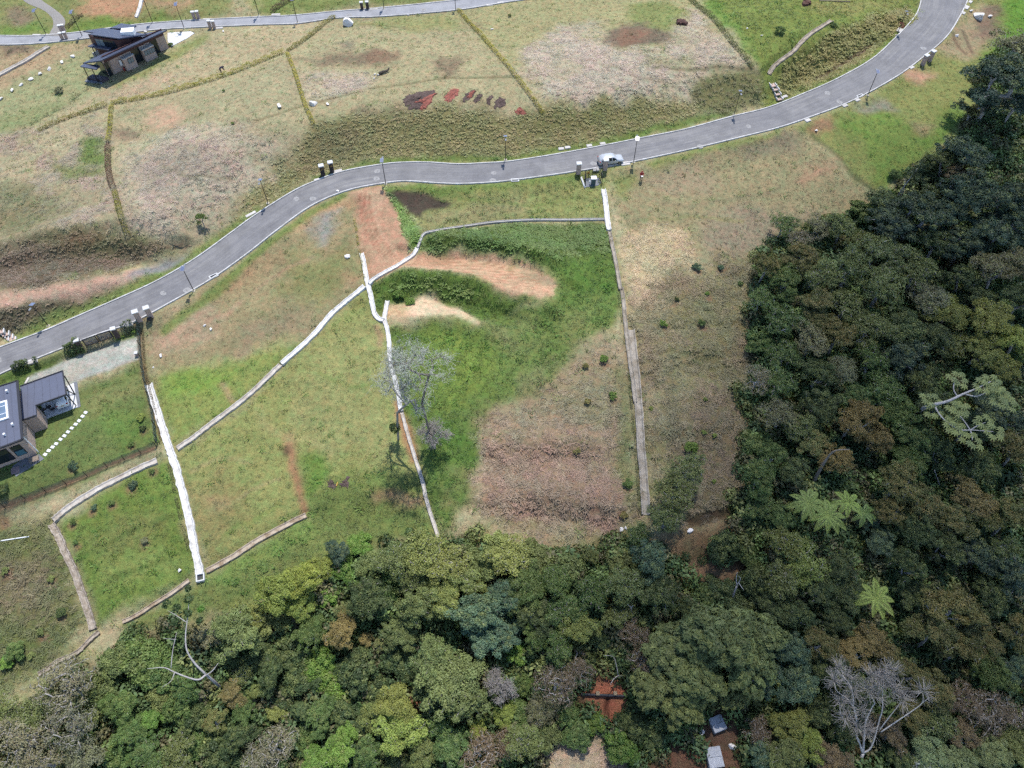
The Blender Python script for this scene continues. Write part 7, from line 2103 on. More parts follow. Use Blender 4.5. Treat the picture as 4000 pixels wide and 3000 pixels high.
def make_tree(seed, rx=4.0, h=9.0, zc=5.2, rz=3.2, n=90, lobes=8, per=75, leaf=0.30, clump=0.85, r0=0.30, tip_mode='top', leaf_elong=1.9, fork_k=0.4, spray=0.7, rmin=0.025):
    """returns (trunk mesh, crown mesh); crown radius about rx"""
    r = np.random.default_rng(seed)
    T = crown_targets(r, n, rx, rz, zc, lobes)
    lean = r.normal(scale=0.5, size=2)
    nodes, par, tips = skeleton(T, np.array([lean[0] * 0.4, lean[1] * 0.4, h * fork_k]), np.array([lean[0], lean[1], -0.6]), r)
    V, Fq = limbs_mesh(nodes, par, r0, rmin, 5)
    tm = np_mesh("trunk", V, Fq, True)
    cen, nrm, tt = [], [], []
    cc = np.array([0, 0, zc - 0.3 * rz])
    for T_ in T:
        m = int(per * (0.6 + 0.8 * r.random()))
        d = r.normal(size=(m, 3)); d /= np.linalg.norm(d, axis=1)[:, None]
        d[:, 2] = np.where(d[:, 2] < -0.2, -d[:, 2] * 0.7, d[:, 2])
        cs = clump * (0.7 + 0.6 * r.random())
        p = T_ + d * np.array([cs, cs, cs * 0.6]) * (0.6 + 0.4 * r.random(m))[:, None]
        o = (p - cc); o /= np.linalg.norm(o, axis=1)[:, None]
        cen.append(p); nrm.append(0.7 * d + 0.45 * o + np.array([0, 0, 0.45]))
        b = 0.25 + 0.5 * r.random() + 0.35 * (r.random(m) - 0.5)
        tp = np.clip((d[:, 2] - 0.1) * 1.1, 0, 1) * r.random() * np.clip(0.3 + (T_[2] - zc) / rz, 0.1, 1)
        if tip_mode == 'all': tp = r.random(m) * 0.7 * r.random()
        tt.append(np.stack([np.clip(b, 0, 1), tp * (0.5 + 0.5 * r.random(m)), np.zeros(m)], 1))
    cen = np.vstack(cen); nrm = np.vstack(nrm); tt = np.vstack(tt)
    V, Fq = leaves_np(cen, nrm, leaf, r, leaf_elong, spray)
    cm = np_mesh("crown", V, Fq)
    tint_attr(cm, tt, 4)
    return tm, cm


def make_bare(seed, rx=3.5, h=12.0, zc=8.0, rz=4.0, n=170, lobes=9, twigs=7, r0=0.28, fork_k=0.45, tw=0.9):
    r = np.random.default_rng(seed)
    T = crown_targets(r, n, rx, rz, zc, lobes)
    nodes, par, tips = skeleton(T, np.array([0, 0, h * fork_k]), np.array([0, 0, -0.5]), r, 0.008)
    V, Fq = limbs_mesh(nodes, par, r0, 0.02, 5)
    tm = np_mesh("trunk", V, Fq, True)
    # fine twigs
    cc = np.array([0, 0, zc - rz * 0.5])
    st, en = [], []
    for T_ in T:
        for k in range(twigs):
            p = T_ - (T_ - cc) * 0.06 * r.random()
            for q in range(3):
                d = (T_ - cc) / (np.linalg.norm(T_ - cc) + 1e-6) * 0.5 + r.normal(size=3) * 0.75
                d *= tw * 0.36 * (0.6 + 0.8 * r.random()) / (np.linalg.norm(d) + 1e-6)
                st.append(p); en.append(p + d); p = p + d
    A_, B_ = np.array(st), np.array(en)
    t = B_ - A_; t /= np.linalg.norm(t, axis=1)[:, None] + 1e-9
    u = np.cross(t, np.array([0.3, 0.5, 0.8])); u /= np.linalg.norm(u, axis=1)[:, None] + 1e-9
    v = np.cross(t, u); w0, w1 = 0.017, 0.01
    V = np.stack([A_ + u * w0, A_ - u * 0.5 * w0 + v * w0 * .87, A_ - u * 0.5 * w0 - v * w0 * .87, B_ + u * w1, B_ - u * 0.5 * w1 + v * w1 * .87, B_ - u * 0.5 * w1 - v * w1 * .87], 1).reshape(-1, 3)
    b = (np.arange(len(A_)) * 6)[:, None]
    Fq = np.vstack([b + np.array([[0, 1, 4, 3]]), b + np.array([[1, 2, 5, 4]]), b + np.array([[2, 0, 3, 5]])])
    cm = np_mesh("crown", V, Fq)
    return tm, cm


bark_grey = mat("pale_bark", A(190, 184, 176), 0.9, 0.25, 3, obj_rand=0.1, second=A(150, 142, 132), thresh=(0.45, 0.65))
bark_dark = mat("dark_bark", A(146, 136, 124), 0.9, 0.25, 3)
bark_white = mat("white_bark", A(206, 200, 196), 0.85, 0.2, 3, second=A(170, 160, 150), thresh=(0.5, 0.7))
twig_grey = mat("lichen_twigs", (0.34, 0.355, 0.30), 0.9, 0.25, 1.5, obj_rand=0.08)
twig_brown = mat("brown_twigs", (0.26, 0.235, 0.21), 0.9, 0.25, 1.5)

PROTO = {}
for i in range(4): PROTO[f"B{i}"] = make_tree(500 + i, 4.0, 8.0, 4.6, 3.0, 110, 9 + i, 118, 0.19, 0.72) + (leaf_plain, bark_grey)          # rounded broadleaf
for i in range(3): PROTO[f"R{i}"] = make_tree(520 + i, 4.0, 8.5, 5.0, 3.0, 110, 10, 112, 0.18, 0.68) + (leaf_rust, bark_grey)         # crown with orange young leaves
for i in range(4): PROTO[f"S{i}"] = make_tree(540 + i, 4.0, 8.0, 4.6, 2.8, 150, 12, 40, 0.20, 0.72, r0=0.26, rmin=0.032) + (leaf_plain, bark_white)  # open crown, branches showing
for i in range(2): PROTO[f"G{i}"] = make_tree(560 + i, 4.0, 7.5, 4.4, 2.9, 105, 10, 112, 0.18, 0.74, tip_mode='all') + (leaf_gold, bark_grey)   # yellow green
for i in range(2): PROTO[f"P{i}"] = make_tree(580 + i, 4.0, 9.0, 5.0, 3.4, 190, 18, 52, 0.26, 0.55, leaf_elong=3.6, spray=0.35) + (leaf_plain, bark_grey)  # feathery conifer
for i in range(3): PROTO[f"N{i}"] = make_tree(600 + i, 4.0, 8.0, 4.6, 3.0, 170, 12, 20, 0.19, 0.7, r0=0.28, rmin=0.03) + (leaf_pink, bark_white)   # nearly bare, brownish
for i in range(3): PROTO[f"U{i}"] = make_tree(620 + i, 4.0, 4.2, 2.0, 2.0, 85, 11, 105, 0.30, 0.95, r0=0.16, fork_k=0.12) + (leaf_plain, bark_dark)  # bush, leaves to the ground
for i in range(2): PROTO[f"D{i}"] = make_bare(640 + i, 4.0, 9.0, 5.4, 3.2, 130, 9, 7) + (twig_grey, bark_white)
for k, v in PROTO.items():
    v[0].materials.append(v[3]); v[1].materials.append(v[2])

COLR = {  # sunlit appearance
    'dk': ((70, 92, 52), "dark green"), 'gr': ((92, 122, 58), "green"), 'br': ((112, 152, 50), "bright green"), 'ol': ((116, 130, 70), "olive"), 'yo': ((136, 146, 70), "yellow olive"),
    'yg': ((146, 164, 66), "yellow green"), 'te': ((84, 116, 92), "blue green"), 'dt': ((66, 94, 80), "dark blue green"), 'ru': ((112, 118, 62), "rust tinged"), 'or': ((144, 130, 72), "orange brown"),
    'ga': ((134, 134, 100), "grey olive"), 'bn': ((128, 112, 84), "brownish"), 'pg': ((140, 158, 104), "pale green"), 'wh': ((170, 166, 156), "grey white")}
WORD = {'B': "round crowned tree", 'R': "tree with orange leaves", 'S': "open tree with pale branches", 'G': "tree with golden tips", 'P': "feathery conifer", 'N': "sparse tree with white branches", 'U': "bush", 'D': "bare tree"}
PLACED = []
CEN_Z = {'B': 5.2, 'R': 5.6, 'S': 5.2, 'G': 5.0, 'P': 5.6, 'N': 5.2, 'U': 2.4, 'D': 6.0}


def plant(px, py, dia, kind, colr, lab=None, name=None, cat=None, hk=1.0, rot=None, group=None):
    """tree whose crown centre shows at px,py with the given crown width in photo pixels"""
    var = [k for k in PROTO if k[0] == kind]
    i = len(PLACED)
    tm, cm, lm, bk = PROTO[var[(i * 5 + int(px)) % len(var)]]
    g = G(px, py, 4.0)
    scale_px = F / float(np.dot(g - np.array([0, 0, CAM_H]), fwd))
    s = dia / scale_px / 8.8
    sz = s * hk
    q = G(px, py, CEN_Z[kind] * sz)
    ground_z = Hf(q[0], q[1])
    t = empty(name or ("bush" if kind == 'U' else "tree"), (q[0], q[1], ground_z), rot if rot is not None else random.random() * 6.283)
    t.scale = (s * random.uniform(0.86, 1.18), s * random.uniform(0.86, 1.18), sz * random.uniform(0.9, 1.15))
    link("trunk", tm, None, t)
    c = link("crown", cm, None, t)
    rgb, word = COLR[colr]
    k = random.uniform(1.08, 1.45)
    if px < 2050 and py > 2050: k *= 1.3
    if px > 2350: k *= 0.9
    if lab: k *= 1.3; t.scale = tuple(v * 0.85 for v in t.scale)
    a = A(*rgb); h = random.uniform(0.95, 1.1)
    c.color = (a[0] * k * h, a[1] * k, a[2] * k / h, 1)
    PLACED.append([t, px, py, kind, word, lab, cat or ("bush" if kind == 'U' else "tree"), group])
    return t

FOREST = """
130 2800 200 S ol|250 2690 240 N ga|90 2890 260 N ga|270 2850 250 N ga|330 2960 210 S ga|470 2590 180 U ol|560 2590 220 U gr|660 2640 200 U gr|400 2700 170 U ol|20 2800 200 S ol|170 2980 220 N ga
470 2760 160 B gr|590 2820 120 B br|510 2870 150 B gr|570 2930 140 B gr|470 2970 150 U gr|390 2760 140 U ol|700 2740 180 U gr|730 2700 130 B gr|640 2720 150 U ol
910 2710 130 R or|840 2820 120 R ol|950 2640 110 S ol|960 2790 120 B gr|770 2800 150 U dk|700 2940 190 S ol|850 2960 180 U dk|930 2890 150 B dk|770 2900 140 U gr|620 2990 150 S gr
930 2480 210 B ol|960 2400 150 G yo|880 2560 150 U dk|820 2480 120 S ga|1010 2560 150 U dk|1000 2480 130 U ol
1080 2320 230 G yg|1180 2270 190 G yg|1180 2380 160 G yg|1070 2420 170 U ol|1290 2320 120 U br|1250 2230 110 G yg|1130 2560 180 U dk
1318 2150 120 B dt|1400 2130 120 U br|1360 2230 140 U br|1450 2200 140 U ol|1540 2190 190 S ol|1650 2180 200 S yo|1450 2340 210 B dk|1530 2290 160 U gr|1620 2270 170 S ol|1740 2210 190 S yo
1330 2480 180 R or|1340 2390 100 R ol|1430 2500 80 R or|1490 2520 70 R ol|1210 2480 150 B gr|1230 2590 150 U br|1290 2660 140 U br|1400 2600 200 U dk|1180 2650 160 U dk|1060 2640 150 B dk
1560 2470 160 B ol|1640 2380 190 B ol|1730 2330 180 G yo|1810 2260 170 S yo|1880 2200 170 U ol|1560 2580 160 U dk|1880 2390 240 B te|1970 2340 170 B te|1900 2480 200 B te|1880 2310 90 G yo|1980 2480 170 B te
1690 2580 200 B ol|1760 2680 260 B ol|1680 2730 160 B dk|1830 2760 160 B ol|1540 2750 200 G yo|1560 2840 200 G yg|1470 2800 160 G yo|1460 2690 140 U dk
1650 2940 160 G ol|1720 2850 150 S gr|1770 2920 170 B gr|1870 2840 110 G yg|1970 2800 120 G yg|1330 2920 170 B br|1440 2940 150 B gr|1400 2860 140 U dk|1540 2960 140 U dk|1250 2990 140 B br|1880 2950 170 N bn|1970 2910 150 N bn
1090 2920 210 N ga|1010 2960 170 N ga|1180 2780 110 P dk|1080 2790 90 B yo|1020 2700 110 B yo|1250 2800 150 B gr|1330 2790 150 U dk|1180 2880 130 U gr|1120 2720 130 U dk
2060 2290 190 B gr|2170 2270 190 S gr|2080 2390 190 B dk|2190 2390 190 S gr|2270 2460 190 G yo|2180 2530 160 S gr|2320 2320 180 S gr|2440 2300 210 S ol|2560 2310 200 B dk|2420 2400 150 S ol|2020 2560 120 U br|2090 2490 150 B gr
2170 2690 200 N bn|2250 2620 130 N bn|2110 2780 150 S ga|2040 2680 120 U gr|2030 2790 130 U gr|2040 2900 190 S ol|2250 2860 130 U gr|2290 2580 110 U dk|2320 2830 90 U br|2220 2790 110 U gr|2140 2880 130 U ol|2480 2480 150 N bn|2330 2480 120 U dk
2800 2490 340 P ol|2620 2560 260 P ol|2720 2660 280 P ol|2900 2610 260 P ol|2560 2690 230 P ol|2660 2760 200 P ol|2870 2700 180 P ol|2960 2500 220 P ol|2530 2580 180 N bn
2480 2830 160 U dk|2420 2930 150 U br|2540 2870 120 U dk|2980 2970 140 B te|2960 2860 130 N bn|2690 2390 150 B dk|2820 2310 140 U dk|2900 2380 160 U dk|2760 2330 110 U gr
2540 2200 180 B te|2310 2170 90 G ol|2100 2190 200 U ol|2230 2210 170 U ol|2420 2200 140 U ol|2000 2180 190 S yo|1930 2150 150 U yo|2820 2140 150 U dk|2900 2160 130 U gr|2950 2260 160 U dk
2630 1930 190 S ol|2690 1830 150 S ol|2600 2030 170 S ol|2700 1746 60 U br|2490 2090 120 S gr
2960 1880 180 B gr|3020 1780 160 B gr|2950 1740 130 U gr|2960 1990 130 B gr|3040 1620 180 S ga|2960 1480 150 N ga|3040 1500 170 S gr|2960 1350 140 U gr|2970 1180 140 S gr|3000 1050 150 R ru
3060 880 120 S gr|3120 930 140 N ga|3200 880 130 S ga|3280 900 150 S ol|3370 950 180 S ol|3120 1010 170 R ru|3060 1120 160 B gr|3190 1090 180 S ol|3320 1060 210 S ol|3460 1000 230 S ol|3470 890 200 B dt|3570 860 220 B dt
3060 1250 190 S gr|3180 1210 180 R ru|3300 1190 210 S ol|3440 1140 240 S ol|3570 1060 210 S ol|3620 1180 190 S ga|3060 1380 170 S gr|3160 1340 190 S ga|3260 1320 190 R ru|3390 1290 210 S ol|3520 1290 200 B dk
3440 790 150 B dk|3380 840 140 U gr|3680 860 200 B dt|3790 790 250 B dt|3930 800 220 B dt|3640 760 140 S dk|3740 690 150 R bn|3680 640 150 B dk|3760 620 190 B dt|3600 690 130 U dk|3900 340 280 B dt|3960 420 170 S dt|3820 400 160 B dt|3950 190 200 S ga|3790 440 90 R ru|3960 880 220 B dt|3860 930 210 B dt|3750 960 200 B dt|3650 960 190 S dk
3980 1030 190 S ga|3870 1060 190 S ga|3750 1090 180 B dk|3830 1180 160 B dk|3970 1180 170 B dk|3700 1230 190 G yo|3870 1260 200 G yo|3970 1330 200 G yg|3830 1380 190 G yo|3920 1440 160 G yo|3730 1340 150 S ol|3620 1330 180 B dk
3400 1420 190 S gr|3280 1460 180 S ga|3180 1470 170 B dk|3520 1420 190 B dt|3450 1540 190 S gr|3330 1560 190 B gr|3200 1600 180 B dk|3110 1680 150 S ol|3600 1480 180 B dk|3640 1600 190 B dk
3340 1650 220 R or|3420 1720 160 R or|3180 1740 150 R ol|3260 1800 160 R or|3500 1620 190 B gr|3560 1720 180 B gr|3530 1820 170 B gr|3100 1850 150 B dk|3650 1760 190 B dk|3770 1680 200 B dk|3900 1620 200 B dt|3960 1760 200 R ru|3830 1820 190 B dk
3500 1900 210 R ru|3610 1970 200 R ru|3460 2010 170 R ru|3800 1960 210 R or|3730 2050 180 R ru|3930 2030 200 R ol|3910 2150 170 S ol|3580 2090 180 B dk|3680 2150 170 B dk|3800 2170 180 B dt|3440 2120 150 B te|3380 2020 110 B te
3060 2130 170 S yo|3140 2200 200 S yg|3050 2270 170 S ol|3180 2290 160 B dk|3280 2220 170 B dk|3310 2330 150 B dk|3530 2220 180 B dk|3560 2330 150 B dk|3960 2270 200 B dt|3860 2330 170 B dk|3020 2380 160 B dk|3110 2400 170 B dk|3050 2020 120 B gr
3690 2380 240 R ru|3780 2440 220 R ru|3640 2480 200 R ru|3740 2540 200 R ru|3850 2520 160 R ru|3400 2490 170 R or|3330 2540 170 R or|3460 2560 150 R ru|3200 2520 180 R ru|3080 2540 190 B te|3260 2420 150 B dk|3230 2620 160 B dk|3120 2660 180 B te|3000 2640 160 B te
3960 2470 170 R ru|3960 2620 180 B te|3870 2640 170 B gr|3560 2640 180 R ru|3640 2700 170 R ru|3850 2770 210 N bn|3760 2730 180 N bn|3940 2800 190 N bn|3660 2820 180 S ol|3560 2790 170 R ru|3750 2870 170 R bn
3080 2840 180 G yo|3160 2900 160 G yg|3060 2950 180 B ol|3200 2780 160 B dk|3290 2840 160 B dk|3230 2960 160 R bn|3480 2870 160 R bn|3520 2980 160 B dk|3620 2950 190 B pg|3740 2970 170 B pg|3870 2950 190 B pg|3970 2900 180 B ol|3330 2720 170 B dk
"""
for item in FOREST.replace("\n", "|").split("|"):
    f = item.split()
    if len(f) == 5:
        plant(float(f[0]), float(f[1]), float(f[2]), f[3], f[4])

# single trees and bushes on the lots
plant(783, 848, 66, 'B', 'gr', "small round green tree on the dry hillside above the left bend", hk=1.25)
for px, py, d, k, c, lab in ((60, 2542, 90, 'U', 'gr', "round dark green bush near the bottom of the left slope"), (20, 2590, 70, 'U', 'br', "bright bush left of the round dark one on the left slope"), (285, 1818, 55, 'U', 'te', "blue green garden bush below the stepping stones"),
                             (515, 1893, 44, 'U', 'dt', "dark bush right in the fenced off green lot"), (365, 1982, 36, 'U', 'te', "blue green bush left of the brown patch in the lower lot"), (437, 1964, 30, 'U', 'gr', "small bush with bare soil beneath it in the lower lot"),
                             (283, 2040, 34, 'U', 'gr', "small bush beside the bend of the stepped channel"), (293, 2118, 30, 'U', 'gr', "small bush right of the stepped channel"), (563, 2112, 40, 'U', 'ga', "grey green bush in the middle of the lower lot"),
                             (592, 1842, 30, 'U', 'gr', "small bush near the left hedge of the spillway"), (512, 1738, 30, 'U', 'gr', "small bush in the garden near the fence corner"), (556, 1674, 40, 'U', 'dk', "dark bush beside the netting fence"),
                             (545, 1630, 44, 'U', 'yg', "yellow green bush beside the netting fence"), (10, 1916, 60, 'U', 'dk', "dark bush by the garden fence at the left edge"), (235, 2390, 60, 'U', 'dk', "dark bush left of the lower stepped channel"),
                             (155, 2470, 40, 'U', 'ol', "olive bush on the lower left slope"), (20, 2230, 40, 'U', 'ol', "olive bush at the left edge below the white pole"), (200, 2260, 34, 'U', 'ol', "small olive bush on the brown slope left"), (120, 2560, 40, 'U', 'ol', "low olive bush above the stony gutter"),
                             (2723, 1040, 44, 'U', 'te', "left of two blue green bushes on the brown field"), (2818, 1042, 36, 'U', 'te', "right of two blue green bushes on the brown field"), (2765, 1146, 26, 'U', 'br', "tiny bright bush below the two blue green ones"), (2895, 1106, 34, 'U', 'gr', "small bush at the forest edge right of the brown field"),
                             (2592, 1262, 40, 'U', 'br', "bright bush right of the long drain"), (2740, 1262, 44, 'U', 'gr', "green bush by a short stake on the brown field"), (2645, 1168, 24, 'U', 'dk', "tiny dark bush on the tan grass"),
                             (2362, 1400, 48, 'U', 'br', "bright bush at the top of the brown slope"), (2395, 1545, 42, 'U', 'br', "bright bush left of the long drain"), (2455, 1892, 52, 'U', 'gr', "grey green bush left of the lower drain"), (2544, 1594, 22, 'U', 'yg', "tiny yellow bush right of the long drain"),
                             (2750, 1690, 26, 'U', 'yg', "tiny yellow bush near the forest edge"), (2790, 1700, 24, 'U', 'yg', "yellow seedling nearest the forest edge"), (2755, 1560, 24, 'U', 'yg', "yellow seedling high on the brown slope"), (2790, 1880, 24, 'U', 'yg', "yellow seedling right of the olive tree"),
                             (1560, 1150, 60, 'U', 'br', "bright weed clump on the terrace slope"), (1600, 1175, 50, 'U', 'br', "bright weed clump above the sand patch"), (3050, 120, 55, 'U', 'gr', "dark weed clump in the green field inside the bend"), (3255, 95, 36, 'U', 'gr', "weed clump at the top of the stony gutter"),
                             (3498, 680, 60, 'U', 'gr', "green bush on the grass below the right road"), (665, 172, 30, 'U', 'gr', "small bush at the right end of the dark roofed house"), (225, 352, 44, 'U', 'ga', "round grey green flower bed bush on the lawn"), (872, 355, 16, 'U', 'gr', "tiny sapling below the bending person"),
                             (908, 482, 18, 'U', 'br', "tiny bright weed below the bare patch"), (1990, 60, 20, 'U', 'ol', "tiny weed near the top edge beside the yellow hedge"), (525, 1290, 34, 'U', 'br', "bright plant at the garden corner by the brick pillar"), (480, 1313, 16, 'U', 'br', "tiny bright plant on the small lawn by the gate"),
                             (80, 1418, 40, 'U', 'gr', "round clipped bush in the roadside hedge at the left")):
    plant(px, py, d, k, c, lab)
for px, py, lab in ((2290, 1430, "rust brown dead fern on the brown slope left of the bright bushes"), (2295, 1568, "rust brown dead fern in the middle of the brown slope"), (2255, 1762, "small rust brown dead fern low on the brown slope"), (2440, 2012, "rust brown dead fern at the foot of the brown slope"), (1090, 2555, "orange dying bush"), ):
    if "dying" in lab: continue
    t = plant(px, py, 40, 'U', 'or', lab, "dead_fern", "fern"); t.children[1].color = (*A(168, 112, 84), 1)

# ------------------------------------------------------------------ the two bare trees on the green lot and other dead trees
bark_silver = mat("silver_bark", (0.34, 0.32, 0.30), 0.85, 0.2, 3)


def bare_tree(base, rx, h, zc, rz, seed, lab, trunk_mat, twig_mat, n=170, lobes=9, twigs=8, lean=(0, 0), r0=0.28, fork=0.45, tw=0.9, rz_rot=0.0):
    tm, cm = make_bare(seed, rx, h, zc, rz, n, lobes, twigs, r0, fork, tw)
    tm.materials.append(trunk_mat); cm.materials.append(twig_mat)
    q = V3(G(*base))
    t = empty("bare_tree", q, rz_rot); tag(t, lab, "tree", "bare trees")
    link("trunk", tm, None, t); link("crown", cm, None, t)
    t.rotation_euler = (lean[1], lean[0], rz_rot)
    return t


def at_height(base, px, py):
    """height above the ground of the point over `base` that shows at px,py (by image row)"""
    q = G(*base); d = ray(px, py); k = q[1] / d[1]
    return CAM_H + d[2] * k - q[2], d[0] * k - q[0]


hA, xA = at_height((1690, 1745), 1650, 1400)
hB, xB = at_height((1556, 1717), 1600, 1480)
bare_tree((1692, 1742), 3.9, hA * 0.95, hA * 0.80, 4.4, 701, "taller bare grey tree with a straight dark trunk on the green lot", bark_dark, twig_grey, 120, 11, 5, (-0.05, 0), 0.14, 0.55, 1.5)
bare_tree((1556, 1716), 3.9, hB * 1.05, hB * 0.78, 3.4, 702, "bare grey tree beside the pale channel with a few leaf tufts", bark_grey, twig_grey, 105, 10, 5, (0.10, 0), 0.14, 0.45, 1.5)
bare_tree((1700, 1752), 2.0, 4.2, 3.0, 1.4, 703, "low bare bush at the foot of the taller bare tree", bark_grey, twig_brown, 90, 7, 9, (0, 0), 0.10, 0.2)
tz_, q_ = [], V3(G(1556, 1716))
for k, (dx, dy, hh, lab) in enumerate(((-0.1, 0.0, 2.6, "leafy creeper on the trunk of the bare tree beside the channel"),)):
    o = link("creeper", leaf_tuft("creeper", 260, 0.26, 0.75, 0.9, 777), None, None, q_ + Vector((dx, dy, hh)))
    o.data.materials.clear(); o.data.materials.append(leaf_plain); o.color = (*A(84, 110, 48), 1); tag(o, lab, "creeper")
bare_tree((1950, 2720), 1.9, 4.2, 2.9, 1.5, 712, "rounded grey bare bush left of the red gully", bark_grey, twig_brown, 90, 7, 9, (0, 0), 0.10, 0.3)
bare_tree((3560, 3000), 2.0, 4.0, 2.6, 1.2, 716, "small pale bare tree at the bottom edge right of the silver one", bark_white, twig_grey, 50, 6, 3, (0, 0), 0.12, 0.3)


def limb_tree(name, lab, mats, lines, leafy=None, cat="tree"):
    """tree drawn limb by limb: every line is a list of (px, py, height above ground at the foot, radius)"""
    foot = lines[0][0]
    q = V3(G(foot[0], foot[1]))
    t = empty(name, q); tag(t, lab, cat)
    mb = MB()
    for ln in lines:
        pts, rad = [], []
        for px, py, h, r_ in ln:
            p = P3(px, py, q.z + h)
            pts.append(p - q); rad.append(r_)
        Q = smooth_poly(np.array([[*p, r_] for p, r_ in zip(pts, rad)]), 4)
        mb.tube([tuple(a[:3]) for a in Q], [max(a[3], 0.012) for a in Q], 6)
    mb.obj("trunk", mats, t, True)
    if leafy:
        for (px, py, h, rr, col_) in leafy:
            p = P3(px, py, q.z + h) - q
            o = link("foliage", leaf_tuft("foliage", 120, 0.26, rr, rr * 0.7, int(px + py)), None, t, p)
            o.data.materials.clear(); o.data.materials.append(leaf_plain); o.color = (*A(*col_), 1)
    return t


limb_tree("dead_tree", "white limbed tree leaning left over the scrub with small leaf tufts at its tips", bark_white,
          [[(868, 2692, 0, 0.2), (840, 2665, 2.5, 0.17), (805, 2635, 4.5, 0.15)], [(805, 2635, 4.5, 0.13), (760, 2590, 5.6, 0.11), (730, 2540, 6.6, 0.09), (725, 2480, 7.4, 0.07), (733, 2410, 8.2, 0.05), (738, 2345, 9, 0.03)],
           [(805, 2635, 4.5, 0.12), (775, 2655, 4.9, 0.1), (730, 2645, 5.3, 0.085), (680, 2625, 5.7, 0.07), (640, 2608, 6.0, 0.05), (575, 2612, 6.3, 0.025)], [(805, 2638, 4.5, 0.09), (830, 2620, 5.0, 0.06), (853, 2590, 5.4, 0.03)],
           [(682, 2628, 5.7, 0.06), (668, 2660, 5.6, 0.04), (632, 2685, 5.4, 0.02)], [(668, 2610, 5.9, 0.05), (675, 2540, 6.6, 0.04), (690, 2470, 7.2, 0.02)], [(727, 2430, 8.0, 0.05), (690, 2405, 8.3, 0.035), (655, 2385, 8.6, 0.02)], [(688, 2498, 7.0, 0.03), (637, 2494, 7.1, 0.015)]],
          [(738, 2340, 9, 0.6, (86, 112, 60)), (735, 2395, 8.4, 0.55, (86, 112, 60)), (650, 2360, 8.6, 0.55, (80, 108, 58)), (690, 2375, 8.6, 0.5, (80, 108, 58)), (680, 2430, 7.6, 0.5, (84, 110, 60)), (735, 2300, 9.2, 0.4, (84, 110, 60)), (785, 2380, 7.5, 0.4, (110, 160, 50)), (780, 2425, 6.5, 0.45, (70, 100, 50))])
def twig_tuft(seed, rad, n=60):
    r = np.random.default_rng(seed); mb = MB()
    for k in range(n):
        d = r.normal(size=3); d[2] = abs(d[2]); d /= np.linalg.norm(d)
        p = d * rad * 0.15; pts = [p]
        for q in range(3):
            d = d + r.normal(scale=0.35, size=3); d /= np.linalg.norm(d); p = p + d * rad * 0.3; pts.append(p)
        mb.tube([tuple(a) for a in pts], [0.02, 0.017, 0.013, 0.008], 3, False)
    me = mb.mesh("twigs"); me.materials.append(twig_brown)
    return me


tw_shapes = [twig_tuft(870 + i, 1.5) for i in range(3)]
sv = limb_tree("dead_tree", "big silver white bare tree at the lower right edge", bark_silver,
               [[(3346, 3000, 0, 0.22), (3371, 2942, 1.6, 0.19)], [(3371, 2942, 1.6, 0.15), (3357, 2905, 2.8, 0.13), (3341, 2860, 4.0, 0.11), (3346, 2815, 5.2, 0.1), (3335, 2761, 6.4, 0.085), (3332, 2720, 7.2, 0.075), (3316, 2670, 8.0, 0.055), (3267, 2616, 8.8, 0.03)],
                [(3371, 2942, 1.6, 0.13), (3375, 2883, 3.4, 0.11), (3380, 2824, 5.0, 0.09), (3407, 2761, 6.6, 0.075), (3416, 2745, 7.2, 0.06), (3393, 2702, 8.2, 0.035)], [(3371, 2942, 1.6, 0.12), (3405, 2915, 2.4, 0.09), (3434, 2815, 5.0, 0.075), (3447, 2770, 6.2, 0.065), (3447, 2720, 7.4, 0.055), (3452, 2643, 9.0, 0.03)],
                [(3437, 2850, 4.2, 0.07), (3457, 2822, 5.2, 0.06), (3520, 2743, 7.6, 0.03)], [(3440, 2860, 4.0, 0.08), (3486, 2829, 5.0, 0.07), (3560, 2779, 6.8, 0.06), (3601, 2747, 7.8, 0.045), (3606, 2715, 8.6, 0.03)],
                [(3335, 2765, 6.3, 0.06), (3310, 2730, 7.2, 0.045), (3270, 2700, 8.0, 0.03), (3258, 2665, 8.6, 0.02)], [(3341, 2860, 4.0, 0.06), (3310, 2830, 5.2, 0.045), (3285, 2790, 6.2, 0.03), (3280, 2750, 7.0, 0.02)], [(3601, 2747, 7.8, 0.04), (3630, 2725, 8.4, 0.025)]])
svq = Vector(sv.location)
for k, (px, py, h) in enumerate(((3275, 2610, 8.6), (3310, 2650, 8.0), (3258, 2660, 8.5), (3285, 2740, 7.0), (3330, 2700, 7.6), (3395, 2695, 8.2), (3420, 2720, 7.8), (3450, 2640, 9.0), (3470, 2670, 8.6), (3430, 2650, 8.8), (3500, 2690, 8.4), (3525, 2735, 7.6), (3360, 2780, 6.4), (3300, 2800, 6.0), (3605, 2700, 8.6), (3400, 2640, 8.8), (3480, 2620, 9.0), (3350, 2840, 5.0), (3390, 2860, 4.5))):
    o = link("twigs", tw_shapes[k % 3], None, sv, P3(px, py, svq.z + h) - svq); o.rotation_euler = (0, 0, k * 1.7)
limb_tree("dead_tree", "forked grey dead trunk beside the brown clearing in the forest", bark_white, [[(2838, 2372, 0, 0.13), (2862, 2330, 2.0, 0.11), (2878, 2288, 3.6, 0.09)], [(2878, 2288, 3.6, 0.07), (2876, 2260, 4.4, 0.05), (2880, 2235, 5.2, 0.03)], [(2878, 2288, 3.6, 0.06), (2892, 2262, 4.5, 0.045), (2884, 2250, 5.0, 0.02)], [(2884, 2275, 4.0, 0.05), (2905, 2305, 3.8, 0.03)]])
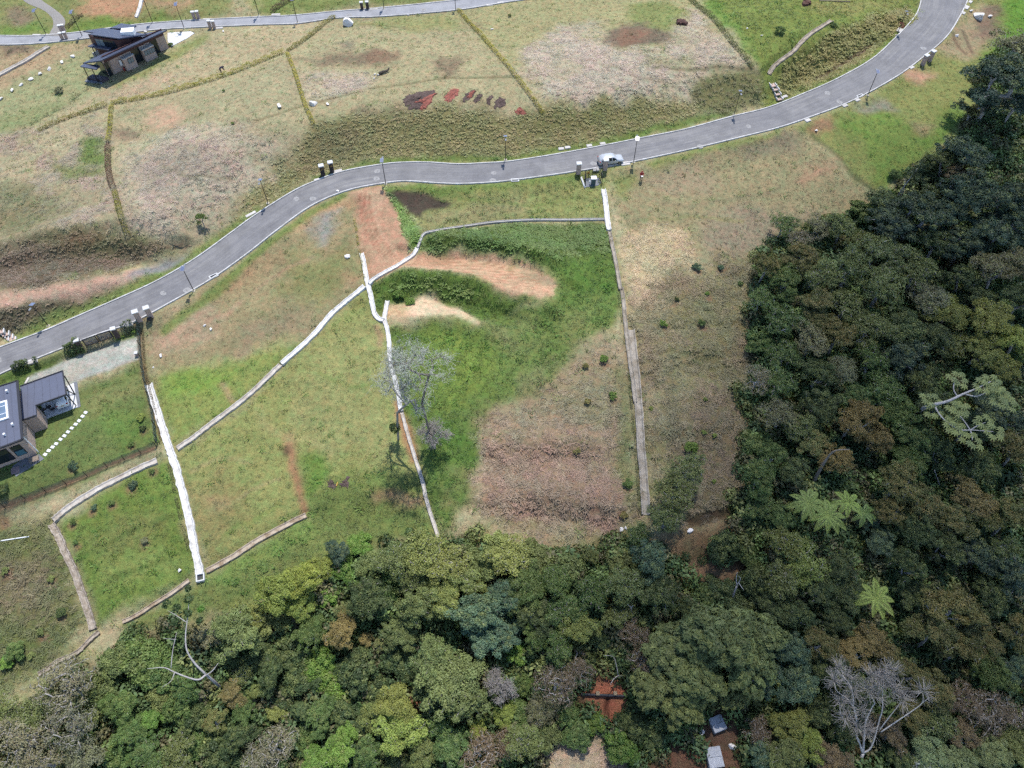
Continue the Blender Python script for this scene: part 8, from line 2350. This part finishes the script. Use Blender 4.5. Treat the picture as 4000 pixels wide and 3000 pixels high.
limb_tree("dead_tree", "thin forked grey dead trunk above the dark pool of shade", bark_white, [[(2471, 2460, 0, 0.1), (2469, 2410, 2.4, 0.085), (2466, 2375, 4.0, 0.07)], [(2466, 2375, 4.0, 0.05), (2452, 2360, 4.6, 0.03)], [(2466, 2375, 4.0, 0.05), (2473, 2362, 4.6, 0.03)]])
limb_tree("dead_tree", "bleached branches hanging beside the red gully above the pipe", bark_white, [[(2445, 2640, 0.0, 0.08), (2415, 2640, 1.4, 0.06), (2395, 2655, 2.2, 0.045), (2385, 2675, 2.4, 0.02)], [(2415, 2640, 1.4, 0.05), (2408, 2600, 2.6, 0.04), (2395, 2565, 3.4, 0.03), (2360, 2560, 3.8, 0.015)]])
limb_tree("leaning_tree", "long grey leaning trunks at the forest corner above the dry field", bark_grey, [[(3480, 815, 0, 0.16), (3500, 780, 2.4, 0.13), (3520, 745, 4.2, 0.1), (3560, 690, 6.5, 0.06), (3590, 650, 8.0, 0.03)], [(3485, 812, 0.2, 0.11), (3505, 790, 1.6, 0.09), (3530, 740, 4.0, 0.07), (3535, 700, 5.5, 0.03)]], [(3590, 645, 8, 0.9, (84, 100, 70)), (3560, 675, 7, 0.8, (84, 100, 70))])
limb_tree("dead_tree", "single pale grey stem standing in the dark right forest", bark_white, [[(3752, 760, 0, 0.09), (3768, 720, 2.6, 0.07), (3783, 685, 4.8, 0.04)]])
limb_tree("dead_tree", "pale dead stem in the darkest part of the right forest", bark_white, [[(3680, 1925, 0, 0.08), (3665, 1880, 2.2, 0.07), (3650, 1835, 4.2, 0.04)]])
limb_tree("dead_tree", "brown leaning trunk under the orange crown in the right forest", bark_dark, [[(3170, 1900, 0, 0.24), (3200, 1840, 2.8, 0.2), (3235, 1785, 5.0, 0.15), (3265, 1760, 6.4, 0.1), (3320, 1755, 7, 0.05)]])

# big cecropia: pale arching limbs with bunches of lobed leaves
ce_lines = [[(3560, 1640, 0, 0.2), (3600, 1600, 5.0, 0.17), (3640, 1583, 8.0, 0.15), (3700, 1568, 9.0, 0.12), (3760, 1540, 9.6, 0.1), (3820, 1515, 10.2, 0.07), (3870, 1490, 10.8, 0.04)], [(3650, 1580, 8.2, 0.09), (3665, 1612, 8.2, 0.07), (3700, 1650, 8.2, 0.06), (3750, 1678, 8.3, 0.05), (3800, 1680, 8.5, 0.04), (3880, 1686, 8.8, 0.025)],
            [(3790, 1680, 8.4, 0.05), (3770, 1650, 8.6, 0.045), (3750, 1625, 9.0, 0.03)], [(3790, 1680, 8.4, 0.05), (3796, 1700, 8.4, 0.04), (3798, 1720, 8.4, 0.02)], [(3790, 1680, 8.4, 0.05), (3820, 1662, 8.8, 0.04), (3850, 1650, 9.0, 0.02)], [(3770, 1540, 9.6, 0.06), (3815, 1548, 9.7, 0.05), (3860, 1530, 9.8, 0.03)], [(3740, 1550, 9.4, 0.06), (3725, 1520, 9.8, 0.045), (3730, 1480, 10.2, 0.03)]]
ce_lines = [[(a, b, h, r_ * 1.5) for a, b, h, r_ in ln] for ln in ce_lines]
ce = limb_tree("cecropia_tree", "tree with pale arching limbs and bunches of lobed leaves in the right forest", bark_white, ce_lines)
ceq = Vector(ce.location)


def palm_bunch(seed, n=7, size=0.85):
    r = np.random.default_rng(seed)
    V, Fq, tn = [], [], []
    for i in range(n):
        a = 2 * math.pi * i / n + r.random() * 0.5; rad = 0.45 + 0.35 * r.random()
        c = np.array([math.cos(a) * rad, math.sin(a) * rad, 0.1 - 0.3 * r.random()])
        b = r.random()
        for k in range(8):
            g = 2 * math.pi * k / 8
            d = np.array([math.cos(g), math.sin(g), -0.35]); w = np.array([-math.sin(g), math.cos(g), 0]) * 0.085 * size
            L = size * 0.5
            o = len(V)
            V += [tuple(c), tuple(c + d * L * 0.6 + w + np.array([0, 0, .1])), tuple(c + d * L), tuple(c + d * L * 0.6 - w + np.array([0, 0, .1]))]
            Fq.append((o, o + 1, o + 2, o + 3)); tn.append((0.3 * b + 0.5, 0.5 * b, 0))
    me = np_mesh("foliage", V, Fq); tint_attr(me, tn, 4); me.materials.append(leaf_plain)
    return me


bunches = [palm_bunch(850 + i) for i in range(3)]
for k, (px, py, h) in enumerate(((3740, 1590, 9.0), (3755, 1600, 8.9), (3745, 1480, 10.2), (3870, 1490, 10.8), (3840, 1505, 10.5), (3885, 1500, 10.7), (3740, 1670, 8.4), (3725, 1655, 8.3), (3800, 1722, 8.4), (3850, 1650, 9.0), (3885, 1686, 8.8), (3640, 1560, 8.4), (3650, 1600, 8.0), (3900, 1560, 9.8), (3920, 1545, 9.8), (3940, 1570, 9.7))):
    o = link("foliage", bunches[k % 3], None, ce, P3(px, py, ceq.z + h) - ceq); o.rotation_euler = (0, 0, k * 1.1); o.color = (*A(146, 162, 96), 1); o.scale = (1.35,) * 3

# ------------------------------------------------------------------ tree ferns
def frond(seed, L=2.6):
    r = np.random.default_rng(seed)
    V, Fq, tn = [], [], []
    n = 22
    for k in range(n):
        t = (k + 1) / n
        x = L * (t - 0.15 * t * t); z = 0.75 * L * (0.62 * t - 0.85 * t * t)
        w = 0.46 * math.sin(math.pi * (0.12 + 0.86 * t)) ** 0.8 * (L / 2.6)
        for s in (-1, 1):
            o = len(V)
            V += [(x, 0, z), (x + 0.07, s * w * 0.5, z + 0.02), (x + 0.16, s * w, z - 0.14 * w - 0.03 * r.random()), (x - 0.05, s * w * 0.5, z + 0.02)]
            Fq.append((o, o + 1, o + 2, o + 3)); tn.append((0.35 + 0.4 * r.random(), 0.2 * r.random(), 0))
        o = len(V)
        t0 = k / n; x0 = L * (t0 - 0.15 * t0 * t0); z0 = 0.75 * L * (0.62 * t0 - 0.85 * t0 * t0)
        V += [(x0, -0.02, z0 + .01), (x0, 0.02, z0 + .01), (x, 0.018, z + .01), (x, -0.018, z + .01)]; Fq.append((o, o + 1, o + 2, o + 3)); tn.append((1, 0.5, 0))
    me = np_mesh("frond", V, Fq); tint_attr(me, tn, 4); me.materials.append(leaf_plain)
    return me


fronds = [frond(900 + i, 2.3 + 0.2 * i) for i in range(3)]
for j, (px, py, h, s, colr, nf, lab) in enumerate(((3155, 1968, 4.5, 1.05, (132, 160, 60), 10, "tree fern at the left of the cluster of three"), (3232, 2015, 5.0, 1.1, (138, 166, 58), 10, "nearest tree fern of the cluster of three"),
                                                   (3310, 1965, 4.2, 0.9, (150, 182, 58), 8, "bright small tree fern at the right of the cluster of three"), (3418, 2338, 4.5, 1.1, (160, 184, 58), 9, "lone bright tree fern in the lower right forest"), (3375, 2005, 3.4, 0.8, (110, 150, 62), 8, "shaded tree fern half hidden right of the cluster"))):
    g = G(px, py, h)
    t = empty("tree_fern", (g[0], g[1], Hf(g[0], g[1])), j * 0.7); tag(t, lab, "tree fern", "tree ferns in the right forest")
    MB().tube([(0.25, 0.1, -0.4), (0.1, 0, h * 0.5), (0, 0, h)], [0.16, 0.12, 0.1], 7).obj("trunk", bark_dark, t)
    for k in range(nf):
        o = link("frond", fronds[k % 3], None, t, (0, 0, h)); o.rotation_euler = (0, random.uniform(-0.15, 0.15), 2 * math.pi * k / nf + random.uniform(-0.2, 0.2)); o.scale = (s, s, s); o.color = (*A(*colr), 1)

# ------------------------------------------------------------------ labels for the forest: by kind, colour and nearest landmark
LANDMARKS = [(2360, 2715, "the black pipe"), (3415, 2340, "the lone tree fern"), (3230, 2010, "the tree fern cluster"), (3350, 2800, "the big silver bare tree"), (3790, 1600, "the cecropia"), (2785, 2960, "the grey concrete box"),
             (2520, 2020, "the long drain's foot"), (1712, 2098, "the pale channel's foot"), (790, 2640, "the white limbed tree"), (150, 2640, "the stony gutter"), (2860, 2310, "the forked dead trunk"), (1950, 2680, "the grey bare bush"),
             (2300, 2940, "the tan clearing"), (3500, 780, "the leaning grey trunks"), (3630, 240, "the right bend pillars"), (1320, 1890, "the butterfly bed"), (780, 2250, "the catch box"), (2690, 2075, "the grey block by the trench"),
             (3260, 1760, "the brown leaning trunk"), (0, 2990, "the lower left corner"), (4000, 2990, "the lower right corner"), (3990, 1000, "the right edge"), (1400, 2990, "the bottom edge's middle left")]
ORD = ["nearest", "second away", "third away", "fourth away", "fifth away", "sixth away", "seventh away", "eighth away"]


def direction(dx, dy):
    a = math.degrees(math.atan2(-dy, dx)) % 360
    return ["right of", "above right of", "above", "above left of", "left of", "below left of", "below", "below right of"][int((a + 22.5) // 45) % 8]


bucket = {}
for rec in PLACED:
    t, px, py, kind, word, lab, cat, grp = rec
    if lab:
        tag(t, lab, cat); continue
    d, lx, ly, ln = min((math.hypot(px - x, py - y), x, y, n_) for x, y, n_ in LANDMARKS)
    key = f"{word} {WORD[kind]} {direction(px - lx, py - ly)} {ln}"
    bucket.setdefault(key, []).append((d, rec))
for key, lst in bucket.items():
    lst.sort(key=lambda a: a[0])
    for k, (d, rec) in enumerate(lst):
        lab = key if len(lst) == 1 else f"{key}, {ORD[min(k, 7)]}"
        tag(rec[0], lab, rec[6], "trees of the lower and right forest" if rec[3] != 'U' else "forest bushes")
